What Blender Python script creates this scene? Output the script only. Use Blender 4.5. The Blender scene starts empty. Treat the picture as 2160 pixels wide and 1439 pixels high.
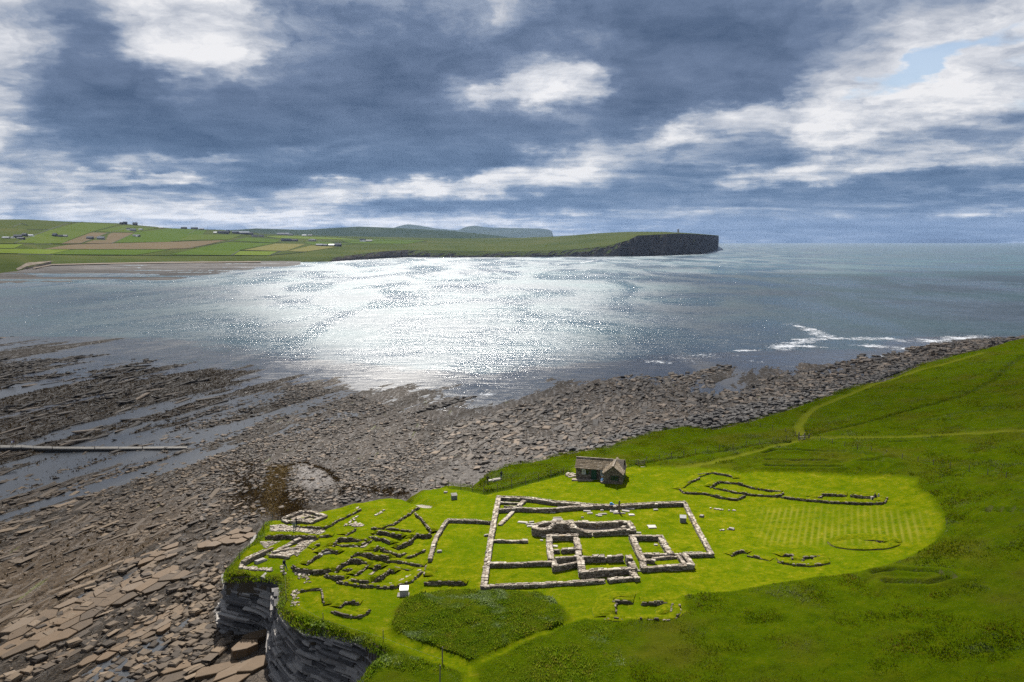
import bpy, bmesh, math, random
import numpy as np
from mathutils import Vector, Matrix
random.seed(11)
rng = np.random.default_rng(11)
scene = bpy.context.scene
COL = scene.collection

# ---------------------------------------------------------------- camera, sky, sun, exposure
F, PW, PH, CZ = 1650.0, 2160.0, 1439.0, 55.0
PITCH = math.atan((719.5 - 507.0) / F)
SUN_AZ, SUN_EL = math.radians(-8.0), math.radians(47.0)
EXPOSURE = 1.15
cam_d = bpy.data.cameras.new('camera')
cam = bpy.data.objects.new('camera', cam_d)
COL.objects.link(cam)
cam_d.sensor_width = 36.0
cam_d.lens = 36.0 * F / PW
cam_d.clip_start = 1.0
cam_d.clip_end = 60000.0
cam.location = (0, 0, CZ)
cam.rotation_euler = (math.radians(90) - PITCH, 0, 0)
scene.camera = cam
scene.view_settings.view_transform = 'Standard'
scene.view_settings.look = 'None'
scene.view_settings.gamma = 1.0
scene.view_settings.use_curve_mapping = False
scene.view_settings.exposure = EXPOSURE
scene.render.engine = 'CYCLES'
scene.cycles.use_denoising = False
scene.cycles.max_bounces = 6
scene.cycles.diffuse_bounces = 3
scene.cycles.glossy_bounces = 3
scene.cycles.volume_bounces = 0
scene.cycles.transparent_max_bounces = 8
scene.cycles.sample_clamp_indirect = 6.0


def nd(t, typ, ins=None, **props):
    n = t.nodes.new(typ)
    for k, v in props.items():
        setattr(n, k, v)
    for k, v in (ins or {}).items():
        s = n.inputs[k]
        if isinstance(v, bpy.types.NodeSocket):
            t.links.new(v, s)
        else:
            s.default_value = v
    return n


def mth(t, op, a, b=0.0, clamp=False):
    n = nd(t, 'ShaderNodeMath', {0: a, 1: b}, operation=op)
    n.use_clamp = clamp
    return n.outputs[0]


def ramp(t, fac, stops, interp='LINEAR'):
    n = nd(t, 'ShaderNodeValToRGB', {0: fac})
    cr = n.color_ramp
    cr.interpolation = interp
    while len(cr.elements) < len(stops):
        cr.elements.new(0.5)
    for e, (p, c) in zip(cr.elements, stops):
        e.position = p
        e.color = (c, c, c, 1) if isinstance(c, (int, float)) else (*c, 1)
    return n.outputs[0]


def mixc(t, fac, a, b, blend='MIX'):
    n = nd(t, 'ShaderNodeMix', None, data_type='RGBA', blend_type=blend)
    for s, v in ((0, fac), (6, a), (7, b)):
        if isinstance(v, bpy.types.NodeSocket):
            t.links.new(v, n.inputs[s])
        else:
            n.inputs[s].default_value = v if s == 0 else ((*v, 1) if len(v) == 3 else v)
    return n.outputs[2]


def noise(t, vec, scale, detail=4.0, rough=0.55, dist=0.0, typ='FBM'):
    return nd(t, 'ShaderNodeTexNoise', {'Vector': vec, 'Scale': scale, 'Detail': detail, 'Roughness': rough, 'Distortion': dist}).outputs[0]


def smooth(t, v, a, b, o0=0.0, o1=1.0):
    return nd(t, 'ShaderNodeMapRange', {0: v, 1: a, 2: b, 3: o0, 4: o1}, interpolation_type='SMOOTHSTEP').outputs[0]


def px_ray(px, py):
    px = np.asarray(px, float); py = np.asarray(py, float)
    r = (px - PW / 2) / F
    u = -(py - 719.5) / F
    cp, sp = math.cos(PITCH), math.sin(PITCH)
    return np.stack([r, cp + u * sp, -sp + u * cp], -1)


def build_world():
    w = bpy.data.worlds.new('World')
    scene.world = w
    w.use_nodes = True
    t = w.node_tree
    t.nodes.clear()
    sky = nd(t, 'ShaderNodeTexSky', None, sky_type='NISHITA', sun_disc=False, sun_elevation=SUN_EL,
             sun_rotation=-SUN_AZ, altitude=50.0, air_density=1.0, dust_density=0.6, ozone_density=1.5)
    tc = nd(t, 'ShaderNodeTexCoord')
    d = tc.outputs['Generated']
    sx = nd(t, 'ShaderNodeSeparateXYZ', {0: d})
    x, y, z = sx.outputs
    zc = mth(t, 'ADD', mth(t, 'MAXIMUM', z, 0.0), 0.11)
    flat = nd(t, 'ShaderNodeCombineXYZ', {0: mth(t, 'DIVIDE', x, zc), 1: mth(t, 'DIVIDE', y, zc), 2: 0.0}).outputs[0]
    az = mth(t, 'ARCTAN2', x, y)
    el = mth(t, 'ARCSINE', z)
    ae = nd(t, 'ShaderNodeCombineXYZ', {0: az, 1: el, 2: 0.0}).outputs[0]
    # ragged edges: warp the layout with noise laid out on the cloud plane
    wn = nd(t, 'ShaderNodeTexNoise', {'Vector': flat, 'Scale': 1.1, 'Detail': 5.0, 'Roughness': 0.62})
    wv = nd(t, 'ShaderNodeVectorMath', {0: wn.outputs[1], 1: (0.5, 0.5, 0.5)}, operation='SUBTRACT').outputs[0]
    amt = smooth(t, el, 0.0, 0.22, 0.35, 1.0)
    wv = nd(t, 'ShaderNodeVectorMath', {0: wv, 1: (0.20, 0.085, 0.0)}, operation='MULTIPLY').outputs[0]
    wv = nd(t, 'ShaderNodeVectorMath', {0: wv, 3: amt}, operation='SCALE').outputs[0]
    aw = nd(t, 'ShaderNodeVectorMath', {0: ae, 1: wv}, operation='ADD').outputs[0]
    fn_ = nd(t, 'ShaderNodeTexNoise', {'Vector': nd(t, 'ShaderNodeMapping', {'Vector': ae, 'Scale': (1.0, 1.7, 1)}).outputs[0], 'Scale': 17.0, 'Detail': 7.0, 'Roughness': 0.62})
    fv_ = nd(t, 'ShaderNodeVectorMath', {0: nd(t, 'ShaderNodeVectorMath', {0: fn_.outputs[1], 1: (0.5, 0.5, 0.5)}, operation='SUBTRACT').outputs[0], 1: (0.075, 0.04, 0.0)}, operation='MULTIPLY').outputs[0]
    aw = nd(t, 'ShaderNodeVectorMath', {0: aw, 1: fv_}, operation='ADD').outputs[0]
    # cloud masses (thick = +) and thin bright places (-): x, y, half-width, half-height, tilt in degrees, amount
    blobs = [
        (930, 20, 300, 70, 0, -.28), (2080, 30, 300, 90, 10, -.22), (40, 260, 220, 120, 0, -.18), (1180, 100, 220, 50, 0, -.22), (1620, 300, 420, 40, 6, -.22), (1300, 250, 260, 24, 4, -.35), (740, 320, 300, 18, 6, -.25),
        (185, 110, 130, 210, -8, .75), (300, 205, 240, 100, 8, .85), (560, 250, 400, 88, 4, 1.0),
        (830, 205, 340, 120, -12, .6), (760, 60, 260, 170, 0, .30), (1020, 130, 260, 110, -10, .42),
        (1440, 170, 300, 135, -12, .95), (1330, 225, 190, 70, -8, .45), (1640, 70, 420, 110, -10, .45), (1250, 30, 420, 90, 0, .30),
        (1560, 130, 160, 60, -20, .20), (1400, 80, 140, 60, 0, .2),
        (410, 60, 125, 175, 6, -1.25), (365, 10, 90, 110, 0, -.35), (40, 30, 180, 110, -25, -.55), (60, 200, 200, 190, 0, -.22), (560, 120, 160, 110, 10, -.3),
        (1095, 205, 220, 52, 6, -1.2), (1210, 192, 160, 50, -6, -.55), (1290, 68, 80, 55, 0, -.5), (1150, 150, 110, 30, -8, -.3),
        (2060, 130, 300, 110, 16, -.50), (1780, 190, 260, 56, 16, -.46), (1600, 250, 330, 34, 6, -.36), (1990, 195, 280, 56, 12, -.26), (1880, 260, 260, 50, 6, -.2),
        (1040, 385, 400, 30, 4, -.62), (1250, 320, 320, 36, 14, -.50), (790, 398, 220, 28, 2, -.6), (1430, 272, 280, 44, 8, -.45),
        (2120, 292, 240, 30, 8, -.5), (1930, 345, 420, 20, 3, -.5), (1770, 280, 110, 60, 20, -.45), (1660, 362, 190, 22, 6, -.5), (2050, 400, 240, 14, 0, -.25),
        (130, 320, 330, 90, 0, -.16), (330, 383, 150, 11, -6, -.7), (110, 379, 300, 12, 0, -.45), (420, 331, 190, 14, 4, -.6), (640, 298, 180, 12, 8, -.55), (380, 375, 34, 14, 8, -.6), (275, 345, 60, 22, 0, -.5),
        (520, 352, 420, 60, 2, .42), (900, 345, 420, 44, 8, .40), (640, 425, 420, 30, 0, .22), (1330, 420, 560, 60, 4, .36), (1560, 330, 300, 60, 8, .22),
        (2000, 385, 460, 36, 2, .42), (1750, 480, 800, 46, 0, .46), (2080, 240, 240, 56, 8, .34), (1000, 440, 500, 26, 0, .26), (190, 355, 150, 34, 0, .3), (80, 300, 60, 16, 0, .3),
        (1500, 205, 120, 26, 0, .2), (1180, 270, 240, 46, 0, .5), (1800, 205, 140, 26, 10, .16), (1700, 235, 110, 18, 0, .3),
        (538, 328, 44, 26, 0, .55), (360, 314, 34, 14, 0, .3),
        (260, 445, 700, 38, 0, -.34), (1500, 445, 300, 16, 0, -.2), (2110, 452, 110, 14, 0, -.5), (980, 466, 520, 22, 0, -.55), (420, 462, 700, 20, 0, -.35), (560, 425, 500, 16, 0, -.2),
    ]
    total = None
    for bx, by, rx, ry, rot, amp in blobs:
        v = px_ray(bx, by)
        v = v / np.linalg.norm(v)
        ca, ce = math.atan2(v[0], v[1]), math.asin(v[2])
        small = rx < 70
        mp = nd(t, 'ShaderNodeMapping', {'Vector': ae if small else aw, 'Location': (ca, ce, 0), 'Rotation': (0, 0, math.radians(rot)),
                                         'Scale': (rx / F * 1.12, ry / F * 1.12, 1)}, vector_type='TEXTURE')
        ln = nd(t, 'ShaderNodeVectorMath', {0: mp.outputs[0]}, operation='LENGTH').outputs['Value']
        g = smooth(t, ln, 0.0, 1.25, amp, 0.0)
        total = g if total is None else mth(t, 'ADD', total, g)
    # streaky and billowing cloud texture on the cloud plane
    rotm = nd(t, 'ShaderNodeMapping', {'Vector': flat, 'Rotation': (0, 0, math.radians(24)), 'Scale': (0.55, 1.5, 1)}).outputs[0]
    n1 = noise(t, rotm, 0.95, 7.0, 0.6, 0.5)
    n2 = noise(t, flat, 3.2, 8.0, 0.62, 0.3)
    low = smooth(t, el, 0.02, 0.16, 1.0, 0.0)
    band = nd(t, 'ShaderNodeMapping', {'Vector': ae, 'Scale': (3.0, 46.0, 1)}).outputs[0]
    n3 = noise(t, band, 1.0, 5.0, 0.6, 0.6)
    sat = mth(t, 'TANH', mth(t, 'MULTIPLY', total, 1.8))
    calm = smooth(t, sat, 0.1, 0.95, 1.0, 0.42)           # thick cloud is smoother inside
    tex = mth(t, 'ADD', mth(t, 'MULTIPLY', mth(t, 'SUBTRACT', n1, 0.5), 1.0), mth(t, 'MULTIPLY', mth(t, 'SUBTRACT', n2, 0.5), 0.85))
    n4 = noise(t, nd(t, 'ShaderNodeMapping', {'Vector': aw, 'Scale': (11.0, 19.0, 1)}).outputs[0], 1.0, 8.0, 0.62, 0.4)
    tex = mth(t, 'ADD', tex, mth(t, 'MULTIPLY', mth(t, 'SUBTRACT', n4, 0.5), 1.15))
    tex = mth(t, 'ADD', tex, mth(t, 'MULTIPLY', mth(t, 'SUBTRACT', n3, 0.5), mth(t, 'MULTIPLY', low, 1.5)))
    D = mth(t, 'ADD', mth(t, 'ADD', 0.44, mth(t, 'ADD', mth(t, 'MULTIPLY', mth(t, 'MAXIMUM', sat, 0.0), 0.43), mth(t, 'MULTIPLY', mth(t, 'MINIMUM', sat, 0.0), 0.33))), mth(t, 'MULTIPLY', tex, calm))
    high = ramp(t, D, [(0.02, (.88, .88, .90)), (0.16, (.70, .72, .77)), (0.32, (.50, .535, .61)), (0.50, (.30, .36, .475)), (0.72, (.152, .210, .330)), (0.95, (.074, .118, .208))])
    lowc = ramp(t, D, [(0.02, (.83, .83, .84)), (0.2, (.56, .595, .655)), (0.38, (.33, .40, .51)), (0.56, (.180, .262, .40)), (0.76, (.102, .178, .305)), (1.0, (.062, .120, .225))])
    cloud = mixc(t, smooth(t, el, 0.03, 0.2), lowc, high)
    k = 10.0 / (2 ** EXPOSURE)
    cloud = mixc(t, 1.0, cloud, (k, k, k), 'MULTIPLY')
    # a few gaps where the clear sky shows
    gap = None
    for bx, by, rx, ry, rot in ((1985, 128, 150, 24, 18), (1930, 152, 60, 10, 0), (2600, 60, 300, 60, 10), (-500, 90, 260, 50, 0)):
        v = px_ray(bx, by); v = v / np.linalg.norm(v)
        mp = nd(t, 'ShaderNodeMapping', {'Vector': aw, 'Location': (math.atan2(v[0], v[1]), math.asin(v[2]), 0), 'Rotation': (0, 0, math.radians(rot)),
                                         'Scale': (rx / F, ry / F, 1)}, vector_type='TEXTURE')
        ln = nd(t, 'ShaderNodeVectorMath', {0: mp.outputs[0]}, operation='LENGTH').outputs['Value']
        g = smooth(t, mth(t, 'ADD', ln, mth(t, 'MULTIPLY', mth(t, 'SUBTRACT', n2, 0.5), 1.6)), 0.5, 1.1, 0.85, 0.0)
        gap = g if gap is None else mth(t, 'MAXIMUM', gap, g)
    col = mixc(t, gap, cloud, mixc(t, 1.0, sky.outputs[0], (.42, .42, .42), 'MULTIPLY'))
    bg = nd(t, 'ShaderNodeBackground', {0: col, 1: 0.1})
    out = nd(t, 'ShaderNodeOutputWorld', {0: bg.outputs[0]})
    w.cycles.sampling_method = 'MANUAL'
    w.cycles.sample_map_resolution = 1024


build_world()
sun_d = bpy.data.lights.new('sun', 'SUN')
sun_d.energy = 5.0
sun_d.angle = math.radians(0.53)
sun_d.color = (1.0, 0.95, 0.87)
sun = bpy.data.objects.new('sun', sun_d)
COL.objects.link(sun)
sdir = Vector((math.sin(SUN_AZ) * math.cos(SUN_EL), math.cos(SUN_AZ) * math.cos(SUN_EL), math.sin(SUN_EL)))
sun.location = sdir * 400
sun.rotation_euler = sdir.to_track_quat('Z', 'Y').to_euler()

# ---------------------------------------------------------------- helpers: pixels to places, noise, meshes

def at_z(px, py, z):
    d = px_ray(px, py)
    t = (np.asarray(z, float) - CZ) / d[..., 2]
    return d * t[..., None] + np.array([0, 0, CZ])


def tps(pts, lam=1e-3):
    p = np.array(pts, float)
    xyz = at_z(p[:, 0], p[:, 1], p[:, 2])
    c = xyz[:, :2] / 100.0
    zz = p[:, 2]
    n = len(c)
    r2 = ((c[:, None] - c[None]) ** 2).sum(-1)
    K = 0.5 * r2 * np.log(r2 + 1e-12) + lam * np.eye(n)
    Pm = np.c_[np.ones(n), c]
    A = np.block([[K, Pm], [Pm.T, np.zeros((3, 3))]])
    s = np.linalg.solve(A, np.r_[zz, np.zeros(3)])
    lo, hi = zz.min(), zz.max()

    def f(x, y):
        x = np.asarray(x, float) / 100.0; y = np.asarray(y, float) / 100.0
        o = s[n] + s[n + 1] * x + s[n + 2] * y
        for i in range(n):
            q = (x - c[i, 0]) ** 2 + (y - c[i, 1]) ** 2
            o = o + s[i] * 0.5 * q * np.log(q + 1e-12)
        return np.clip(o, lo - 0.5, hi + 2.5)
    return f


plateau = tps([(1268, 1020, 10), (1250, 1140, 10), (1050, 1230, 10), (600, 1290, 9.2), (480, 1210, 8.6), (560, 1100, 8.2), (650, 1075, 8.2),
               (786, 1052, 8.4), (870, 1045, 7.6), (800, 1130, 9.2), (1050, 1000, 8.2), (1200, 955, 8.4), (1350, 935, 8.8), (1600, 885, 10.8),
               (1850, 790, 14.5), (2000, 745, 17.5), (2158, 715, 20.5), (2160, 900, 19.5), (2160, 1100, 18), (2160, 1439, 15), (1700, 925, 11.8),
               (1800, 1080, 12), (1500, 1300, 10.6), (1000, 1439, 9.6), (760, 1439, 8.8), (1980, 1150, 14), (1500, 1439, 11.2), (1450, 1000, 10.4)])
shore = tps([(560, 1312, 2.0), (520, 1370, 1.5), (680, 1439, 0.9), (300, 1439, 0.6), (0, 1439, 0.3), (0, 1300, 0.3), (250, 1250, 0.8), (450, 1150, 1.7),
             (520, 1080, 2.5), (0, 1100, 0.45), (250, 1050, 0.9), (400, 945, 1.2), (0, 950, 0.3), (150, 880, 0.2), (600, 1000, 2.9), (700, 1040, 3.3),
             (650, 830, 0.7), (640, 806, 0), (870, 866, 0), (800, 940, 1.6), (1000, 990, 3.0), (1000, 870, 0.3), (1020, 836, -.3), (1100, 930, 2.0),
             (1300, 880, 2.2), (1250, 808, 0), (1130, 845, 0), (1480, 800, 0), (1535, 825, -.1), (1480, 870, 2.0), (1650, 800, 0.9), (1700, 773, 0), (1600, 850, 2.2), (1760, 812, 1.2),
             (1850, 778, 0.8), (1770, 790, 0), (1950, 742, 1.0), (2090, 722, 1), (1000, 700, -3), (500, 755, -1.2), (560, 790, -.5), (100, 715, -1.2), (1700, 735, -2), (1300, 745, -2.5), (1000, 780, -2),
             (2000, 690, -5), (200, 740, -0.6), (0, 800, 0.3), (300, 785, 0.2), (430, 772, -.15), (0, 757, 0.05), (480, 815, 0.05), (300, 880, 0.3), (1900, 745, -.6)])


def on(fn, px, py, dz=0.0):
    """the point that a pixel shows on the surface fn (plus dz)"""
    px = np.asarray(px, float); py = np.asarray(py, float)
    z = np.full(px.shape, 8.0) + dz
    for _ in range(30):
        p = at_z(px, py, z)
        z = 0.5 * z + 0.5 * (fn(p[..., 0], p[..., 1]) + dz)
    return at_z(px, py, z)


def zoomed(ox, oy, s):
    return lambda pts: [(ox + a / s, oy + b / s) for a, b in pts]


Z1 = zoomed(900, 940, 3.27)
Z2 = zoomed(420, 1000, 3.278)
Z3 = zoomed(1380, 880, 2.767)
Z5 = zoomed(440, 1040, 7.996)
Z7 = zoomed(1250, 660, 2.374)
Z8 = zoomed(1100, 1060, 5.684)
Z9 = zoomed(580, 1060, 6.353)
ZC = zoomed(430, 1170, 5.143)
ZH = zoomed(760, 1190, 4.696)
ZP = zoomed(1180, 950, 12.0)


def path_on(fn, pts, dz=0.0):
    a = np.array(pts, float)
    return on(fn, a[:, 0], a[:, 1], dz)


def _hash(ix, iy, seed):
    h = (ix.astype(np.int64) * 374761393 + iy.astype(np.int64) * 668265263 + seed * 974711) & 0x7fffffff
    h = ((h ^ (h >> 13)) * 1274126177) & 0x7fffffff
    h = h ^ (h >> 16)
    return (h & 0xffff) / 65535.0


def vnoise(x, y, seed=0):
    ix = np.floor(x); iy = np.floor(y)
    fx = x - ix; fy = y - iy
    fx = fx * fx * (3 - 2 * fx); fy = fy * fy * (3 - 2 * fy)
    a = _hash(ix, iy, seed); b = _hash(ix + 1, iy, seed); c = _hash(ix, iy + 1, seed); d = _hash(ix + 1, iy + 1, seed)
    return a + (b - a) * fx + (c - a) * fy + (a - b - c + d) * fx * fy


def fbm(x, y, seed=0, octs=4):
    o = 0; amp = 0.5; tot = 0
    for i in range(octs):
        o = o + amp * vnoise(x, y, seed + i * 17); tot += amp
        x = x * 2.03 + 5.1; y = y * 2.03 + 1.7; amp *= 0.5
    return o / tot


def seg_dist(x, y, poly, closed=False):
    """distance to a polyline, and arc position of the nearest point"""
    best = np.full(np.shape(x), 1e9); arc = np.zeros(np.shape(x)); acc = 0.0
    n = len(poly)
    for i in range(n if closed else n - 1):
        a = poly[i]; b = poly[(i + 1) % n]
        ab = b[:2] - a[:2]; L2 = max(1e-9, ab @ ab)
        t = np.clip(((x - a[0]) * ab[0] + (y - a[1]) * ab[1]) / L2, 0, 1)
        d = np.hypot(x - a[0] - t * ab[0], y - a[1] - t * ab[1])
        m = d < best
        best = np.where(m, d, best); arc = np.where(m, acc + t * math.sqrt(L2), arc)
        acc += math.sqrt(L2)
    return best, arc


def inside(x, y, poly):
    r = np.zeros(np.shape(x), bool)
    n = len(poly)
    for i in range(n):
        x0, y0 = poly[i][:2]; x1, y1 = poly[(i + 1) % n][:2]
        if y0 == y1:
            continue
        c = (y0 > y) != (y1 > y)
        r ^= c & (x < (x1 - x0) * (y - y0) / (y1 - y0) + x0)
    return r


def sstep(v, a, b):
    t = np.clip((v - a) / (b - a), 0, 1)
    return t * t * (3 - 2 * t)


def np_mesh(name, verts, faces, attrs=None, smooth_shade=False):
    """verts (n,3); faces (m,k) int array"""
    me = bpy.data.meshes.new(name)
    verts = np.ascontiguousarray(verts, np.float32); faces = np.ascontiguousarray(faces, np.int32)
    me.vertices.add(len(verts)); me.vertices.foreach_set('co', verts.ravel())
    m, k = faces.shape
    me.loops.add(m * k); me.loops.foreach_set('vertex_index', faces.ravel())
    me.polygons.add(m)
    me.polygons.foreach_set('loop_start', np.arange(0, m * k, k, dtype=np.int32))
    me.polygons.foreach_set('loop_total', np.full(m, k, np.int32))
    me.polygons.foreach_set('use_smooth', np.full(m, smooth_shade, bool))
    for an, av in (attrs or {}).items():
        at = me.attributes.new(an, 'FLOAT', 'POINT')
        at.data.foreach_set('value', np.ascontiguousarray(av, np.float32))
    me.update(calc_edges=True)
    return me


def link(name, me, mat=None, parent=None, loc=None, rot=None):
    o = bpy.data.objects.new(name, me)
    COL.objects.link(o)
    if mat is not None and me is not None:
        if not me.materials:
            me.materials.append(MAT[mat] if isinstance(mat, str) else mat)
    if loc is not None:
        o.location = loc
    if rot is not None:
        o.rotation_euler = rot
    if parent is not None:
        o.parent = parent
    return o


def tag(o, label=None, cat=None, group=None, kind=None):
    if label: o['label'] = label
    if cat: o['category'] = cat
    if group: o['group'] = group
    if kind: o['kind'] = kind
    return o


def empty(name, loc, label, cat, group=None, rz=0.0):
    o = bpy.data.objects.new(name, None)
    COL.objects.link(o)
    o.empty_display_size = 0.3
    o.location = loc
    o.rotation_euler = (0, 0, rz)
    return tag(o, label, cat, group)


class MB:
    """collects boxes, prisms and loose faces; builds one mesh"""
    def __init__(s): s.v = []; s.f = []; s.tint = []
    def add(s, verts, faces, tint=0.5):
        o = len(s.v); s.v += [tuple(v) for v in verts]; s.f += [tuple(i + o for i in f) for f in faces]; s.tint += [tint] * len(verts)
    def box(s, c, size, rz=0.0, tint=0.5, taper=1.0, tilt=0.0):
        hx, hy, hz = size[0] / 2, size[1] / 2, size[2] / 2
        vs = []
        for dz, k in ((-hz, 1.0), (hz, taper)):
            for dx, dy in ((-hx, -hy), (hx, -hy), (hx, hy), (-hx, hy)):
                x, y = dx * k, dy * k
                vs.append((c[0] + x * math.cos(rz) - y * math.sin(rz), c[1] + x * math.sin(rz) + y * math.cos(rz), c[2] + dz + x * tilt))
        s.add(vs, [(3, 2, 1, 0), (4, 5, 6, 7), (0, 1, 5, 4), (1, 2, 6, 5), (2, 3, 7, 6), (3, 0, 4, 7)], tint)
    def tube(s, pts, r, n=6, tint=0.5):
        pts = [Vector(p) for p in pts]
        o = len(s.v)
        for i, p in enumerate(pts):
            d = (pts[min(i + 1, len(pts) - 1)] - pts[max(i - 1, 0)]).normalized()
            a = d.orthogonal().normalized(); b = d.cross(a)
            rr = r[i] if isinstance(r, (list, tuple)) else r
            for k in range(n):
                g = 2 * math.pi * k / n
                s.v.append(tuple(p + a * math.cos(g) * rr + b * math.sin(g) * rr)); s.tint.append(tint)
        for i in range(len(pts) - 1):
            for k in range(n):
                k2 = (k + 1) % n
                s.f.append((o + i * n + k, o + i * n + k2, o + (i + 1) * n + k2, o + (i + 1) * n + k))
        s.f.append(tuple(o + k for k in reversed(range(n))))
        s.f.append(tuple(o + (len(pts) - 1) * n + k for k in range(n)))
    def mesh(s, name, smooth_shade=False):
        me = bpy.data.meshes.new(name)
        me.from_pydata(s.v, [], s.f)
        at = me.attributes.new('tint', 'FLOAT', 'POINT')
        at.data.foreach_set('value', np.array(s.tint, np.float32))
        if smooth_shade:
            me.polygons.foreach_set('use_smooth', [True] * len(me.polygons))
        me.update()
        return me
    def build(s, name, mat, parent=None, loc=None, rot=None, smooth_shade=False):
        return link(name, s.mesh(name, smooth_shade), mat, parent, loc, rot)


# ---------------------------------------------------------------- materials
MAT = {}


def new_mat(name):
    m = bpy.data.materials.new(name)
    m.use_nodes = True
    t = m.node_tree
    t.nodes.clear()
    MAT[name] = m
    return m, t


def finish(t, color, rough=0.9, bump=None, bump_d=0.1, bump_s=0.6, spec=0.25, metal=0.0, extra=None, coat=None):
    ins = {'Base Color': color if isinstance(color, bpy.types.NodeSocket) else (*color, 1), 'Roughness': rough, 'Metallic': metal}
    p = nd(t, 'ShaderNodeBsdfPrincipled', ins)
    p.inputs['Specular IOR Level'].default_value = spec
    if bump is not None:
        b = nd(t, 'ShaderNodeBump', {'Strength': bump_s, 'Distance': bump_d, 'Height': bump})
        t.links.new(b.outputs[0], p.inputs['Normal'])
    out = nd(t, 'ShaderNodeOutputMaterial', {0: p.outputs[0] if extra is None else extra(p.outputs[0])})
    return p


def pos(t):
    return nd(t, 'ShaderNodeNewGeometry').outputs['Position']


def attr(t, name):
    return nd(t, 'ShaderNodeAttribute', None, attribute_name=name).outputs['Fac']


def plain(name, color, rough=0.85, var=0.15, scale=3.0, spec=0.25, metal=0.0):
    m, t = new_mat(name)
    n = noise(t, pos(t), scale, 4)
    c2 = tuple(min(1, c * (1 + var)) for c in color); c1 = tuple(c * (1 - var) for c in color)
    finish(t, ramp(t, n, [(0.3, c1), (0.7, c2)]), rough, spec=spec, metal=metal)


def mat_ground():
    m, t = new_mat('grass_ground')
    p = pos(t)
    mown = attr(t, 'mown'); track = attr(t, 'track'); ditch = attr(t, 'ditch'); stripe = attr(t, 'stripe'); gravel = attr(t, 'gravel')
    n1 = noise(t, p, 0.09, 4); n2 = noise(t, p, 0.55, 5, 0.65); n3 = noise(t, p, 4.0, 4, 0.7)
    n5 = noise(t, p, 1.5, 5, 0.7)
    lf = mth(t, 'ADD', mth(t, 'MULTIPLY', n2, 0.75), mth(t, 'ADD', mth(t, 'MULTIPLY', n3, 0.45), mth(t, 'MULTIPLY', n5, 0.6)))
    lawn = ramp(t, mth(t, 'SUBTRACT', lf, 0.40),
                [(0.26, (.034, .060, .0012)), (0.42, (.066, .094, .0014)), (0.55, (.094, .112, .0020)), (0.66, (.135, .132, .006)), (0.78, (.190, .165, .03))])
    lawn = mixc(t, smooth(t, n1, 0.42, 0.68, 0.0, 0.45), lawn, (.046, .084, .0012))
    # lines the mower left, where the lawn was cut last
    sx = nd(t, 'ShaderNodeSeparateXYZ', {0: p})
    ph = mth(t, 'ADD', mth(t, 'ADD', mth(t, 'MULTIPLY', sx.outputs[0], 6.2), mth(t, 'MULTIPLY', sx.outputs[1], -2.7)), mth(t, 'MULTIPLY', noise(t, p, 0.02, 1), 14.0))
    w = mth(t, 'ADD', mth(t, 'MULTIPLY', mth(t, 'SINE', ph), 0.5), 0.5)
    lawn = mixc(t, mth(t, 'MULTIPLY', mth(t, 'MULTIPLY', stripe, mth(t, 'POWER', w, 2.0)), smooth(t, noise(t, p, 0.12, 3), 0.3, 0.65, 0.25, 0.75)), lawn, (.150, .145, .020))
    rough = ramp(t, mth(t, 'ADD', mth(t, 'MULTIPLY', n2, 0.55), mth(t, 'MULTIPLY', n3, 0.45)),
                 [(0.28, (.016, .030, .0008)), (0.5, (.038, .060, .001)), (0.75, (.068, .076, .002))])
    rough = mixc(t, smooth(t, n1, 0.45, 0.7, 0.0, 0.55), rough, (.056, .050, .006))
    c = mixc(t, mown, rough, lawn)
    c = mixc(t, mth(t, 'MULTIPLY', track, 0.75), c, (.088, .098, .008))
    c = mixc(t, mth(t, 'MULTIPLY', ditch, 0.6), c, (.020, .040, .004))
    gr = ramp(t, noise(t, p, 6.0, 4, 0.7), [(0.3, (.12, .10, .075)), (0.7, (.36, .33, .29))])
    c = mixc(t, smooth(t, mth(t, 'ADD', gravel, mth(t, 'MULTIPLY', mth(t, 'SUBTRACT', n3, 0.5), 0.7)), 0.4, 0.6), c, gr)
    # bare earth where it is too steep for turf
    nz = nd(t, 'ShaderNodeSeparateXYZ', {0: nd(t, 'ShaderNodeNewGeometry').outputs['True Normal']}).outputs[2]
    c = mixc(t, smooth(t, mth(t, 'ADD', nz, mth(t, 'MULTIPLY', mth(t, 'SUBTRACT', n3, 0.5), 0.3)), 0.45, 0.7, 1.0, 0.0), c, (.065, .052, .036))
    h = mth(t, 'ADD', n3, mth(t, 'MULTIPLY', n2, 1.2))
    finish(t, c, 1.0, mth(t, 'ADD', h, n5), 0.16, 0.7, spec=0.0)


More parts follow.
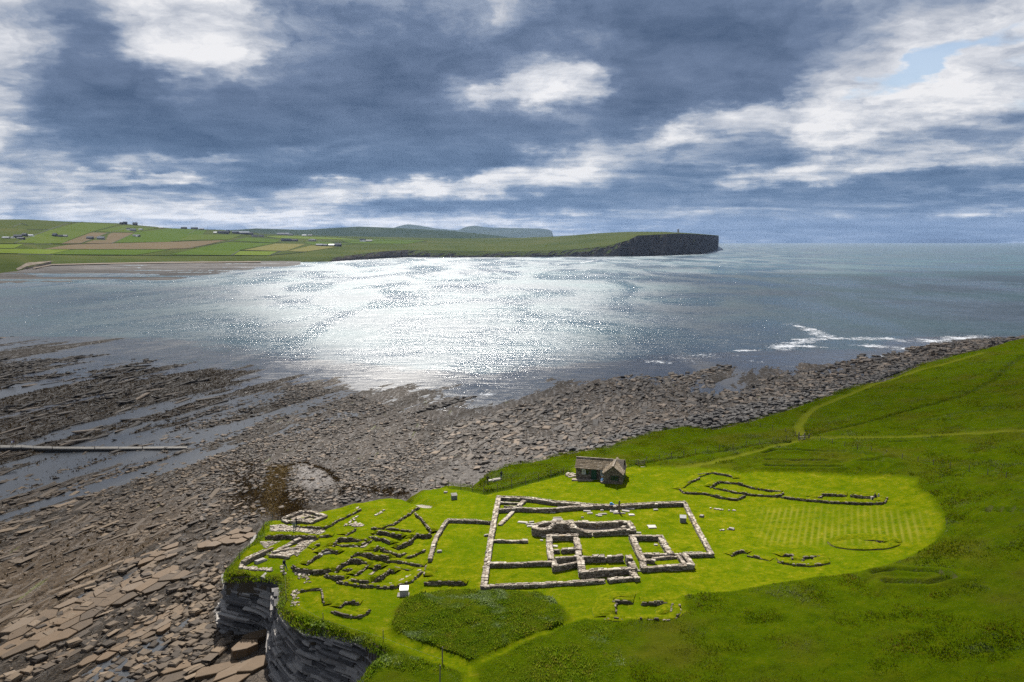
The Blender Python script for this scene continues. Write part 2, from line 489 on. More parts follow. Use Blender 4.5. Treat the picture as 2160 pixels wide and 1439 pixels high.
def mat_foreshore():
    m, t = new_mat('shore_rock')
    p = pos(t)
    weed = attr(t, 'weed'); sand = attr(t, 'sand'); gold = attr(t, 'gold'); tanm = attr(t, 'tan'); dry = attr(t, 'dry')
    # coordinates along the beds
    mp = nd(t, 'ShaderNodeMapping', {'Vector': p, 'Rotation': (0, 0, math.radians(-69)), 'Scale': (1, 1, 1)}, vector_type='TEXTURE').outputs[0]
    st = nd(t, 'ShaderNodeMapping', {'Vector': p, 'Rotation': (0, 0, math.radians(21)), 'Scale': (1.0, 0.12, 1)}).outputs[0]
    n1 = noise(t, st, 1.2, 6, 0.65); n2 = noise(t, p, 0.9, 5, 0.65); n3 = noise(t, p, 5.0, 4, 0.7); nb = noise(t, p, 0.06, 3)
    f = mth(t, 'ADD', mth(t, 'MULTIPLY', n1, 0.5), mth(t, 'MULTIPLY', n3, 0.5))
    rock = ramp(t, f, [(0.25, (.014, .012, .010)), (0.45, (.042, .035, .029)), (0.62, (.080, .069, .060)), (0.8, (.15, .14, .13))])
    brown = ramp(t, f, [(0.25, (.018, .012, .006)), (0.5, (.066, .043, .023)), (0.75, (.125, .088, .052))])
    c = mixc(t, tanm, rock, brown)
    c = mixc(t, mth(t, 'MULTIPLY', dry, 0.6), c, ramp(t, f, [(0.3, (.070, .062, .055)), (0.7, (.21, .195, .18))]))
    wd = ramp(t, noise(t, p, 3.0, 5, 0.7), [(0.3, (.010, .0075, .005)), (0.55, (.030, .021, .013)), (0.8, (.075, .055, .030))])
    wm = smooth(t, mth(t, 'ADD', weed, mth(t, 'MULTIPLY', mth(t, 'SUBTRACT', n2, 0.5), 1.3)), 0.35, 0.62)
    c = mixc(t, wm, c, wd)
    gd = ramp(t, noise(t, p, 4.0, 4, 0.7), [(0.3, (.045, .028, .010)), (0.7, (.16, .110, .045))])
    c = mixc(t, smooth(t, mth(t, 'ADD', gold, mth(t, 'MULTIPLY', mth(t, 'SUBTRACT', n3, 0.5), 0.9)), 0.35, 0.65), c, gd)
    sd = ramp(t, n3, [(0.3, (.125, .110, .098)), (0.7, (.19, .172, .158))])
    c = mixc(t, smooth(t, mth(t, 'ADD', sand, mth(t, 'MULTIPLY', mth(t, 'SUBTRACT', n2, 0.5), 0.9)), 0.3, 0.75), c, sd)
    # a little bright green weed in seams
    gm = smooth(t, noise(t, st, 0.5, 3), 0.66, 0.72, 0.0, 0.5)
    c = mixc(t, mth(t, 'MULTIPLY', gm, mth(t, 'SUBTRACT', 1.0, wm)), c, (.10, .12, .018))
    vor = nd(t, 'ShaderNodeTexVoronoi', {'Vector': mp, 'Scale': 0.8}, feature='DISTANCE_TO_EDGE').outputs[0]
    crack = smooth(t, vor, 0.0, 0.06)
    c = mixc(t, mth(t, 'MULTIPLY', mth(t, 'SUBTRACT', 1.0, crack), 0.65), c, (.012, .010, .008))
    h = mth(t, 'ADD', mth(t, 'ADD', mth(t, 'MULTIPLY', n1, 2.0), n3), mth(t, 'MULTIPLY', crack, 0.3))
    rg = mth(t, 'SUBTRACT', ramp(t, n2, [(0.35, 0.62), (0.65, 0.95)]), mth(t, 'MULTIPLY', smooth(t, n1, 0.52, 0.60), mth(t, 'MULTIPLY', mth(t, 'SUBTRACT', 1.0, dry), 0.42)))
    finish(t, c, rg, h, 0.22, 0.8, spec=0.15)


def stone_mat(name, stops, src, lichen=0.0, rough=0.85, spec=0.3, turf=False, nscale=3.5):
    """src: 'tint' attribute for joined stones, 'object' for single stones"""
    m, t = new_mat(name)
    p = pos(t)
    tn = attr(t, 'tint') if src == 'tint' else nd(t, 'ShaderNodeObjectInfo').outputs['Random']
    n = noise(t, p, nscale, 5, 0.65)
    f = mth(t, 'ADD', mth(t, 'MULTIPLY', tn, 0.62), mth(t, 'MULTIPLY', n, 0.38))
    c = ramp(t, f, stops)
    if lichen > 0:
        l = smooth(t, noise(t, p, 0.35, 5, 0.7), 0.60, 0.70, 0.0, lichen)
        c = mixc(t, mth(t, 'MULTIPLY', l, smooth(t, noise(t, p, 6.0, 3), 0.4, 0.6)), c, (.36, .21, .025))
    if turf:
        nz = nd(t, 'ShaderNodeSeparateXYZ', {0: nd(t, 'ShaderNodeNewGeometry').outputs['True Normal']}).outputs[2]
        g = ramp(t, noise(t, p, 1.8, 5, 0.7), [(0.3, (.040, .066, .0012)), (0.48, (.076, .098, .002)), (0.62, (.125, .128, .004)), (0.78, (.180, .160, .02))])
        gm = smooth(t, mth(t, 'ADD', nz, mth(t, 'MULTIPLY', mth(t, 'SUBTRACT', noise(t, p, 2.2, 4), 0.5), 0.55)), 0.28, 0.48)
        c = mixc(t, gm, c, g)
    finish(t, c, rough, mth(t, 'ADD', n, noise(t, p, 14.0, 3)), 0.05, 0.6, spec=spec)


WALL = [(0.12, (.075, .058, .040)), (0.35, (.165, .132, .095)), (0.6, (.27, .23, .18)), (0.85, (.40, .36, .30))]
DARKW = [(0.15, (.028, .022, .015)), (0.4, (.085, .066, .045)), (0.65, (.17, .14, .10)), (0.9, (.30, .26, .20))]
SHORE = [(0.12, (.016, .013, .011)), (0.35, (.048, .040, .033)), (0.58, (.088, .072, .057)), (0.78, (.150, .108, .072)), (0.95, (.21, .20, .19))]
CLIFF = [(0.15, (.038, .036, .036)), (0.4, (.108, .102, .098)), (0.65, (.215, .198, .182)), (0.9, (.36, .335, .30))]
SLAB = [(0.15, (.036, .022, .010)), (0.4, (.070, .043, .020)), (0.65, (.104, .064, .031)), (0.9, (.118, .088, .060))]
mat_ground()
mat_foreshore()
stone_mat('wall_stone', WALL, 'object', 0.55)
stone_mat('wall_face_shaded', [(0.12, (.055, .042, .028)), (0.35, (.120, .096, .070)), (0.6, (.19, .160, .125)), (0.9, (.30, .265, .22))], 'tint', 0.35)  # shade on the wall sides put into the colour; tops are paler stone too
stone_mat('wall_core', [(0.2, (.05, .04, .028)), (0.8, (.16, .13, .10))], 'tint')
stone_mat('turf_wall', DARKW, 'tint', 0.0, turf=True, spec=0.0, rough=1.0)
stone_mat('turf_stone', DARKW, 'tint', 0.15)
stone_mat('rubble', WALL, 'tint', 0.2)
stone_mat('grave_stone', [(0.2, (.17, .15, .13)), (0.8, (.34, .315, .28))], 'object', 0.0)
stone_mat('boulder', SHORE, 'object', 0.0, 0.8)
BROWN = [(0.12, (.020, .014, .009)), (0.35, (.056, .040, .026)), (0.58, (.098, .070, .044)), (0.78, (.150, .105, .064)), (0.95, (.20, .175, .15))]
stone_mat('brown_shingle', BROWN, 'tint', 0.0, 0.8)
stone_mat('brown_rock', BROWN, 'object', 0.0, 0.8)
stone_mat('shingle', SHORE, 'tint', 0.0, 0.8)
stone_mat('dark_boulder', [(0.15, (.013, .011, .010)), (0.6, (.044, .038, .033)), (0.9, (.105, .092, .08))], 'tint', 0.0, 0.7)
stone_mat('cliff_bed', CLIFF, 'tint', 0.0, 0.8, nscale=1.6)
stone_mat('cliff_bed_single', CLIFF, 'object', 0.0, 0.8, nscale=1.6)
stone_mat('slab', SLAB, 'object', 0.0, 0.75, nscale=1.2)
stone_mat('cottage_wall', [(0.2, (.080, .064, .046)), (0.5, (.150, .122, .092)), (0.85, (.24, .20, .155))], 'tint', 0.2)
stone_mat('roof_tile', [(0.15, (.085, .062, .034)), (0.5, (.150, .112, .068)), (0.85, (.24, .20, .150))], 'object', 0.9)
plain('white_paint', (.78, .78, .76), 0.5, 0.04)
plain('green_paint', (.012, .055, .035), 0.45, 0.15)
plain('dark_glass', (.010, .012, .014), 0.12, 0.1, spec=0.6)
plain('wood_post', (.15, .125, .10), 0.9, 0.3, 8.0)
plain('wire', (.12, .12, .12), 0.7, 0.1)
plain('concrete', (.17, .158, .14), 0.85, 0.22, 1.2)
plain('gravel', (.20, .165, .125), 0.95, 0.35, 7.0)
plain('board_grey', (.16, .16, .16), 0.5, 0.1)
plain('board_white', (.74, .74, .74), 0.35, 0.05)
plain('blue_cloth', (.02, .16, .42), 0.7, 0.15)
plain('navy_cloth', (.010, .012, .022), 0.85, 0.2)
plain('black_cloth', (.010, .010, .012), 0.85, 0.2)
plain('denim', (.045, .075, .12), 0.9, 0.2)
plain('grey_cloth', (.16, .18, .20), 0.9, 0.2)
plain('khaki_cloth', (.22, .19, .13), 0.9, 0.2)
plain('sky_cloth', (.22, .42, .70), 0.85, 0.1)
plain('pale_cloth', (.52, .56, .66), 0.85, 0.1)
plain('purple_cloth', (.09, .06, .14), 0.85, 0.15)
plain('maroon_cloth', (.16, .03, .04), 0.85, 0.15)
plain('skin', (.46, .26, .18), 0.6, 0.1)
plain('hair', (.045, .028, .018), 0.7, 0.2)


def mat_sea():
    m, t = new_mat('sea_water')
    p = pos(t)
    sh = attr(t, 'shallow')
    dcam = nd(t, 'ShaderNodeSeparateXYZ', {0: p}).outputs[1]
    far = smooth(t, dcam, 350.0, 2600.0)
    # long swell, wind chop and ripples
    w1 = nd(t, 'ShaderNodeMapping', {'Vector': p, 'Rotation': (0, 0, math.radians(12)), 'Scale': (0.42, 1.0, 1)}).outputs[0]
    a = noise(t, w1, 0.045, 3, 0.5, 0.4); b = noise(t, w1, 0.22, 4, 0.6, 0.3); c = noise(t, w1, 1.1, 4, 0.65)
    h = mth(t, 'ADD', mth(t, 'MULTIPLY', a, 2.2), mth(t, 'ADD', mth(t, 'MULTIPLY', b, 1.3), mth(t, 'MULTIPLY', c, 0.42)))
    patch = nd(t, 'ShaderNodeMapping', {'Vector': p, 'Rotation': (0, 0, math.radians(-18)), 'Scale': (1.0, 0.33, 1)}).outputs[0]
    pt = noise(t, patch, 0.0105, 5, 0.6, 1.2)
    calm = smooth(t, pt, 0.40, 0.62)
    deep = mixc(t, smooth(t, noise(t, p, 0.006, 3), 0.35, 0.65), (.003, .026, .048), (.005, .045, .062))
    col = mixc(t, smooth(t, mth(t, 'ADD', sh, mth(t, 'MULTIPLY', mth(t, 'SUBTRACT', noise(t, p, 0.06, 5, 0.65), 0.5), 1.1)), 0.3, 0.7, 0.0, 0.85), deep, (.026, .026, .034))
    fine = mth(t, 'ADD', mth(t, 'MULTIPLY', noise(t, w1, 0.30, 6, 0.75, 0.5), 0.6), mth(t, 'MULTIPLY', noise(t, w1, 0.045, 6, 0.75, 0.8), 0.4))
    sp = smooth(t, mth(t, 'ADD', mth(t, 'MULTIPLY', fine, 0.75), mth(t, 'MULTIPLY', pt, 0.25)), 0.40, 0.60)
    rg = nd(t, 'ShaderNodeMapRange', {0: sp, 3: 0.25, 4: 0.51}).outputs[0]
    rg = mth(t, 'ADD', rg, mth(t, 'MULTIPLY', mth(t, 'SUBTRACT', calm, 0.55), 0.17))
    rg = mth(t, 'SUBTRACT', rg, mth(t, 'MULTIPLY', sh, 0.07))
    pr = nd(t, 'ShaderNodeBsdfPrincipled', {'Base Color': col, 'Roughness': rg, 'IOR': 1.333})
    bs = nd(t, 'ShaderNodeBump', {'Strength': nd(t, 'ShaderNodeMapRange', {0: sh, 3: 0.9, 4: 0.45}).outputs[0], 'Distance': 1.0, 'Height': h})
    t.links.new(bs.outputs[0], pr.inputs['Normal'])
    nd(t, 'ShaderNodeOutputMaterial', {0: pr.outputs[0]})


def mat_pool():
    m, t = new_mat('pool_water')
    p = pos(t)
    pr = nd(t, 'ShaderNodeBsdfPrincipled', {'Base Color': (.018, .022, .028, 1), 'Roughness': 0.32, 'IOR': 1.333})
    b = nd(t, 'ShaderNodeBump', {'Strength': 0.25, 'Distance': 0.05, 'Height': noise(t, p, 2.5, 3)})
    t.links.new(b.outputs[0], pr.inputs['Normal'])
    nd(t, 'ShaderNodeOutputMaterial', {0: pr.outputs[0]})


def mat_foam():
    m, t = new_mat('foam')
    p = pos(t)
    e = attr(t, 'edge')
    st = nd(t, 'ShaderNodeMapping', {'Vector': p, 'Scale': (0.5, 0.28, 1)}).outputs[0]
    f = mth(t, 'ADD', e, mth(t, 'MULTIPLY', mth(t, 'SUBTRACT', noise(t, st, 0.9, 7, 0.75, 1.2), 0.5), 3.0))
    al = mth(t, 'MULTIPLY', smooth(t, mth(t, 'ADD', f, mth(t, 'MULTIPLY', mth(t, 'SUBTRACT', noise(t, p, 0.09, 3), 0.5), 1.6)), 0.25, 0.95), 0.95)
    d = nd(t, 'ShaderNodeBsdfDiffuse', {0: (.80, .82, .84, 1)})
    tr = nd(t, 'ShaderNodeBsdfTransparent')
    mx = nd(t, 'ShaderNodeMixShader', {0: al, 1: tr.outputs[0], 2: d.outputs[0]})
    nd(t, 'ShaderNodeOutputMaterial', {0: mx.outputs[0]})


mat_sea(); mat_pool(); mat_foam()


def lines(segs):
    out = [segs[0][0]]
    for a, b, st in segs:
        n = max(1, int(round((b - a) / st)))
        out += list(a + (b - a) * (np.arange(n) + 1) / n)
    return np.array(out)


def grid_faces(nx, ny, keep=None):
    i, j = np.meshgrid(np.arange(nx - 1), np.arange(ny - 1))
    i = i.ravel(); j = j.ravel()
    f = np.stack([j * nx + i, j * nx + i + 1, (j + 1) * nx + i + 1, (j + 1) * nx + i], 1)
    if keep is not None:
        k = keep.ravel()
        f = f[k[f].any(1)]
    return f


def compact(v, f, attrs):
    used = np.unique(f)
    mp = np.full(len(v), -1, np.int64); mp[used] = np.arange(len(used))
    return v[used], mp[f], {k: a[used] for k, a in attrs.items()}


# coast: the rim where the turf ends, first the cliff nearest the camera, then the cove, the bank and the far shore
COAST_PX = ([(560, 1900), (700, 1560), (740, 1480), (760, 1439)] +
            ZC([(1760, 1290), (1830, 1180), (1900, 1120), (2000, 1080), (1850, 1000), (1760, 920), (1680, 890), (1530, 870), (1370, 850), (1220, 805), (1160, 830),
                (1060, 780), (960, 700), (850, 600), (830, 520), (850, 420), (855, 300), (840, 270), (750, 250), (600, 240), (400, 255), (240, 250)]) +
            Z5([(300, 1300), (350, 1250), (600, 950), (800, 790), (900, 600), (1000, 470), (1080, 430), (1260, 395), (1500, 310), (1650, 285), (1760, 278)]) +
            Z2([(1000, 200), (1200, 160), (1300, 148), (1400, 152), (1450, 158), (1560, 90), (1700, 72)]) +
            Z1([(180, 258), (340, 283), (360, 240), (450, 170), (540, 130), (700, 110), (900, 60), (1130, 25)]) +
            Z7([(100, 665), (130, 640), (300, 590), (450, 565), (620, 578), (780, 540), (950, 490), (1150, 420), (1300, 365), (1450, 338), (1640, 255), (1800, 213), (1950, 180), (2050, 148), (2160, 122)]) +
            [(2300, 690), (2520, 660)])
COAST = path_on(plateau, COAST_PX)
COAST_POLY = np.vstack([COAST[:, :2], [[420, 330], [420, -40], [-10, -40]]])
CLIFF_N = 4 + 22            # the first points belong to the cliffs
carc = np.r_[0, np.cumsum(np.hypot(*np.diff(COAST[:, :2], axis=0).T))]
CLIFF_END = carc[CLIFF_N + 5]

MOWN_PX = ([(606, 1282), (640, 1296), (700, 1316), (790, 1350), (850, 1375), (900, 1392)] + [(960, 1412), (984, 1420), (976, 1460), (1004, 1460), (1000, 1412)] +
           [(1100, 1358), (1190, 1322), (1235, 1306), (1310, 1310), (1420, 1307), (1443, 1292), (1438, 1256), (1560, 1246), (1700, 1221), (1830, 1205), (1910, 1180), (1970, 1146), (1990, 1116), (1985, 1085), (1962, 1047), (1931, 1032), (1933, 1010),
            (1900, 1005), (1700, 997), (1600, 995), (1556, 998), (1530, 990), (1400, 984), (1325, 985), (1310, 975), (1215, 985)] +
           Z1([(985, 180), (800, 228), (560, 292), (415, 327), (300, 302), (180, 285), (100, 262), (40, 258)]) + [(896, 1027), (866, 1044), (816, 1040), (660, 1070), (600, 1084), (560, 1106), (540, 1130), (490, 1200), (540, 1214), (590, 1214)])
MOWN = path_on(plateau, MOWN_PX)
HEART = path_on(plateau, ZH([(300, 600), (340, 480), (440, 350), (600, 310), (760, 275), (960, 262), (1300, 265), (1600, 280), (1780, 300), (1950, 380), (2080, 530), (2080, 570), (1900, 650), (1600, 760), (1300, 900), (1100, 985), (900, 900), (640, 810), (450, 750), (310, 660)]))
LEFTW = path_on(plateau, [(482, 1206), (560, 1108), (660, 1076), (740, 1060), (860, 1050), (905, 1090), (925, 1110), (905, 1230), (850, 1245), (700, 1220), (600, 1216)])
STRIPE = path_on(plateau, Z3([(540, 520), (930, 505), (1340, 510), (1500, 540), (1640, 520), (1680, 660), (1560, 740), (1020, 760), (590, 760)]))
TRACKS = [path_on(plateau, p) for p in (Z7([(1045, 612), (1028, 575), (1058, 530), (1110, 482), (1250, 425), (1400, 365), (1640, 288), (1750, 262), (1950, 205)]),
                                        Z7([(1085, 627), (1300, 626), (1600, 623), (1850, 612), (2160, 590), (2300, 578)]), Z7([(440, 775), (520, 768), (800, 700), (960, 660), (1035, 640)]))]
DITCH = [path_on(plateau, p) for p in (Z7([(1100, 612), (1250, 580), (1400, 543), (1650, 475), (1850, 420), (2000, 345), (2100, 255), (2160, 215)]), Z1([(985, 183), (800, 230), (560, 295), (415, 330), (300, 305), (180, 290)]),
                                       Z7([(170, 770), (420, 730), (800, 668), (980, 645)]), Z7([(1170, 425), (1400, 345), (1600, 285)]))]
HUMPS = [path_on(plateau, p) for p in (Z3([(640, 225), (700, 207), (980, 212), (1120, 216), (1330, 240)]), Z3([(660, 262), (780, 268), (1010, 272)]), Z3([(660, 300), (900, 306), (1090, 305)]), Z3([(1200, 272), (1300, 266), (1410, 285)]),
                                       Z3([(1280, 930), (1400, 915), (1650, 925), (1740, 960), (1600, 1000), (1350, 985)]), Z3([(1930, 570), (2160, 570)]), Z3([(1380, 160), (1560, 150), (1690, 152)]))]
GRAVEL_PX = [Z5([(1050, 560), (1250, 530), (1500, 560), (1900, 600), (1960, 640), (1860, 690), (1500, 650), (1050, 640)]), Z5([(1560, 790), (1850, 760), (1700, 870), (1540, 1000), (1340, 1080), (1050, 1050), (1300, 990), (1480, 930)]),
             Z9([(990, 590), (1110, 540), (1250, 545), (1200, 600)]), Z2([(1480, 180), (1530, 182), (1610, 200), (1560, 212), (1490, 190)]), Z1([(-30, 90), (20, 100), (60, 110), (0, 125)]),
             Z5([(880, 830), (1200, 810), (1050, 880), (960, 930)])]
GRAVELS = [path_on(plateau, p) for p in GRAVEL_PX]


def ground_z(x, y):
    """plateau with its hummocks, as built"""
    x = np.asarray(x, float); y = np.asarray(y, float)
    z = plateau(x, y)
    z = z + 0.22 * (fbm(x * 0.22, y * 0.22, 3, 3) - 0.5)
    lw = inside(x, y, LEFTW).astype(float)
    return z + lw * 0.5 * (fbm(x * 0.35, y * 0.35, 9, 3) - 0.5)


STR = np.array([0.36, 0.933])          # strike of the rock beds
ACR = np.array([0.933, -0.36])


def shore_z(x, y):
    x = np.asarray(x, float); y = np.asarray(y, float)
    b = shore(x, y)
    u = x * STR[0] + y * STR[1]; v = x * ACR[0] + y * ACR[1]
    v2 = v + 3.0 * (fbm(u * 0.02, v * 0.05, 5, 3) - 0.5) * 2 + 0.25 * np.maximum(0, x - 0) * 0
    flat = sstep(b, 1.3, 2.3)                       # near the land the beds are under shingle
    far = sstep(-x, 60, 130) * sstep(y, 150, 230)
    q = 7.0 * fbm(u * 0.011, v2 * 0.085, 21, 4) + v2 * 0.035
    k = np.floor(q); fr = q - k
    ter = (k + sstep(fr, 0.72, 1.0) - 0.30 * fr) % 5.0     # flat treads, sharp risers
    step = np.abs(ter - 2.5)
    r1 = fbm(u * 0.02, v2 * 0.14, 23, 4) - 0.5
    z = b + (step - 1.2) * (0.30 + 0.28 * far) * (1 - 0.7 * flat) + r1 * (0.9 + 1.2 * far) * (1 - 0.6 * flat)
    q2 = 16.0 * fbm(u * 0.03, v2 * 0.22, 37, 3)
    z = z + (np.abs((q2 % 2.0) - 1.0) - 0.5) * 0.22
    z = z + (fbm(x * 0.5, y * 0.5, 51, 4) - 0.5) * 0.45
    return z


def shore_fast(x, y):
    return shore(x, y)


def build_shore():
    gx = lines([(-330, -130, 1.1), (-130, -12, 0.42), (-12, 130, 0.75), (130, 300, 1.4)])
    gy = lines([(70, 190, 0.42), (190, 310, 0.7), (310, 460, 1.2)])
    X, Y = np.meshgrid(gx, gy)
    x = X.ravel(); y = Y.ravel()
    z = shore_z(x, y)
    d, _ = seg_dist(x, y, COAST[::2]) if False else seg_dist(x, y, COAST)
    ins = inside(x, y, COAST_POLY)
    z = np.where(ins & (d > 1.5), z - 2.0, z)
    b = shore(x, y)
    keep = ~(ins & (d > 8)) & (b > -4.0) & (np.abs(x) < y * 0.80 + 30)
    # what covers the rock: wrack low down, sand and gold weed in the little bay, brown slabs under the cliffs, dry stone by the bank
    u = x * STR[0] + y * STR[1]; v = x * ACR[0] + y * ACR[1]
    near_sea = sstep(b, 1.5, 0.2)
    leftdark = sstep(-x, 70, 110) * sstep(y, 165, 195)
    weed = np.clip(0.30 * near_sea + 0.85 * leftdark * (0.55 + 0.9 * (fbm(u * 0.03, v * 0.12, 71, 3) - 0.5)) + 0.62 * sstep(fbm(u * 0.018, v * 0.11, 73, 4), .50, .62), 0, 1)
    sandp = path_on(shore, [(612, 985), (640, 975), (690, 985), (712, 1010), (700, 1030), (640, 1035), (618, 1010)])
    sd, _ = seg_dist(x, y, sandp, True)
    sand = np.where(inside(x, y, sandp), 0.5 + sd / 7, 0.5 - sd / 9).clip(0, 1)
    g1, _ = seg_dist(x, y, path_on(shore, [(586, 985), (582, 1010), (578, 1040), (590, 1075)]))
    gold = np.clip(0.85 - g1 / 5.0, 0, 1)
    w1, _ = seg_dist(x, y, path_on(shore, [(515, 985), (520, 1020), (530, 1060)]))
    w2, _ = seg_dist(x, y, path_on(shore, [(612, 1030), (612, 1060), (622, 1090)]))
    w3, _ = seg_dist(x, y, path_on(shore, [(600, 985), (640, 978), (690, 990), (720, 1020), (800, 1035), (850, 1040)]))
    for w, r in ((w1, 4.5), (w2, 3.0), (w3, 2.2)):
        weed = np.maximum(weed, np.clip(1.1 - w / r, 0, 1))
    tan = sstep(y, 175, 125) * (0.75 + 0.9 * (fbm(u * 0.04, v * 0.1, 77, 3) - 0.5)) + 0.25
    tan = tan + 0.3 * sstep(x, 10, 40)
    dry = sstep(b, 1.8, 2.9) * sstep(d, 45, 8) + 0.5 * sstep(d, 14, 4)
    attrs = {'weed': weed, 'sand': sand, 'gold': gold, 'tan': tan.clip(0, 1), 'dry': dry.clip(0, 1)}
    V = np.stack([x, y, z], 1)
    f = grid_faces(len(gx), len(gy), keep)
    V, f, attrs = compact(V, f, attrs)
    o = link('foreshore', np_mesh('foreshore', V, f, attrs), 'shore_rock')
    tag(o, 'wide rocky foreshore of tilted beds, shingle and dark seaweed', kind='structure')
    # standing water between the beds: follows the gentle fall of the shore
    px = lines([(-250, -30, 2.0)]); py = lines([(85, 300, 2.0)])
    X, Y = np.meshgrid(px, py); x = X.ravel(); y = Y.ravel()
    b = shore(x, y)
    u = x * STR[0] + y * STR[1]; v = x * ACR[0] + y * ACR[1]
    off = -0.25 + 0.26 * sstep(fbm(u * 0.03, v * 0.07, 91, 2), 0.42, 0.7) * sstep(-x, 40, 85) - 0.5 * sstep(b, 1.2, 2.2)
    keep = (b > 0.0) & (off > -0.55)
    V = np.stack([x, y, b + off], 1)
    f = grid_faces(len(px), len(py), keep)
    V, f, _ = compact(V, f, {})
    w = link('tide_pool_water', np_mesh('tide_pool_water', V, f, None, True), 'pool_water')
    tag(w, 'long shallow tide pools lying between the rock beds', kind='structure')
    return o


FORESHORE = build_shore()


def build_island():
    gx = lines([(-62, 62, 0.4), (62, 112, 0.8), (112, 300, 1.7)])
    gy = lines([(20, 60, 1.5), (60, 160, 0.4), (160, 200, 0.7), (200, 330, 1.6)])
    X, Y = np.meshgrid(gx, gy)
    x = X.ravel(); y = Y.ravel()
    d, arc = seg_dist(x, y, COAST)
    ins = inside(x, y, COAST_POLY)
    sd = np.where(ins, d, -d)
    P0 = ground_z(x, y); S0 = shore(x, y)
    mown_in = inside(x, y, MOWN) & ~inside(x, y, HEART)
    md, _ = seg_dist(x, y, MOWN, True); hd, _ = seg_dist(x, y, HEART, True)
    mdd = np.minimum(md, hd)
    mdd2 = np.where(mown_in, mdd, -mdd) + 0.8 * (fbm(x * .5, y * .5, 41, 3) - .5)
    mown = (0.5 + mdd2 / 1.1).clip(0, 1)
    z = P0 + (1 - mown) * (0.28 + 0.55 * (fbm(x * 0.45, y * 0.45, 13, 4) - 0.5))
    trk = np.zeros_like(x)
    for p in TRACKS:
        td, _ = seg_dist(x, y, p); trk = np.maximum(trk, sstep(td, 1.5, 0.5))
    dit = np.zeros_like(x)
    for p in DITCH:
        td, _ = seg_dist(x, y, p); dit = np.maximum(dit, sstep(td, 1.1, 0.2))
    z = z - 0.25 * trk * (1 - mown) - 0.35 * dit
    for p in HUMPS:
        td, _ = seg_dist(x, y, p)
        z = z + 0.55 * np.exp(-((td - 0.9) / 0.8) ** 2) - 0.45 * np.exp(-(td / 0.55) ** 2)
        dit = np.maximum(dit, 0.8 * np.exp(-(td / 0.5) ** 2))
    # a gully in the bank where the path comes up from the shore
    gq = path_on(plateau, [(862, 1046), (880, 1056), (905, 1064)])
    td, _ = seg_dist(x, y, gq)
    z = z - 1.0 * np.exp(-(td / 1.6) ** 2)
    # bank: steep at the cliffs, a grassy slope elsewhere, with rounded rim
    cl = arc < CLIFF_END
    wbank = np.where(cl, 0.5, 4.0 + 2.0 * fbm(arc * 0.06, arc * 0 + 3.0, 81, 2))
    rim = np.where(cl, 1.2, 2.5)
    z = z - np.where(cl, 0.35, 0.8) * sstep(sd, rim, 0) * (sd > -50)
    t = sstep(-sd, 0, wbank)
    z = z * (1 - t) + (S0 - 0.8) * t
    strp = inside(x, y, STRIPE); st, _ = seg_dist(x, y, STRIPE, True)
    stripe = np.where(strp, np.clip(st / 3.0, 0, 1), 0)
    gv = np.zeros_like(x)
    for p in GRAVELS:
        gi = inside(x, y, p); gd, _ = seg_dist(x, y, p, True)
        gv = np.maximum(gv, np.where(gi, 0.6 + gd / 1.5, 0.6 - gd / 1.0).clip(0, 1))
    attrs = {'mown': mown, 'track': trk, 'ditch': dit, 'stripe': stripe, 'gravel': gv}
    keep = (sd > -wbank - 0.6) & (np.abs(x) < y * 0.80 + 40)
    V = np.stack([x, y, z], 1)
    f = grid_faces(len(gx), len(gy), keep)
    V, f, attrs = compact(V, f, attrs)
    o = link('island_ground', np_mesh('island_ground', V, f, attrs, True), 'grass_ground')
    tag(o, 'grassy tidal island, mown round the ruins and rough beyond', kind='structure')
    return o


ISLAND = build_island()


def build_sea():
    gx = lines([(-15000, -3000, 1500), (-3000, -600, 200), (-600, 600, 6), (600, 3000, 200), (3000, 15000, 1500)])
    gy = lines([(-2000, 60, 300), (60, 620, 6), (620, 1500, 60), (1500, 5000, 350), (5000, 15000, 2000)])
    X, Y = np.meshgrid(gx, gy)
    x = X.ravel(); y = Y.ravel()
    b = shore(x, y)
    sh = np.where((np.abs(x) < 400) & (y < 450) & (y > 60), sstep(b, -2.6, -0.4), 0)
    V = np.stack([x, y, np.zeros_like(x)], 1)
    o = link('sea', np_mesh('sea', V, grid_faces(len(gx), len(gy)), {'shallow': sh}, True), 'sea_water')
    tag(o, 'sunlit grey-green sea in the bay, glittering', kind='structure')
    bed = MB(); bed.box((0, 6500, -7.0), (30200, 17200, 1.0))
    tag(bed.build('sea_bed', 'wall_core'), 'sea bed', kind='structure')


build_sea()


def foam_patch(pts, width, fn=None):
    """a strip of surf along a line of pixels on the water"""
    p = at_z(np.array([a for a, b in pts]), np.array([b for a, b in pts]), np.full(len(pts), 0.0))
    q = [p[0]]
    for a, b in zip(p[:-1], p[1:]):
        n = max(1, int(np.hypot(*(b - a)[:2]) / (width * 0.5)))
        q += [a + (b - a) * (k + 1) / n for k in range(n)]
    q = np.array(q)
    tg = np.gradient(q[:, :2], axis=0); tg /= np.linalg.norm(tg, axis=1)[:, None] + 1e-9
    nr = np.stack([-tg[:, 1], tg[:, 0]], 1)
    offs = np.linspace(-1, 1, 7)
    V = []; E = []
    for k in range(len(q)):
        w = width * (0.55 + 0.9 * vnoise(np.array([k * 0.35]), np.array([width]), 5)[0])
        fade = min(1.0, (k + 0.5) / 3, (len(q) - k - 0.5) / 3)
        for o in offs:
            V.append((q[k, 0] + nr[k, 0] * o * w, q[k, 1] + nr[k, 1] * o * w, 0.05 + 0.004 * (1 - abs(o))))
            E.append((1 - o * o) * 0.70 * fade - 0.12)
    n = len(offs)
    f = grid_faces(n, len(q))
    o = link('surf', np_mesh('surf', np.array(V), f, {'edge': np.array(E)}, True), 'foam')
    tag(o, 'white surf breaking over the shallow rocks', kind='structure')


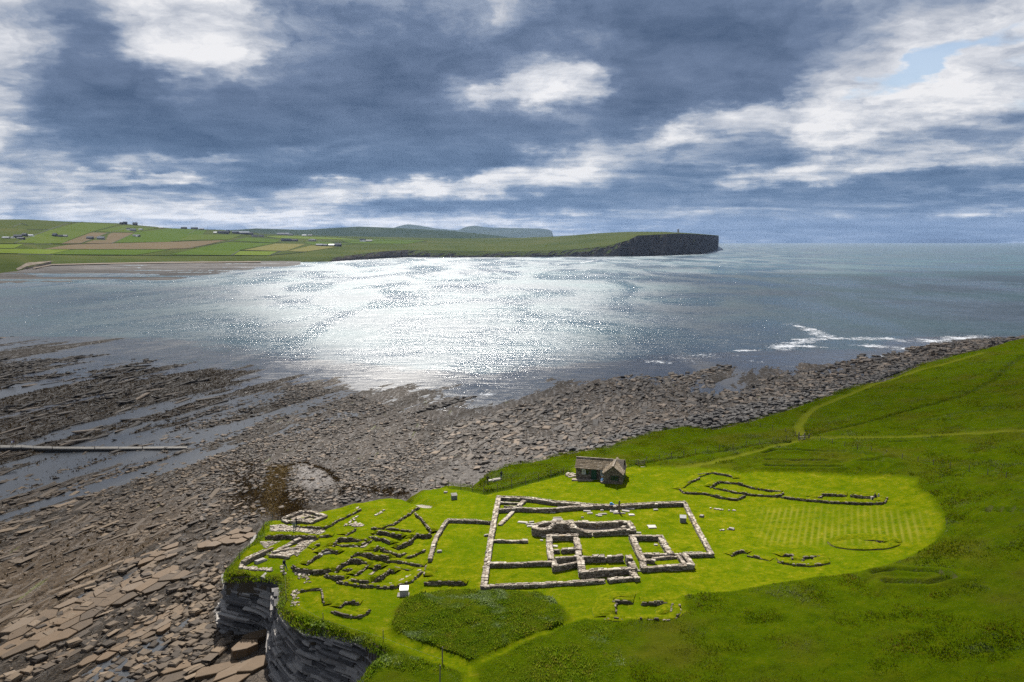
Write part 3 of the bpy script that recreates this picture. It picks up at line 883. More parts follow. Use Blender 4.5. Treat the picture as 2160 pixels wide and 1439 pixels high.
for pts, w in ((Z7([(870, 188), (940, 180), (1000, 155), (1090, 140), (1170, 125), (1120, 95), (1040, 70), (1000, 55)]), 3.0), (Z7([(1170, 125), (1300, 130), (1480, 128), (1560, 150)]), 3.2), (Z7([(1000, 160), (1120, 172), (1240, 180)]), 2.4), (Z7([(970, 140), (1050, 135), (1150, 135), (1300, 122)]), 2.2),
               (Z7([(1260, 158), (1400, 165), (1560, 180), (1680, 178)]), 3.0), (Z7([(1620, 135), (1700, 150), (1800, 130), (1950, 125), (2100, 128)]), 5.0), (Z7([(1640, 200), (1700, 205), (1750, 190), (1880, 170), (2000, 150)]), 4.0), (Z7([(1750, 145), (1900, 150), (2050, 140)]), 5.0),
               (Z7([(370, 235), (430, 225), (500, 215), (580, 232)]), 7.0), (Z7([(260, 255), (330, 240), (400, 235)]), 3.0), (Z7([(780, 235), (860, 250)]), 2.0), (Z7([(650, 195), (760, 190), (880, 186)]), 2.0), (Z7([(1040, 265), (1110, 268), (1060, 280)]), 3.5), (Z7([(1330, 210), (1420, 215), (1520, 228)]), 2.0),
               ([(437, 778), (455, 781), (470, 783)], 3.5), ([(700, 553), (760, 549), (860, 545), (1000, 545), (1100, 545)], 9.0), ([(1100, 545), (1250, 545), (1330, 543), (1400, 540), (1480, 537), (1515, 531)], 9.0), ([(1225, 555), (1262, 548), (1300, 546)], 7.0), ([(1010, 838), (1030, 828)], 1.6)):
    foam_patch(pts, w * (2.6 if pts[0][1] > 600 else 1.0))


# ---------------------------------------------------------------- land across the bay
def far_mats():
    m, t = new_mat('far_grass')
    p = pos(t)
    n = noise(t, p, 0.004, 5, 0.6); n2 = noise(t, p, 0.03, 4, 0.6)
    c = ramp(t, mth(t, 'ADD', mth(t, 'MULTIPLY', n, 0.7), mth(t, 'MULTIPLY', n2, 0.3)), [(0.3, (.026, .038, .011)), (0.5, (.042, .053, .016)), (0.7, (.062, .064, .024))])
    nz = nd(t, 'ShaderNodeSeparateXYZ', {0: nd(t, 'ShaderNodeNewGeometry').outputs['True Normal']}).outputs[2]
    st = nd(t, 'ShaderNodeMapping', {'Vector': p, 'Scale': (0.02, 0.02, 0.12)}).outputs[0]
    rk = ramp(t, noise(t, st, 1.0, 6, 0.7), [(0.3, (.014, .013, .013)), (0.55, (.040, .036, .033)), (0.75, (.10, .085, .070))])
    c = mixc(t, smooth(t, mth(t, 'ADD', nz, mth(t, 'MULTIPLY', mth(t, 'SUBTRACT', n2, 0.5), 0.2)), 0.75, 0.9, 1.0, 0.0), c, rk)
    finish(t, c, 1.0, noise(t, st, 2.0, 5, 0.7), 6.0, 0.7, spec=0.0)
    m, t = new_mat('far_heath')
    p = pos(t)
    c = ramp(t, noise(t, p, 0.003, 5, 0.6), [(0.3, (.016, .028, .018)), (0.7, (.034, .046, .026))])
    finish(t, c, 1.0, spec=0.0)
    m, t = new_mat('far_flat')
    p = pos(t)
    st = nd(t, 'ShaderNodeMapping', {'Vector': p, 'Rotation': (0, 0, 0.1), 'Scale': (0.25, 1.0, 1)}).outputs[0]
    c = ramp(t, noise(t, st, 0.035, 7, 0.75, 0.5), [(0.34, (.016, .014, .013)), (0.5, (.045, .040, .036)), (0.62, (.090, .082, .078)), (0.74, (.20, .19, .19))])
    finish(t, c, 0.9, spec=0.12)
    for nm, c1, c2 in (('field_green', (.038, .062, .012), (.054, .076, .016)), ('field_lime', (.062, .088, .016), (.078, .100, .020)), ('field_dull', (.046, .066, .014), (.062, .078, .020)),
                       ('field_hay', (.085, .084, .030), (.108, .100, .040)), ('field_brown', (.078, .062, .040), (.100, .079, .050)), ('beach_sand', (.10, .085, .068), (.17, .145, .12))):
        m, t = new_mat(nm)
        p = pos(t)
        st = nd(t, 'ShaderNodeMapping', {'Vector': p, 'Scale': (0.3, 1.0, 1)}).outputs[0]
        finish(t, ramp(t, noise(t, st, 0.02, 5, 0.65), [(0.3, c1), (0.7, c2)]), 1.0, spec=0.0)
    plain('farm_dark', (.045, .045, .050), 0.8, 0.3, 0.1); plain('farm_wall', (.20, .19, .18), 0.8, 0.2, 0.1); plain('farm_white', (.72, .72, .70), 0.7, 0.05, 0.1); plain('farm_tin', (.30, .31, .33), 0.35, 0.1, 0.1)
    plain('farm_slate', (.085, .09, .10), 0.6, 0.2, 0.1); plain('hedge', (.018, .028, .010), 0.95, 0.4, 0.1)


far_mats()


def interp(tab, v):
    a = np.array(tab, float)
    return np.interp(v, a[:, 0], a[:, 1])


# screen rows: waterline, edge of the turf (cliff top), crest of the land; and the crest's distance
WATER = [(-500, 640), (0, 577), (35, 575), (60, 568), (110, 558), (250, 555), (430, 553), (560, 552), (640, 553), (700, 552), (760, 548), (860, 543), (1050, 543), (1330, 541), (1400, 539), (1480, 536), (1500, 532), (1512, 528), (1516, 527)]
TOPE = [(-500, 636), (0, 574), (35, 572), (60, 563), (110, 552), (250, 551), (430, 549), (480, 547), (560, 546), (640, 547), (700, 543), (760, 536), (800, 531), (860, 527), (950, 529), (1100, 530), (1200, 527), (1280, 519), (1325, 507), (1345, 497), (1430, 492.5), (1470, 494), (1500, 496), (1512, 497), (1516, 498)]
CREST = [(-500, 455), (0, 463), (60, 463), (130, 467), (250, 471), (300, 476), (360, 481.5), (400, 483), (470, 485), (560, 494), (700, 498), (800, 500), (900, 502), (1000, 503), (1090, 502), (1150, 500), (1200, 497), (1250, 493), (1290, 490.5), (1330, 489), (1400, 489), (1440, 491), (1470, 493), (1500, 495.4), (1516, 497)]
CDIST = [(-500, 3000), (0, 3000), (470, 3700), (800, 3900), (1090, 4000), (1250, 3700), (1400, 3500), (1480, 4300), (1516, 4900)]


def hd(px, py, z):
    p = at_z(px, py, z)
    return p


def far_frame(px):
    px = np.asarray(px, float)
    A = at_z(px, interp(WATER, px), np.zeros(px.shape))
    yA = A[..., 1]
    topy = interp(TOPE, px)
    # the turf's edge stands a little behind the waterline
    yT = yA * 1.012 + 6
    r = px_ray(px, topy); T = r * (yT / r[..., 1])[..., None] + [0, 0, CZ]
    yC = np.maximum(interp(CDIST, px), yT + 60)
    r = px_ray(px, interp(CREST, px)); C = r * (yC / r[..., 1])[..., None] + [0, 0, CZ]
    return A, T, C


def far_point(px, py, lift=0.0):
    """the point that a pixel shows on the slope across the bay"""
    px = np.asarray(px, float); py = np.asarray(py, float)
    A, T, C = far_frame(px)
    r = px_ray(px, py)
    # both points lie on one vertical plane through the camera: solve in (y, z)
    k = r[..., 2] / r[..., 1]
    s = (T[..., 2] - CZ - k * T[..., 1]) / (k * (C[..., 1] - T[..., 1]) - (C[..., 2] - T[..., 2]))
    s = np.clip(s, 0, 1)
    p = T + (C - T) * s[..., None]
    p[..., 2] += lift
    return p


def build_far():
    px = np.r_[np.arange(-500, 1300, 8), np.arange(1300, 1517, 3)].astype(float)
    A, T, C = far_frame(px)
    rows = []
    low = A.copy(); low[:, 2] = -3.0
    rows.append(low)
    jag = (vnoise(px * 0.13, px * 0 + 2, 4) - 0.5)
    cliff_h = T[:, 2]
    for k in (0.0, 0.3, 0.6, 0.85):
        q = A + (T - A) * np.array([k ** 1.5, k ** 1.5, k])[None]
        q[:, 1] += jag * np.minimum(40, cliff_h * 0.8) * (1 - k) + (vnoise(px * 0.35 + k * 9, px * 0 + k * 5, 8) - 0.5) * np.minimum(25, cliff_h * 0.4)
        rows.append(q)
    rows.append(T)
    for k in (0.04, 0.1, 0.2, 0.35, 0.5, 0.65, 0.8, 0.92, 1.0):
        rows.append(T + (C - T) * k)
    B = C.copy(); B[:, :2] *= 1.08; B[:, 2] -= 4; rows.append(B)
    B = C.copy(); B[:, :2] *= 1.5; B[:, 2] = -3; rows.append(B)
    V = np.vstack(rows)
    # closing face at the headland's seaward end
    f = grid_faces(len(px), len(rows))
    o = link('far_headland', np_mesh('far_headland', V, f, None, False), 'far_grass')
    tag(o, 'farmed green slope across the bay ending in a sea cliff headland', kind='structure')
    # tidal rock flat in front of the farmland
    fp = np.arange(-500, 640, 6).astype(float)
    wl = interp([(-500, 660), (0, 599), (60, 597), (150, 597), (230, 592), (330, 593), (400, 588), (470, 577), (560, 566), (640, 558)], fp)
    wl = wl + 5 * (vnoise(fp * 0.05, fp * 0, 3) - 0.5)
    rows = []
    for k in np.linspace(0, 1, 26):
        yy = wl + (interp(WATER, fp) - 1 - wl) * k
        q = at_z(fp, yy, np.zeros(fp.shape))
        n = fbm(q[:, 0] * 0.006, q[:, 1] * 0.02, 61, 4)
        q[:, 2] = -0.55 + 4.2 * min(1, k * 6 + .1) * (n - 0.30) + 0.8 * k * k
        rows.append(q)
    o = link('tidal_flat', np_mesh('tidal_flat', np.vstack(rows), grid_faces(len(fp), len(rows)), None, False), 'far_flat')
    tag(o, 'dark tidal rock flat below the farmland', kind='structure')
    # hill behind and blue hills far off
    def hill(name, crest, dist, mat, label, base=-3, back=1.3):
        cp = np.array(crest, float)
        hx = np.arange(cp[0, 0], cp[-1, 0] + 0.1, 6)
        cy = np.interp(hx, cp[:, 0], cp[:, 1])
        rows = []
        r = px_ray(hx, cy); Cc = r * (dist / r[:, 1])[:, None] + [0, 0, CZ]
        for k, zz in ((0.86, 0.0), (0.9, 0.35), (0.94, 0.66), (0.975, 0.9), (1.0, 1.0), (1.04, 0.95), (back, 0.0)):
            q = Cc.copy(); q[:, :2] *= k; q[:, 2] = base + (Cc[:, 2] - base) * zz; rows.append(q)
        tag(link(name, np_mesh(name, np.vstack(rows), grid_faces(len(hx), len(rows)), None, True), mat), label, kind='structure')
    hill('moorland_hill', [(420, 500), (480, 486), (540, 482), (640, 485), (700, 481), (760, 478), (850, 481.5), (960, 488), (1040, 496), (1100, 504)], 5600.0, 'far_heath', 'dark moorland hill behind the farmland')
    hill('distant_hill', [(780, 508), (820, 484), (845, 476), (860, 473), (880, 475), (920, 482), (965, 486), (985, 478), (1000, 476), (1030, 480), (1100, 481.5), (1140, 482), (1160, 485), (1166, 489), (1170, 508)], 13500.0, 'far_heath', 'blue distant hills with a cliff end', back=1.05)


build_far()


def field(poly, mat, lift=0.8):
    """a sheet draped on the far slope; the outline is given in pixels"""
    a = np.array(poly, float)
    xs = np.linspace(a[:, 0].min(), a[:, 0].max(), 22)
    lo = []; hi = []
    for x in xs:
        ys = []
        for i in range(len(a)):
            p, q = a[i], a[(i + 1) % len(a)]
            if (p[0] - x) * (q[0] - x) <= 0 and p[0] != q[0]:
                ys.append(p[1] + (q[1] - p[1]) * (x - p[0]) / (q[0] - p[0]))
        lo.append(min(ys)); hi.append(max(ys))
    rows = [far_point(xs, np.array(hi) + (np.array(lo) - np.array(hi)) * k, lift) for k in (0, 0.33, 0.66, 1)]
    o = link('field', np_mesh('field', np.vstack(rows), grid_faces(len(xs), 4), None, True), mat)
    tag(o, None, kind='structure')


ZF = zoomed(0, 440, 6.0)       # left part of the farmland
ZG = zoomed(360, 440, 6.0)     # right part
for poly, mat in ((ZF([(-60, 455), (300, 455), (180, 505), (-60, 505)]), 'field_lime'), (ZF([(-60, 515), (900, 522), (640, 580), (-60, 570)]), 'field_lime'), (ZF([(910, 522), (2150, 522), (1740, 590), (650, 582)]), 'field_green'),
                  (ZF([(780, 446), (1160, 305), (1370, 310), (1030, 444)]), 'field_brown'), (ZF([(1070, 443), (1180, 405), (1380, 405), (1480, 352), (1340, 350), (1420, 308), (1700, 310), (1400, 445)]), 'field_brown'),
                  (ZF([(540, 517), (900, 458), (2160, 425), (2860, 402), (2400, 510), (2150, 518)]), 'field_brown'), (ZF([(1450, 434), (1720, 300), (2160, 255), (2620, 270), (2500, 400), (2150, 424)]), 'field_green'),
                  (ZF([(1210, 290), (1560, 215), (2000, 250), (1700, 300), (1400, 300)]), 'field_dull'), (ZF([(520, 420), (620, 390), (900, 390), (790, 445), (420, 448)]), 'field_dull'), (ZF([(180, 255 + 180), (620, 280), (1000, 180), (1500, 205), (1150, 300), (760, 445)]), 'field_dull'),
                  (ZG([(-10, 585), (720, 425), (1320, 440), (860, 530), (780, 595)]), 'field_green'), (ZG([(800, 592), (870, 540), (1360, 545), (1240, 596)]), 'field_lime'), (ZG([(920, 530), (1330, 445), (1700, 455), (1460, 540)]), 'field_hay'),
                  (ZG([(1480, 540), (1780, 470), (2100, 490), (1700, 550)]), 'field_hay'), (ZG([(1190, 355), (1400, 345), (2160, 375), (2400, 400), (1380, 378)]), 'field_lime'), (ZG([(780, 410), (960, 365), (1380, 395), (1340, 436)]), 'field_green'),
                  (ZG([(100, 405), (260, 330), (900, 335), (720, 400)]), 'field_dull'), (ZG([(1680, 430), (1880, 420), (2300, 455), (1800, 462)]), 'field_green'), ([(720, 508), (800, 505), (900, 508), (860, 515), (740, 514)], 'field_green'),
                  (ZF([(230, 790), (340, 735), (520, 700), (900, 690), (900, 676), (640, 668), (340, 690), (200, 770)]), 'beach_sand'), (ZF([(620, 672), (1100, 682), (2160, 688), (2700, 690), (2700, 676), (2160, 672), (1100, 668)]), 'beach_sand'), (ZG([(380, 672), (600, 684), (1160, 690), (1180, 672), (700, 652)]), 'beach_sand')):
    field(poly, mat)
# sand also lies below the turf's edge
bp = np.arange(70, 560, 10).astype(float)
rows = [at_z(bp, interp(WATER, bp) + k, np.full(bp.shape, 2.2)) for k in (1.2, 0.6, 0.0, -1.0)]
tag(link('beach', np_mesh('beach', np.vstack(rows), grid_faces(len(bp), 4), None, True), 'beach_sand'), 'pale sand strip below the farmland', kind='structure')


def field_wall(pts, label, h=1.6, w=2.4):
    q = []
    for (ax, ay), (bx, by) in zip(pts[:-1], pts[1:]):
        n = max(2, int(abs(bx - ax) / 6) + 1)
        for k in range(n):
            q.append((ax + (bx - ax) * k / n, ay + (by - ay) * k / n))
    q.append(pts[-1]); q = np.array(q)
    P = far_point(q[:, 0], q[:, 1])
    V = []; fs = []
    tg = np.gradient(P[:, :2], axis=0); tg /= np.linalg.norm(tg, axis=1)[:, None] + 1e-9
    for i, p in enumerate(P):
        nx, ny = -tg[i, 1] * w / 2, tg[i, 0] * w / 2
        V += [(p[0] + nx, p[1] + ny, p[2] - 2), (p[0] + nx * .6, p[1] + ny * .6, p[2] + h), (p[0] - nx * .6, p[1] - ny * .6, p[2] + h), (p[0] - nx, p[1] - ny, p[2] - 2)]
    for i in range(len(P) - 1):
        for k in range(3):
            fs.append((i * 4 + k, i * 4 + k + 1, i * 4 + k + 5, i * 4 + k + 4))
    o = link('field_wall', np_mesh('field_wall', np.array(V), np.array(fs)), 'hedge')
    tag(o, label, 'wall', 'dark field walls on the slope across the bay')


FW = 'dark field wall dividing the farmland across the bay'
for pts in (ZF([(-60, 572), (600, 585), (1300, 597), (1740, 595), (2160, 600)]), ZF([(-30, 450), (350, 452), (900, 455), (1400, 447)]), ZF([(180, 440), (620, 270), (850, 190), (1050, 172)]), ZF([(1020, 445), (1370, 310), (1640, 240), (1990, 255)]), ZF([(1410, 447), (1660, 330)]),
            ZF([(540, 517), (900, 521), (2150, 520)]), ZG([(-10, 512), (220, 505), (720, 420), (960, 362)]), ZG([(760, 600), (870, 535), (1400, 542), (1240, 600), (760, 600)]), ZG([(740, 425), (1060, 430), (1400, 438)]), ZG([(0, 598), (760, 600)]), ZG([(1240, 598), (1480, 575), (1720, 550)]),
            ZG([(220, 325), (300, 280), (560, 270)]), ZG([(0, 420), (400, 400), (720, 400)]), ZF([(160, 235), (270, 190), (350, 215)]), ZF([(350, 272), (610, 270)]), ZG([(1200, 360), (1340, 375)]), [(700, 512), (820, 508), (900, 511)]):
    field_wall(pts, FW)


def farm_building(px, py, wpx, hpx, wall, roof, parent, ori=0.0, deep=8.0):
    base = far_point(np.array(px), np.array(py))
    sc = base[1] / F
    L = max(5.0, wpx * sc); h = max(2.4, hpx * sc * 0.62); rh = max(1.6, hpx * sc * 0.55)
    b = MB(); b.box((0, 0, h / 2 - 1.5), (L, deep, h + 3))
    w_ = b.build('wall', wall, parent, tuple(base - np.array(parent.location)), (0, 0, ori))
    r = MB(); hl, hw = L / 2 + .4, deep / 2 + .5
    r.add([(-hl, -hw, h - .1), (hl, -hw, h - .1), (hl, hw, h - .1), (-hl, hw, h - .1), (-hl, 0, h + rh), (hl, 0, h + rh)], [(0, 1, 5, 4), (2, 3, 4, 5), (1, 2, 5), (3, 0, 4), (3, 2, 1, 0)])
    r.build('roof', roof, parent, tuple(base - np.array(parent.location)), (0, 0, ori))


def farm(label, parts):
    px = np.mean([p[0] for p in parts]); py = max(p[1] for p in parts)
    b = far_point(np.array(px), np.array(py))
    e = empty('farmstead', tuple(b), label, 'farm', 'farmsteads across the bay')
    for (x, y, w, h, wl, rf) in parts:
        farm_building(x, y, w, h, wl, rf, e, random.uniform(-.25, .25), random.uniform(7, 11))


D_, W_, T_, S_, L_ = 'farm_dark', 'farm_white', 'farm_tin', 'farm_slate', 'farm_wall'
farm('farmstead of grey sheds with a white gable below the left hill', [(13, 503, 14, 3, L_, T_), (38, 502, 15, 6, D_, S_), (27, 502.5, 4, 3, W_, S_), (52, 498, 10, 5, D_, S_), (63, 498, 14, 3, W_, T_), (44, 505, 16, 4, D_, S_)])
farm('dark low farmstead among bushes left of the brown fields', [(116, 499, 9, 6, D_, S_), (127, 500, 9, 4, D_, D_), (138, 500, 8, 4, L_, S_)])
farm('pair of long dark sheds between the brown fields', [(190, 504.5, 13, 5, D_, S_), (213, 505, 16, 5, L_, T_)])
farm('white-walled farm high on the slope under the ridge', [(272, 486, 9, 4, W_, S_), (281, 488, 12, 5, L_, T_), (297, 485.5, 9, 2.5, L_, T_)])
farm('small house with one bright gable above the long brown field', [(288, 499.5, 14, 4, D_, S_), (289, 500, 3, 3, W_, S_)])
farm('row of dark sheds on the skyline of the left hill', [(256, 473.5, 6, 4, D_, D_), (264, 473.5, 8, 5, D_, S_)])
farm('lone dark building on the skyline', [(285, 475, 9, 5, D_, S_)])
farm('long blue-grey shed roofs on the crest beside a pole', [(340, 481.5, 9, 2, L_, T_), (388, 483, 12, 3.5, D_, S_), (410, 484, 14, 4, D_, T_), (425, 485, 10, 3, D_, T_)])
farm('large farm of dark barns with one pale roof', [(454, 492.5, 6, 3, L_, W_), (471, 493, 22, 5, D_, S_), (481, 491, 8, 5, D_, S_), (497, 493, 14, 5, D_, T_), (512, 494, 26, 5, D_, W_), (528, 495, 12, 4, D_, S_)])
farm('small grey houses below the large barns', [(537, 500, 12, 4, L_, S_), (551, 500, 11, 4, L_, S_)])
farm('long blue-grey shed at the foot of the moorland hill', [(597, 496, 24, 4, L_, T_), (613, 497, 10, 3, L_, S_)])
farm('pale roofed cottage under the moorland hill', [(642, 498, 9, 2.5, L_, W_), (654, 498, 9, 2.5, D_, S_)])
farm('long dark farm range in the green fields', [(604, 509, 20, 5, D_, S_), (620, 509, 16, 4, D_, D_)])
farm('detached grey house with a garden', [(659, 509, 15, 4, L_, S_)])
farm('farm range of several roofs above the pale field', [(674, 519, 15, 4, D_, T_), (686, 519, 10, 3.5, D_, S_), (700, 519, 13, 3.5, D_, T_), (713, 520, 14, 6, D_, S_)])
farm('white house with a grey extension on the slope to the headland', [(765, 510, 12, 5, W_, S_), (778, 510, 14, 3.5, L_, S_)])

# the memorial tower on the headland
tb = far_point(np.array(1430.5), np.array(490.8))
tw = empty('stone_tower', tuple(tb), 'square stone tower standing on the headland above the sea cliff', 'tower')
b = MB(); b.box((0, 0, 6.5), (7.0, 7.0, 17.0), taper=0.86); b.build('shaft', 'farm_wall', tw)
b = MB()
for sx in (-1, 1):
    for sy in (-1, 1):
        b.box((sx * 2.4, sy * 2.4, 15.7), (1.3, 1.3, 1.2))
b.box((0, 0, 14.95), (6.6, 6.6, 0.7)); b.build('parapet', 'farm_wall', tw)
for px, py, hpx in ((300, 475.5, 8), (438, 484.8, 9)):
    q = far_point(np.array(px), np.array(py)); s = q[1] / F
    b = MB(); b.tube([(0, 0, -1), (0, 0, hpx * s)], [0.5, 0.35], 6)
    o = b.build('mast', 'farm_dark', None, tuple(q)); tag(o, 'thin mast beside the lone dark building on the skyline' if px < 400 else 'thin mast beside the long shed roofs on the crest', 'mast')

# unseen cloud added to shade slopes and bay, gaps shaped over ruins and sea
def build_shade_cloud():
    H0 = 1300.0
    gx = lines([(-2600, -1500, 100), (-1500, -200, 40), (-200, 260, 8), (260, 1500, 40), (1500, 2600, 100)])
    gy = lines([(-1200, 40, 60), (40, 480, 8), (480, 1200, 40), (1200, 2500, 60)])
    X, Y = np.meshgrid(gx, gy); x = X.ravel(); y = Y.ravel()
    wx = x + 26 * (fbm(x * .02, y * .02, 7, 4) - .5) * 2 + 200 * sstep(y, 500, 2500) * (fbm(x * .002, y * .002, 9, 4) - .5)
    wy = y + 20 * (fbm(x * .02, y * .02, 17, 4) - .5) * 2
    lit = np.clip(1.25 - np.hypot((wx - 14) / 92, (wy - 118) / 58) * 0.75, 0, 1)                          # over the ruins
    lit = np.maximum(lit, 0.75 * np.clip(1.4 - np.hypot((wx + 20) / 70, (wy - 195) / 60), 0, 1))          # shingle
    g = at_z(np.array([600, 1240, 1400, 1330, 1130, 900, 700, 520, 480.]), np.array([549, 546, 600, 690, 780, 850, 800, 680, 600.]), np.zeros(9))
    gi = inside(wx, wy, g); gd, _ = seg_dist(wx, wy, g, True); soft = 25 + wy * 0.10
    lit = np.maximum(lit, np.where(gi, np.clip(.5 + gd / soft, 0, 1), np.clip(.5 - gd / soft, 0, 1)))
    lit = np.maximum(lit, 0.85 * np.clip(1.3 - np.hypot((wx - 150) / 90, (wy - 215) / 60), 0, 1) * (fbm(x * .02, y * .02, 27, 3) * .6 + .35))   # far slope
    lit = np.maximum(lit, sstep(fbm(x * .0016, y * .003, 31, 4), .50, .66) * sstep(y, 700, 1500) * .9)
    s = (1 - lit) * sstep(np.hypot(x, (y - 100) * 1.15) + 500 * (fbm(x * .0012, y * .0012, 77, 3) - .5), 2500, 900)  # shade wanted on the ground sets where the cloud is thick
    off = np.array(sdir) / sdir.z
    n = len(x)
    zt = H0 + 40 + 160 * s; zb = H0 - 10 - 40 * s
    Vt = np.stack([x + off[0] * zt, y + off[1] * zt, zt], 1); Vb = np.stack([x + off[0] * zb, y + off[1] * zb, zb], 1)
    f = grid_faces(len(gx), len(gy), s > 0.02)
    V, ff, at = compact(np.vstack([Vt, Vb]), np.vstack([f, f[:, ::-1] + n]), {'thick': np.r_[s, s]})
    m, t = new_mat('cloud')
    th = attr(t, 'thick')
    tr = nd(t, 'ShaderNodeBsdfTransparent'); df = nd(t, 'ShaderNodeBsdfTranslucent', {0: (.8, .82, .86, 1)})
    mx = nd(t, 'ShaderNodeMixShader', {0: mth(t, 'MULTIPLY', th, 0.43), 1: tr.outputs[0], 2: df.outputs[0]})
    nd(t, 'ShaderNodeOutputMaterial', {0: mx.outputs[0]})
    tag(link('cloud', np_mesh('cloud', V, ff, at, True), 'cloud'), 'unseen cloud sheet added high overhead to shade the ground', kind='stuff')


build_shade_cloud()

# haze over land and sea
m, t = new_mat('air')
pv = nd(t, 'ShaderNodeVolumePrincipled', {'Color': (.44, .60, .92, 1), 'Density': 1.9e-5, 'Anisotropy': 0.2})
nd(t, 'ShaderNodeOutputMaterial', {1: pv.outputs[0]})
b = MB(); b.box((0, 6500, 195), (30600, 17600, 410))
HZ = b.build('haze', 'air'); tag(HZ, 'thin blue haze in the air', kind='stuff')

# ---------------------------------------------------------------- stones
def stone_template(seed, flat=1.0):
    """a chipped block within a unit cube: 12 corners, 20 triangles"""
    r = random.Random(seed)
    v = []
    for z, k in ((-0.5, 0.94), (0.18, 1.0), (0.5, 0.80)):
        for sx, sy in ((-1, -1), (1, -1), (1, 1), (-1, 1)):
            v.append((0.5 * sx * k * r.uniform(0.78, 1.0), 0.5 * sy * k * r.uniform(0.78, 1.0), z + r.uniform(-.08, .08)))
    f = [(3, 2, 1, 0), (8, 9, 10, 11)]
    for l in (0, 4):
        for i in range(4):
            j = (i + 1) % 4
            f.append((l + i, l + j, l + 4 + j, l + 4 + i))
    return np.array(v), np.array(f)


def flag_template(seed, n=7):
    """a flat irregular flag: n-sided, bevelled top"""
    r = random.Random(seed)
    ang = sorted((i + r.uniform(-.3, .3)) * 2 * math.pi / n for i in range(n))
    rad = [0.5 * r.uniform(0.72, 1.0) for _ in ang]
    v = []
    for z, k in ((-0.5, 0.95), (0.25, 1.0), (0.5, 0.88)):
        for a, q in zip(ang, rad):
            v.append((math.cos(a) * q * k, math.sin(a) * q * k, z + r.uniform(-.07, .07)))
    f = []
    for l in (0, n):
        for i in range(n):
            j = (i + 1) % n
            f.append((l + i, l + j, l + n + j, l + n + i))
    return np.array(v), f, n


STONES = [stone_template(i) for i in range(10)]
STONE_F = STONES[0][1]


def stones_mesh(name, c, size, yaw, tint, tilt=None):
    """many stones as one mesh. c (n,3), size (n,3), yaw (n), tint (n)"""
    c = np.asarray(c, float); n = len(c)
    ids = rng.integers(0, len(STONES), n)
    T = np.stack([s[0] for s in STONES])[ids]            # n,12,3
    v = T * np.asarray(size)[:, None, :]
    if tilt is not None:
        v[:, :, 2] += v[:, :, 0] * tilt[:, 0:1] + v[:, :, 1] * tilt[:, 1:2]
    cy, sy = np.cos(yaw)[:, None], np.sin(yaw)[:, None]
    x = v[:, :, 0] * cy - v[:, :, 1] * sy; y = v[:, :, 0] * sy + v[:, :, 1] * cy
    v = np.stack([x, y, v[:, :, 2]], -1) + c[:, None, :]
    f = (STONE_F[None] + (np.arange(n) * 12)[:, None, None]).reshape(-1, 4)
    return np_mesh(name, v.reshape(-1, 3), f, {'tint': np.repeat(tint, 12)})


STONE_ME = []
for i, (v, f) in enumerate(STONES):
    me = np_mesh('stone_%d' % i, v, f); STONE_ME.append(me)
_mat_copies = {}


def stone_data(mat):
    """the shared stone meshes with one material"""
    if mat not in _mat_copies:
        out = []
        for me in STONE_ME:
            c = me.copy(); c.materials.append(MAT[mat]); out.append(c)
        _mat_copies[mat] = out
    return random.choice(_mat_copies[mat])


def resample(p, step):
    p = np.asarray(p, float)
    L = np.r_[0, np.cumsum(np.linalg.norm(np.diff(p[:, :2], axis=0), axis=1))]
    n = max(2, int(round(L[-1] / step)) + 1)
    s = np.linspace(0, L[-1], n)
    return np.stack([np.interp(s, L, p[:, k]) for k in range(p.shape[1])], 1), s


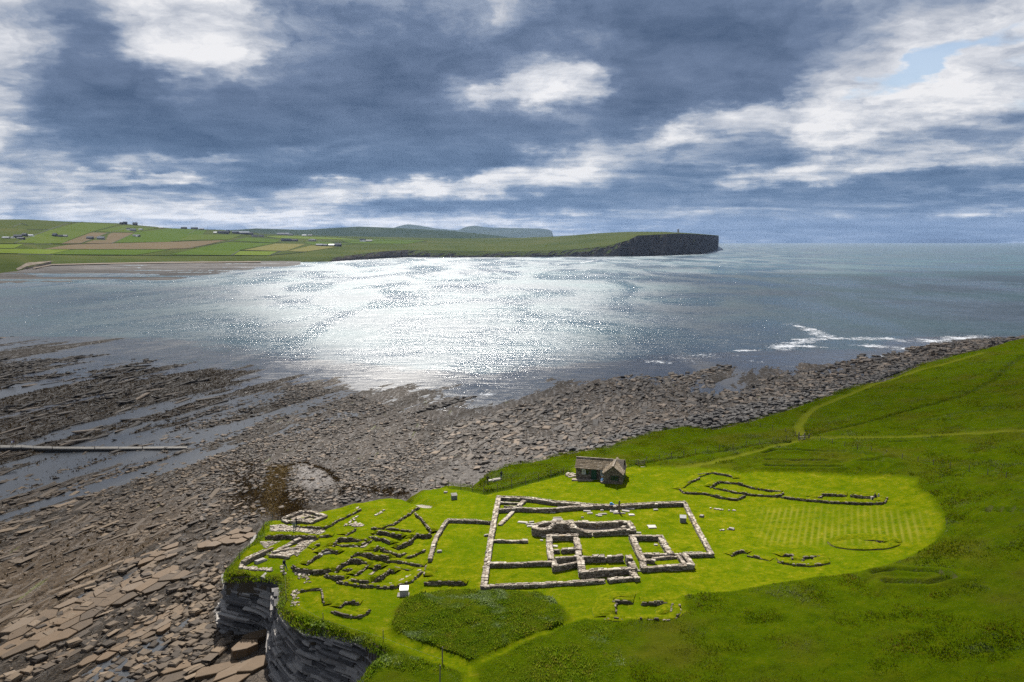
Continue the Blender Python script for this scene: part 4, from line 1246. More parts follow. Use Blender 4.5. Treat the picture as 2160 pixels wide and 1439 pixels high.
def stone_wall(parent, pix, h, thick=0.85, name='wall', label=None, hv=None, coping=True, mat='wall_face_shaded', single='wall_stone', closed=False, top_rows=None, maxsingle=400):
    """a drystone wall along pixels that show its top. h: height; hv: heights at each pixel"""
    pix = list(pix)
    hv = [0.74 * q for q in (hv or [h] * len(pix))]
    thick = thick * 0.88
    P = np.array([on(ground_z, np.array(a), np.array(b), hh) for (a, b), hh in zip(pix, hv)])
    P = np.c_[P[:, :2], np.array(hv)]
    Q, s = resample(P, 0.5)
    Q[:, 2] *= 1 + 0.26 * (fbm(s * 0.45, s * 0 + len(pix) * 3.1 + P[0, 0], 5, 3) - 0.55) * 2
    org = np.array(parent.location)
    tg = np.gradient(Q[:, :2], axis=0); tg /= np.linalg.norm(tg, axis=1)[:, None] + 1e-9
    nr = np.stack([-tg[:, 1], tg[:, 0]], 1)
    gz = ground_z(Q[:, 0], Q[:, 1])
    hw = thick / 2 - 0.10
    V = []
    for i in range(len(Q)):
        g = gz[i] - 0.4; tp = gz[i] + Q[i, 2] - 0.12
        for sd, z in ((1, g), (1, tp), (-1, tp), (-1, g)):
            V.append((Q[i, 0] + nr[i, 0] * hw * sd, Q[i, 1] + nr[i, 1] * hw * sd, z))
    f = []
    for i in range(len(Q) - 1):
        for k in range(3):
            f.append((i * 4 + k, (i + 1) * 4 + k, (i + 1) * 4 + k + 1, i * 4 + k + 1))
    e = (len(Q) - 1) * 4
    f += [(0, 1, 2, 3), (e + 3, e + 2, e + 1, e)]
    V = np.array(V) - org
    core = link(name, np_mesh(name, V, np.array(f), {'tint': rng.random(len(V))}), 'wall_core', parent)
    if label: core['label'] = label
    # stones in courses on both faces
    C, S, Yw, T = [], [], [], []
    L = s[-1]
    for sd in (1, -1):
        z0 = -0.05
        hmax = Q[:, 2].max()
        while z0 < hmax - 0.1:
            ch = random.uniform(0.13, 0.23)
            q = random.uniform(-0.3, 0)
            while q < L:
                ln = random.uniform(0.28, 0.75)
                m = min(max(q + ln / 2, 0), L)
                x = np.interp(m, s, Q[:, 0]); y = np.interp(m, s, Q[:, 1]); hh = np.interp(m, s, Q[:, 2]); g = np.interp(m, s, gz)
                if z0 < hh - 0.06:
                    i = min(len(Q) - 1, int(m / max(L, 1e-6) * (len(Q) - 1)))
                    off = sd * (thick / 2 - 0.13 + random.uniform(-.03, .04))
                    C.append((x + nr[i, 0] * off, y + nr[i, 1] * off, g + z0 + ch / 2)); S.append((ln * 1.04, 0.30, ch * 1.03))
                    Yw.append(math.atan2(tg[i, 1], tg[i, 0]) + random.uniform(-.06, .06)); T.append(random.random())
                q += ln + 0.01
            z0 += ch
    for i, sd in ((0, -1), (len(Q) - 1, 1)):       # ends
        z0 = 0
        while z0 < Q[i, 2] - 0.06:
            C.append((Q[i, 0] + tg[i, 0] * sd * 0.04, Q[i, 1] + tg[i, 1] * sd * 0.04, gz[i] + z0 + 0.09)); S.append((0.32, thick * 0.98, 0.18)); Yw.append(math.atan2(tg[i, 1], tg[i, 0])); T.append(random.random()); z0 += 0.18
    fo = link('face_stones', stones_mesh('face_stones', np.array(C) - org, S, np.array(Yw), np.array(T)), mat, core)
    tag(fo, kind='stuff')
    # the top course, stone by stone
    if coping:
        rows = top_rows or max(1, int(round(thick / 0.46)))
        for r in range(rows):
            q = random.uniform(-0.2, 0)
            while q < L:
                ln = random.uniform(0.40, 0.95)
                m = min(max(q + ln / 2, 0), L)
                x = np.interp(m, s, Q[:, 0]); y = np.interp(m, s, Q[:, 1]); hh = np.interp(m, s, Q[:, 2]); g = np.interp(m, s, gz)
                i = min(len(Q) - 1, int(m / max(L, 1e-6) * (len(Q) - 1)))
                off = (-(rows - 1) / 2 + r) * thick / rows + random.uniform(-.05, .05)
                o = bpy.data.objects.new('stone', stone_data(single)); COL.objects.link(o)
                o.parent = core
                o.location = Vector((x + nr[i, 0] * off, y + nr[i, 1] * off, g + hh - 0.06 + random.uniform(-.03, .07))) - Vector(org)
                o.rotation_euler = (random.uniform(-.07, .07), random.uniform(-.07, .07), math.atan2(tg[i, 1], tg[i, 0]) + random.uniform(-.18, .18))
                o.scale = (ln * 1.12, thick / rows * random.uniform(1.0, 1.25), random.uniform(0.13, 0.24))
                q += ln
    return core


def gpt(px, py, h=0.0):
    p = on(ground_z, np.array(float(px)), np.array(float(py)), h)
    return np.array([p[0], p[1], ground_z(p[0], p[1])])


def ruin(name, label, cat, px, py, group=None):
    return empty(name, tuple(gpt(px, py)), label, cat, group)


# --- the churchyard and what stands in it
yard = ruin('enclosure_wall', 'long drystone wall enclosing the church and cloister ruins on the lawn', 'wall', 1250, 1150)
for pts, h in ((Z1([(497, 352), (472, 480), (442, 640), (418, 800), (392, 968)]), 0.75), (Z1([(392, 970), (700, 958), (1000, 941), (1215, 928)]), 0.5), (Z1([(1258, 922), (1400, 908), (1445, 905), (1418, 852)]), 0.6),
               (Z1([(497, 352), (680, 358), (880, 385), (1080, 403), (1180, 409), (1280, 411), (1430, 404), (1600, 395), (1780, 390)]), 0.85), (Z1([(1780, 390), (1850, 530), (1920, 660), (1965, 742)]), 0.7), (Z1([(1965, 744), (1880, 747), (1800, 748)]), 0.55)):
    stone_wall(yard, pts, h, 0.95 if h > .7 else 0.8)
inner = ruin('inner_wall', 'lower stone wall running just inside the enclosure behind the church', 'wall', 1100, 1072)
stone_wall(inner, Z1([(500, 440), (640, 431), (850, 437), (900, 434)]), 0.75, 0.8); stone_wall(inner, Z1([(905, 433), (1050, 421), (1180, 413)]), 0.7, 0.8)
cells = ruin('cell_wall', 'short stone cross walls forming small cells in the corner of the enclosure', 'wall', 1080, 1065)
stone_wall(cells, Z1([(505, 392), (570, 393), (635, 396)]), 0.45, 0.5); stone_wall(cells, Z1([(682, 365), (640, 410)]), 0.5, 0.85); stone_wall(cells, Z1([(600, 447), (560, 490), (508, 540)]), 0.35, 0.75); stone_wall(cells, Z1([(540, 419), (620, 419)]), 0.35, 0.5)
stub = ruin('wall_stub', 'short stone wall stub reaching into the lawn from the enclosure wall', 'wall', 1075, 1140)
stone_wall(stub, Z1([(462, 652), (560, 654), (686, 655)]), 0.5, 0.55)
cross = ruin('cross_wall', 'straight stone wall joining the enclosure to the cloister rooms', 'wall', 1100, 1188)
stone_wall(cross, Z1([(425, 811), (640, 807), (865, 799)]), 0.75, 0.75)
annex = ruin('annex_wall', 'stone wall of the side yard beside the turf houses', 'wall', 950, 1100)
stone_wall(annex, Z1([(450, 524), (300, 516), (142, 512), (108, 562)]), 0.6, 0.6); stone_wall(annex, Z1([(100, 578), (68, 622), (42, 700), (22, 780)]), 0.6, 0.65)

church = ruin('church_ruin', 'roofless stone church ruin with a rounded apse and gravel nave floor', 'church', 1215, 1125)
stone_wall(church, Z8([(600, 228), (760, 232), (900, 240), (1060, 234), (1200, 226), (1290, 234)]), 1.25, 0.9, 'nave_wall')
stone_wall(church, Z8([(1290, 236), (1335, 300)]), 1.2, 1.0, 'end_wall'); stone_wall(church, Z8([(1360, 322), (1180, 327), (1000, 335), (880, 344)]), 1.0, 0.85, 'nave_wall')
stone_wall(church, Z8([(822, 352), (720, 332), (640, 303), (604, 298)]), None or 1.15, 0.9, 'nave_wall', hv=[0.9, 1.1, 1.45, 1.6])
stone_wall(church, Z8([(585, 240), (640, 295)]), 1.6, 0.9, 'chancel_arch_wall')
stone_wall(church, Z8([(598, 290), (560, 252), (470, 238), (400, 252), (340, 295), (310, 312)]), 2.0, 0.9, 'chancel_wall', hv=[1.7, 2.2, 2.4, 2.2, 1.75, 1.6], label='tall chancel wall broken to a rounded top')
stone_wall(church, Z8([(310, 312), (240, 322), (170, 318), (146, 300), (185, 262), (260, 240), (330, 228), (380, 226)]), 1.4, 0.9, 'apse_wall', hv=[1.6, 1.5, 1.45, 1.45, 1.45, 1.5, 1.6, 1.7])
stone_wall(church, Z8([(380, 226), (480, 228), (590, 226)]), 1.6, 0.9, 'chancel_wall')
stone_wall(church, Z8([(660, 270), (900, 276), (1215, 276)]), 0.4, 0.45, 'bench', coping=True, top_rows=1)
stone_wall(church, Z8([(1205, 300), (1245, 285)]), 0.8, 0.6, 'pier')
fl = path_on(ground_z, Z8([(640, 330), (650, 292), (1225, 292), (1300, 330), (860, 352), (850, 405), (826, 402), (760, 350)]))
fv = [(p[0] - church.location[0], p[1] - church.location[1], ground_z(p[0], p[1]) + 0.07 - church.location[2]) for p in fl]
b = MB(); b.add(fv, [tuple(range(len(fv)))]); b.build('floor', 'gravel', church)

west = ruin('west_range', 'square stone room ruin with an inner cross wall beside the church apse', 'ruin', 1185, 1160)
stone_wall(west, Z8([(312, 402), (480, 388), (655, 392)]), 1.1, 0.8); stone_wall(west, Z8([(330, 430), (340, 560), (358, 668)]), 1.0, 1.0); stone_wall(west, Z8([(655, 420), (668, 480), (688, 550)]), 1.0, 1.0); stone_wall(west, Z8([(680, 585), (690, 625)]), 0.9, 0.95)
stone_wall(west, Z8([(388, 566), (440, 566)]), 0.7, 0.5); stone_wall(west, Z8([(490, 562), (645, 546)]), 0.8, 0.6); stone_wall(west, Z8([(420, 664), (540, 652), (665, 644)]), 1.1, 0.6)
stone_wall(west, Z8([(392, 690), (396, 765)]), 1.0, 0.75); stone_wall(west, Z8([(396, 765), (540, 738), (668, 714)]), 1.0, 0.65)
north = ruin('north_range', 'long stone room ruin with a thick front wall opposite the church', 'ruin', 1280, 1195)
stone_wall(north, Z8([(738, 645), (860, 643), (985, 640)]), 1.2, 0.65); stone_wall(north, Z8([(990, 662), (1040, 660)]), 0.8, 0.55); stone_wall(north, Z8([(1042, 642), (1120, 638), (1200, 633)]), 1.2, 0.65)
stone_wall(north, Z8([(702, 645), (715, 730), (730, 822)]), 1.25, 1.05); stone_wall(north, Z8([(722, 830), (1000, 806), (1180, 790), (1362, 774)]), 1.2, 0.85); stone_wall(north, Z8([(1280, 630), (1296, 670)]), 1.3, 1.0); stone_wall(north, Z8([(1310, 700), (1340, 760)]), 0.9, 1.0); stone_wall(north, Z8([(1310, 805), (1340, 850), (1385, 895)]), 0.75, 0.95)
east = ruin('east_range', 'narrow stone room ruin at the corner of the cloister, open to the lawn', 'ruin', 1370, 1160)
stone_wall(east, Z8([(1322, 392), (1370, 500), (1420, 610), (1462, 688)]), 0.95, 1.0); stone_wall(east, Z8([(1350, 392), (1500, 396), (1660, 398)]), 1.0, 0.7); stone_wall(east, Z8([(1660, 402), (1720, 500), (1785, 604)]), 0.8, 1.0)
stone_wall(east, Z8([(1465, 618), (1600, 616), (1740, 613), (1930, 612), (2060, 606), (2150, 603)]), 0.65, 0.65)
corner = ruin('corner_range', 'low stone room ruin with a double end wall on the open lawn', 'ruin', 1415, 1185)
stone_wall(corner, Z8([(1580, 658), (1740, 650), (1888, 640)]), 0.5, 0.5); stone_wall(corner, Z8([(1895, 648), (1950, 728)]), 0.7, 0.55); stone_wall(corner, Z8([(1945, 618), (2000, 680), (2040, 738)]), 0.75, 0.9); stone_wall(corner, Z8([(1450, 772), (1700, 756), (2045, 742)]), 0.95, 0.75); stone_wall(corner, Z8([(1455, 720), (1462, 765)]), 0.9, 0.95); stone_wall(corner, Z8([(1490, 684), (1580, 694)]), 0.6, 0.6)

# --- turf-topped house ruins
def turf_wall(parent, pix, h, name='turf_wall', top=0.85, skirt=1.0, faces=True):
    h = h * 0.78
    """a stone-faced bank with a grass top; the steep face looks down the slope towards the yard"""
    P = np.array([on(ground_z, np.array(a), np.array(b), h) for a, b in pix])
    Q, s = resample(np.c_[P[:, :2], np.full(len(P), h)], 0.45)
    n = len(Q)
    tg = np.gradient(Q[:, :2], axis=0); tg /= np.linalg.norm(tg, axis=1)[:, None] + 1e-9
    nr = np.stack([-tg[:, 1], tg[:, 0]], 1)
    if np.mean(nr[:, 1] - 0.25 * np.sign(Q[0, 0]) * nr[:, 0] * 0) > 0: nr = -nr      # front looks towards -y
    org = np.array(parent.location)
    gz = ground_z(Q[:, 0], Q[:, 1])
    endf = np.minimum(1, np.minimum(s + 0.35, s[-1] - s + 0.35) / 0.8)
    hh = h * endf * (0.9 + 0.35 * (vnoise(s * 0.9, s * 0 + P[0, 0], 7) - 0.35))
    wob = 0.16 * (vnoise(s * 0.8, s * 0 + P[0, 1], 9) - 0.5) * 2
    prof = [(0.10, -0.35, 0), (0.05, 0.0, 0), (0.02, 0.45, 0), (-0.03, 0.86, 0), (-0.16, 1.0, 0), (-0.55, 1.05, 0), (-top, 0.93, 0), (-top - skirt * 0.4, 0.5, 0), (-top - skirt, -0.05, 0), (-top - skirt - 0.1, -0.4, 0)]
    V = []
    for i in range(n):
        for k, (o, z, _) in enumerate(prof):
            j = wob[i] + 0.05 * (random.random() - .5)
            V.append((Q[i, 0] + nr[i, 0] * (o + 0.35 + j), Q[i, 1] + nr[i, 1] * (o + 0.35 + j), gz[i] + (z * hh[i] if z > 0 else z * 0.8)))
    m = len(prof)
    f = grid_faces(m, n)
    V = np.array(V)
    core = link(name, np_mesh(name, V - org, f, {'tint': rng.random(len(V))}, False), 'turf_wall', parent)
    # face stones
    if faces:
        C, S, Yw, T = [], [], [], []
        z0 = 0.0
        while z0 < h * 0.88:
            ch = random.uniform(0.12, 0.22); q = 0.0
            while q < s[-1]:
                ln = random.uniform(0.25, 0.7)
                i = min(n - 1, int(q / s[-1] * (n - 1)))
                if z0 < hh[i] * 0.85 and random.random() < 0.72:
                    off = 0.36 + wob[i] + random.uniform(-.05, .05)
                    C.append((Q[i, 0] + nr[i, 0] * off, Q[i, 1] + nr[i, 1] * off, gz[i] + z0 + ch / 2)); S.append((ln, 0.26, ch)); Yw.append(math.atan2(tg[i, 1], tg[i, 0]) + random.uniform(-.15, .15)); T.append(random.random() * 0.9)
                q += ln
            z0 += ch
        if C:
            tag(link('face_stones', stones_mesh('face_stones', np.array(C) - org, S, np.array(Yw), np.array(T)), 'turf_stone', core), kind='stuff')
    return core


def turf_house(label, px, py, walls, name='turf_house', cat='ruin', group='turf-topped house ruins'):
    e = ruin(name, label, cat, px, py, group)
    for w in walls:
        turf_wall(e, *w)
    return e


h1 = ruin('stone_house', 'square stone house ruin on the bank with a brown floor and partitions', 'ruin', 650, 1092)
for pts, h in ((Z5([(1262, 432), (1380, 380), (1500, 330), (1640, 300)]), .55), (Z5([(1640, 300), (1800, 325), (1965, 380)]), .5), (Z5([(1965, 382), (1850, 430), (1715, 486)]), .5), (Z5([(1700, 482), (1520, 462), (1420, 470)]), .45), (Z5([(1262, 440), (1340, 474)]), .5)):
    stone_wall(h1, pts, h, 0.8)
stone_wall(h1, Z5([(1600, 352), (1700, 390), (1830, 412)]), .25, 0.35, 'partition'); stone_wall(h1, Z5([(1690, 395), (1600, 425), (1480, 440)]), .25, 0.35, 'partition')
fv = path_on(ground_z, Z5([(1330, 430), (1620, 330), (1880, 390), (1700, 465), (1420, 455)]))
b = MB(); b.add([(p[0] - h1.location[0], p[1] - h1.location[1], ground_z(p[0], p[1]) + 0.08 - h1.location[2]) for p in fv], [tuple(range(len(fv)))]); b.build('floor', 'gravel', h1)
h3 = ruin('paved_house', 'paved stone house ruin with a broken bench wall near the cliff fence', 'ruin', 610, 1155)
stone_wall(h3, Z5([(1545, 765), (1450, 800)]), .7, 0.7); stone_wall(h3, Z5([(1440, 810), (1310, 885), (1200, 940)]), .5, 0.7); stone_wall(h3, Z5([(1110, 985), (1200, 965), (1330, 940)]), .45, 0.6); stone_wall(h3, Z5([(1350, 935), (1480, 930)]), .35, .5); stone_wall(h3, Z5([(1045, 1045), (1180, 1050), (1340, 1070)]), .35, .7)
h4 = ruin('lichen_wall', 'straight stone wall crusted with orange lichen along the cliff-top bank', 'wall', 530, 1180)
stone_wall(h4, Z5([(585, 1150), (700, 1080), (820, 1020), (930, 968)]), .85, .8); stone_wall(h4, Z5([(945, 975), (1000, 952), (1052, 935)]), .5, .5); stone_wall(h4, Z5([(560, 1180), (545, 1250)]), .4, .6)

turf_house('long straight turf wall below the rubble paving', 610, 1132, [(Z5([(990, 682), (1200, 690), (1500, 700), (1850, 700)]), 1.0)])
turf_house('low curving turf wall sweeping up the slope from the stone house', 690, 1100, [(Z9([(290, 298), (480, 305), (640, 318), (740, 285), (860, 212), (980, 152), (1140, 75)]), .5)])
turf_house('long turf ridge running up to the shore path', 830, 1095, [(Z9([(1320, 312), (1420, 325), (1560, 275), (1700, 185), (1920, 42)]), .6)])
turf_house('steep turf bank beside the side yard wall', 900, 1095, [(Z9([(1905, 115), (2000, 205), (2070, 295), (2130, 358)]), .8)])
turf_house('sunken turf house with four sides and a stepped inner edge', 740, 1145, [(Z9([(745, 552), (800, 495), (840, 455)]), .7), (Z9([(840, 455), (1010, 458), (1260, 486)]), .9), (Z9([(850, 545), (900, 556), (1130, 552)]), .4), (Z9([(1255, 490), (1190, 525), (1130, 555)]), .6)])
turf_house('pair of nearly parallel turf walls in the middle of the house ruins', 800, 1130, [(Z9([(1330, 390), (1400, 365), (1560, 402), (1720, 425)]), .85), (Z9([(1290, 435), (1400, 465), (1500, 485), (1580, 522)]), .55), (Z9([(1470, 342), (1600, 336), (1860, 368)]), .35)])
turf_house('humped turf wall next to the side yard', 890, 1130, [(Z9([(1820, 440), (1900, 405), (2010, 425), (2090, 395)]), .9), (Z9([(1700, 735), (1850, 688), (2000, 608)]), .45)])
turf_house('single oblique stone-faced turf wall', 850, 1145, [(Z9([(1610, 572), (1700, 536), (1835, 466)]), .95)])
turf_house('short turf wall fragments between the houses', 720, 1140, [(Z9([(630, 420), (780, 416)]), .55), (Z9([(930, 405), (1070, 336)]), .55), (Z9([(545, 545), (610, 540)]), .4), (Z9([(1290, 620), (1400, 555)]), .65), (Z9([(490, 605), (560, 578)]), .3)])
turf_house('bent turf wall ending in a stone tip', 835, 1165, [(Z9([(1440, 595), (1560, 636), (1690, 685), (1760, 645)]), .7)])
turf_house('turf house with a flat lawn floor and an oblique side wall', 690, 1170, [(Z9([(585, 640), (690, 596), (870, 636)]), .75), (Z9([(400, 795), (500, 735), (590, 676)]), .6)])
turf_house('curved stone-faced turf wall above the cliff', 660, 1200, [(Z9([(262, 815), (340, 865), (500, 884), (630, 878), (760, 852)]), .9)])
turf_house('tallest straight turf wall across the house ruins', 790, 1170, [(Z9([(1040, 658), (1290, 672), (1560, 708)]), 1.05)])
turf_house('thin turf wall leading to the side yard corner', 850, 1185, [(Z9([(1490, 755), (1700, 770), (1850, 795), (2010, 812)]), .5), (Z9([(1640, 850), (1830, 888)]), .25)])
hg = turf_house('oval turf house holding a brown gravel floor', 780, 1195, [(Z9([(775, 885), (900, 795), (1010, 735)]), .9), (Z9([(1010, 735), (1200, 765), (1270, 795)]), .9), (Z9([(910, 866), (1070, 866)]), .4), (Z9([(690, 930), (830, 970), (960, 980)]), .8),
                (Z9([(1060, 940), (1150, 885), (1240, 820)]), .6), (Z9([(1300, 845), (1400, 805), (1460, 825)]), .75), (Z9([(1020, 1000), (1150, 1020), (1290, 1022)]), .85), (Z9([(1290, 1022), (1400, 962), (1520, 872), (1620, 885)]), .85)])
fv = path_on(ground_z, Z9([(1110, 965), (1270, 850), (1330, 850), (1400, 880), (1300, 975)]))
b = MB(); b.add([(p[0] - hg.location[0], p[1] - hg.location[1], ground_z(p[0], p[1]) + 0.09 - hg.location[2]) for p in fv], [tuple(range(len(fv)))]); b.build('floor', 'gravel', hg)
turf_house('long low stone kerb curving round the gravel-floored house', 800, 1230, [(Z9([(860, 1048), (1030, 1072), (1240, 1096), (1420, 1112), (1620, 1102), (1800, 1036), (1900, 966), (1950, 902)]), .35)])
turf_house('turf walls meeting at a corner near the cliff edge', 660, 1245, [(Z2([(690, 795), (770, 785), (850, 775)]), .45), (Z2([(855, 780), (875, 835), (890, 885)]), .55)])
turf_house('small turf house outline on the lawn near the cliff', 740, 1280, [(Z2([(955, 905), (1000, 872), (1120, 876)]), .5), (Z2([(940, 935), (1000, 958), (1070, 970), (1130, 960), (1180, 925)]), .4)])
turf_house('turf wall and rubble corner at the end of the side yard', 910, 1215, [(Z2([(1590, 625), (1578, 690)]), .55), (Z2([(1568, 728), (1700, 728), (1850, 736)]), .75)])
turf_house('large grass-covered house outline beside the mown field', 1480, 1025, [(Z3([(155, 412), (185, 432), (300, 436), (400, 460), (480, 470), (525, 448)]), .55), (Z3([(180, 382), (260, 347)]), .45), (Z3([(245, 333), (340, 318), (460, 342)]), .35)])
turf_house('long narrow turf house with rounded end beside the mown field', 1570, 1030, [(Z3([(320, 396), (380, 366), (480, 376), (600, 408)]), .55), (Z3([(612, 410), (745, 426)]), .5), (Z3([(360, 404), (480, 430), (560, 442), (720, 452), (748, 432)]), .5)])
turf_house('straight turf house with a doorway gap at the end of the mown field', 1800, 1048, [(Z3([(750, 458), (940, 478), (1060, 486), (1200, 492), (1330, 492), (1345, 460)]), .5), (Z3([(945, 468), (975, 442), (1125, 446)]), .55), (Z3([(1155, 446), (1310, 457)]), .6)])
turf_house('small two-roomed turf outline near the lawn edge', 1690, 1178, [(Z3([(735, 800), (760, 792), (815, 797), (830, 828)]), .45), (Z3([(845, 830), (870, 803), (1000, 803)]), .45), (Z3([(740, 835), (800, 850), (900, 852), (1000, 848)]), .35)])
turf_house('faint grassy humps near the enclosure corner', 1560, 1165, [(Z3([(440, 795), (510, 772), (550, 783)]), .4), (Z3([(560, 800), (620, 815), (680, 828)]), .3)])
ra = [(1230 + 200 * math.cos(a), 722 + 42 * math.sin(a)) for a in np.linspace(0.2, 2 * math.pi + 0.1, 26)]
e = turf_house('oval grassy ring mound on the striped lawn', 1825, 1141, []); turf_wall(e, Z3(ra), .3, 'ring_bank', 1.0, 1.4, False)
hr = turf_house('rectangular turf house outline with two doorways at the lawn edge', 1360, 1283, [(Z1([(1290, 1052), (1425, 1064)]), .6), (Z1([(1475, 1064), (1670, 1068)]), .65), (Z1([(1672, 1080), (1668, 1150)]), .5), (Z1([(1285, 1070), (1285, 1150)]), .5), (Z1([(1235, 1178), (1360, 1186)]), .5), (Z1([(1450, 1182), (1600, 1186), (1700, 1180), (1740, 1135), (1722, 1092)]), .6)])

for pts in (Z1([(1262, 1165), (1252, 1100), (1275, 1050), (1340, 1030), (1430, 1042)]), Z1([(1470, 1044), (1600, 1042), (1690, 1055), (1735, 1090), (1748, 1150), (1715, 1192), (1600, 1200), (1450, 1198)]), Z1([(1365, 1200), (1290, 1200), (1240, 1185)])):
    turf_wall(hr, pts, .42, 'turf_bank', 1.3, 1.0, False)
hb = turf_house('broad low turf banks framing the mown field houses', 1500, 1020, [])
for pts in (Z3([(150, 415), (190, 385), (260, 340), (340, 312), (460, 335), (470, 352)]), Z3([(945, 462), (975, 436), (1125, 440)]), Z3([(1155, 440), (1310, 450), (1350, 470)]), Z3([(1000, 455 + 350), (1010, 840), (900, 858), (740, 838), (725, 810)])):
    turf_wall(hb, pts, .38, 'turf_bank', 1.1, .9, False)

# ---------------------------------------------------------------- cliffs of thin tilted beds
def build_cliff():
    C0 = COAST[1:CLIFF_N + 6]
    Q, s = resample(C0[:, :2], 0.25)
    # soften the corners of the outline
    for _ in range(3):
        Q[1:-1] = 0.25 * Q[:-2] + 0.5 * Q[1:-1] + 0.25 * Q[2:]
    tg = np.gradient(Q, axis=0); tg /= np.linalg.norm(tg, axis=1)[:, None] + 1e-9
    nr = np.stack([-tg[:, 1], tg[:, 0]], 1)
    test = inside(Q[:, 0] + nr[:, 0] * 0.6, Q[:, 1] + nr[:, 1] * 0.6, COAST_POLY)
    if test.mean() > 0.5: nr = -nr
    for _ in range(12):
        nr[1:-1] = (nr[:-2] + nr[1:-1] + nr[2:]) / 3
    nr /= np.linalg.norm(nr, axis=1)[:, None] + 1e-9
    top = plateau(Q[:, 0], Q[:, 1]) - 0.55
    bot = shore(Q[:, 0] + nr[:, 0] * 3, Q[:, 1] + nr[:, 1] * 3) - 0.8
    v = Q @ ACR; u = Q @ STR
    org = np.array([Q[:, 0].mean(), Q[:, 1].mean(), 0.0])
    e = empty('sea_cliff', tuple(org), 'dark layered rock cliff below the turf, cut by a small cove', 'cliff')
    dip = -0.20 * (v - v.mean()) + 0.5 * (vnoise(s * 0.05, s * 0, 4) - 0.5) * 2
    blocks = []
    zlev = -6.0
    k = 0
    while zlev < 16:
        th = random.choice((0.10, 0.14, 0.18, 0.24, 0.32, 0.5))
        i = 0
        lay = random.uniform(-.3, .3)
        while i < len(Q) - 2:
            n = random.choice((4, 6, 8, 10, 14, 18))
            j = min(i + n, len(Q) - 1)
            m = (i + j) // 2
            zc = zlev + dip[m]
            if zc + th > top[m] or zc + th < bot[m]:
                if zc > top[m] or zc + th < bot[m]:
                    i = j; continue
            hgt = np.clip((top[m] - zc) / max(0.5, top[m] - bot[m]), 0, 1)
            out = 0.05 + 1.1 * hgt + 1.3 * hgt ** 3 + lay + random.uniform(-.34, .48) + 0.9 * (vnoise(np.array([s[m] * 0.22]), np.array([zc * 0.25]), 12)[0] - 0.5) * 2
            z0 = [zlev + dip[q] for q in (i, m, j)]; tt = th * random.uniform(0.96, 1.0)
            zt = [min(a + tt, top[q] + 0.12) for a, q in zip(z0, (i, m, j))]
            if zt[1] - z0[1] < 0.08: i = j; continue
            vs = []
            oo = [out + random.uniform(-.06, .06) for _ in range(3)]
            for zz in (z0, zt):
                for q, o_, z_ in zip((i, m, j), oo, zz): vs.append((Q[q, 0] + nr[q, 0] * o_, Q[q, 1] + nr[q, 1] * o_, z_))
                for q, z_ in zip((j, m, i), zz[::-1]): vs.append((Q[q, 0] - nr[q, 0] * 1.4, Q[q, 1] - nr[q, 1] * 1.4, z_))
            blocks.append((np.array(vs) - org, (j - i) * 0.25 * th * (1.0 if Q[m, 1] < 110 else 0.7), random.random()))
            i = j
        zlev += th; k += 1
    F12 = [(5, 4, 3, 2, 1, 0), (6, 7, 8, 9, 10, 11)] + [(a, (a + 1) % 6, 6 + (a + 1) % 6, 6 + a) for a in range(6)]
    order = sorted(range(len(blocks)), key=lambda q: -blocks[q][1])
    for q in order[:300]:
        b = MB(); b.add(blocks[q][0], F12, blocks[q][2]); b.build('rock_bed', 'cliff_bed_single', e)
    b = MB()
    for q in order[300:]: b.add(blocks[q][0], F12, blocks[q][2])
    tag(b.build('thin_rock_beds', 'cliff_bed', e), kind='stuff')
    # the body of rock behind the beds
    V = []
    for i in range(len(Q)):
        V += [(Q[i, 0] + nr[i, 0] * 0.9, Q[i, 1] + nr[i, 1] * 0.9, bot[i] - 1), (Q[i, 0] - nr[i, 0] * .1, Q[i, 1] - nr[i, 1] * .1, top[i] + 0.1), (Q[i, 0] - nr[i, 0] * 1.5, Q[i, 1] - nr[i, 1] * 1.5, top[i] + 0.1)]
    V = np.array(V) - org
    link('rock_body', np_mesh('rock_body', V, grid_faces(3, len(Q)), {'tint': np.full(len(V), .2)}), 'cliff_bed', e)
    return Q, nr, top


CLQ, CLN, CLT = build_cliff()


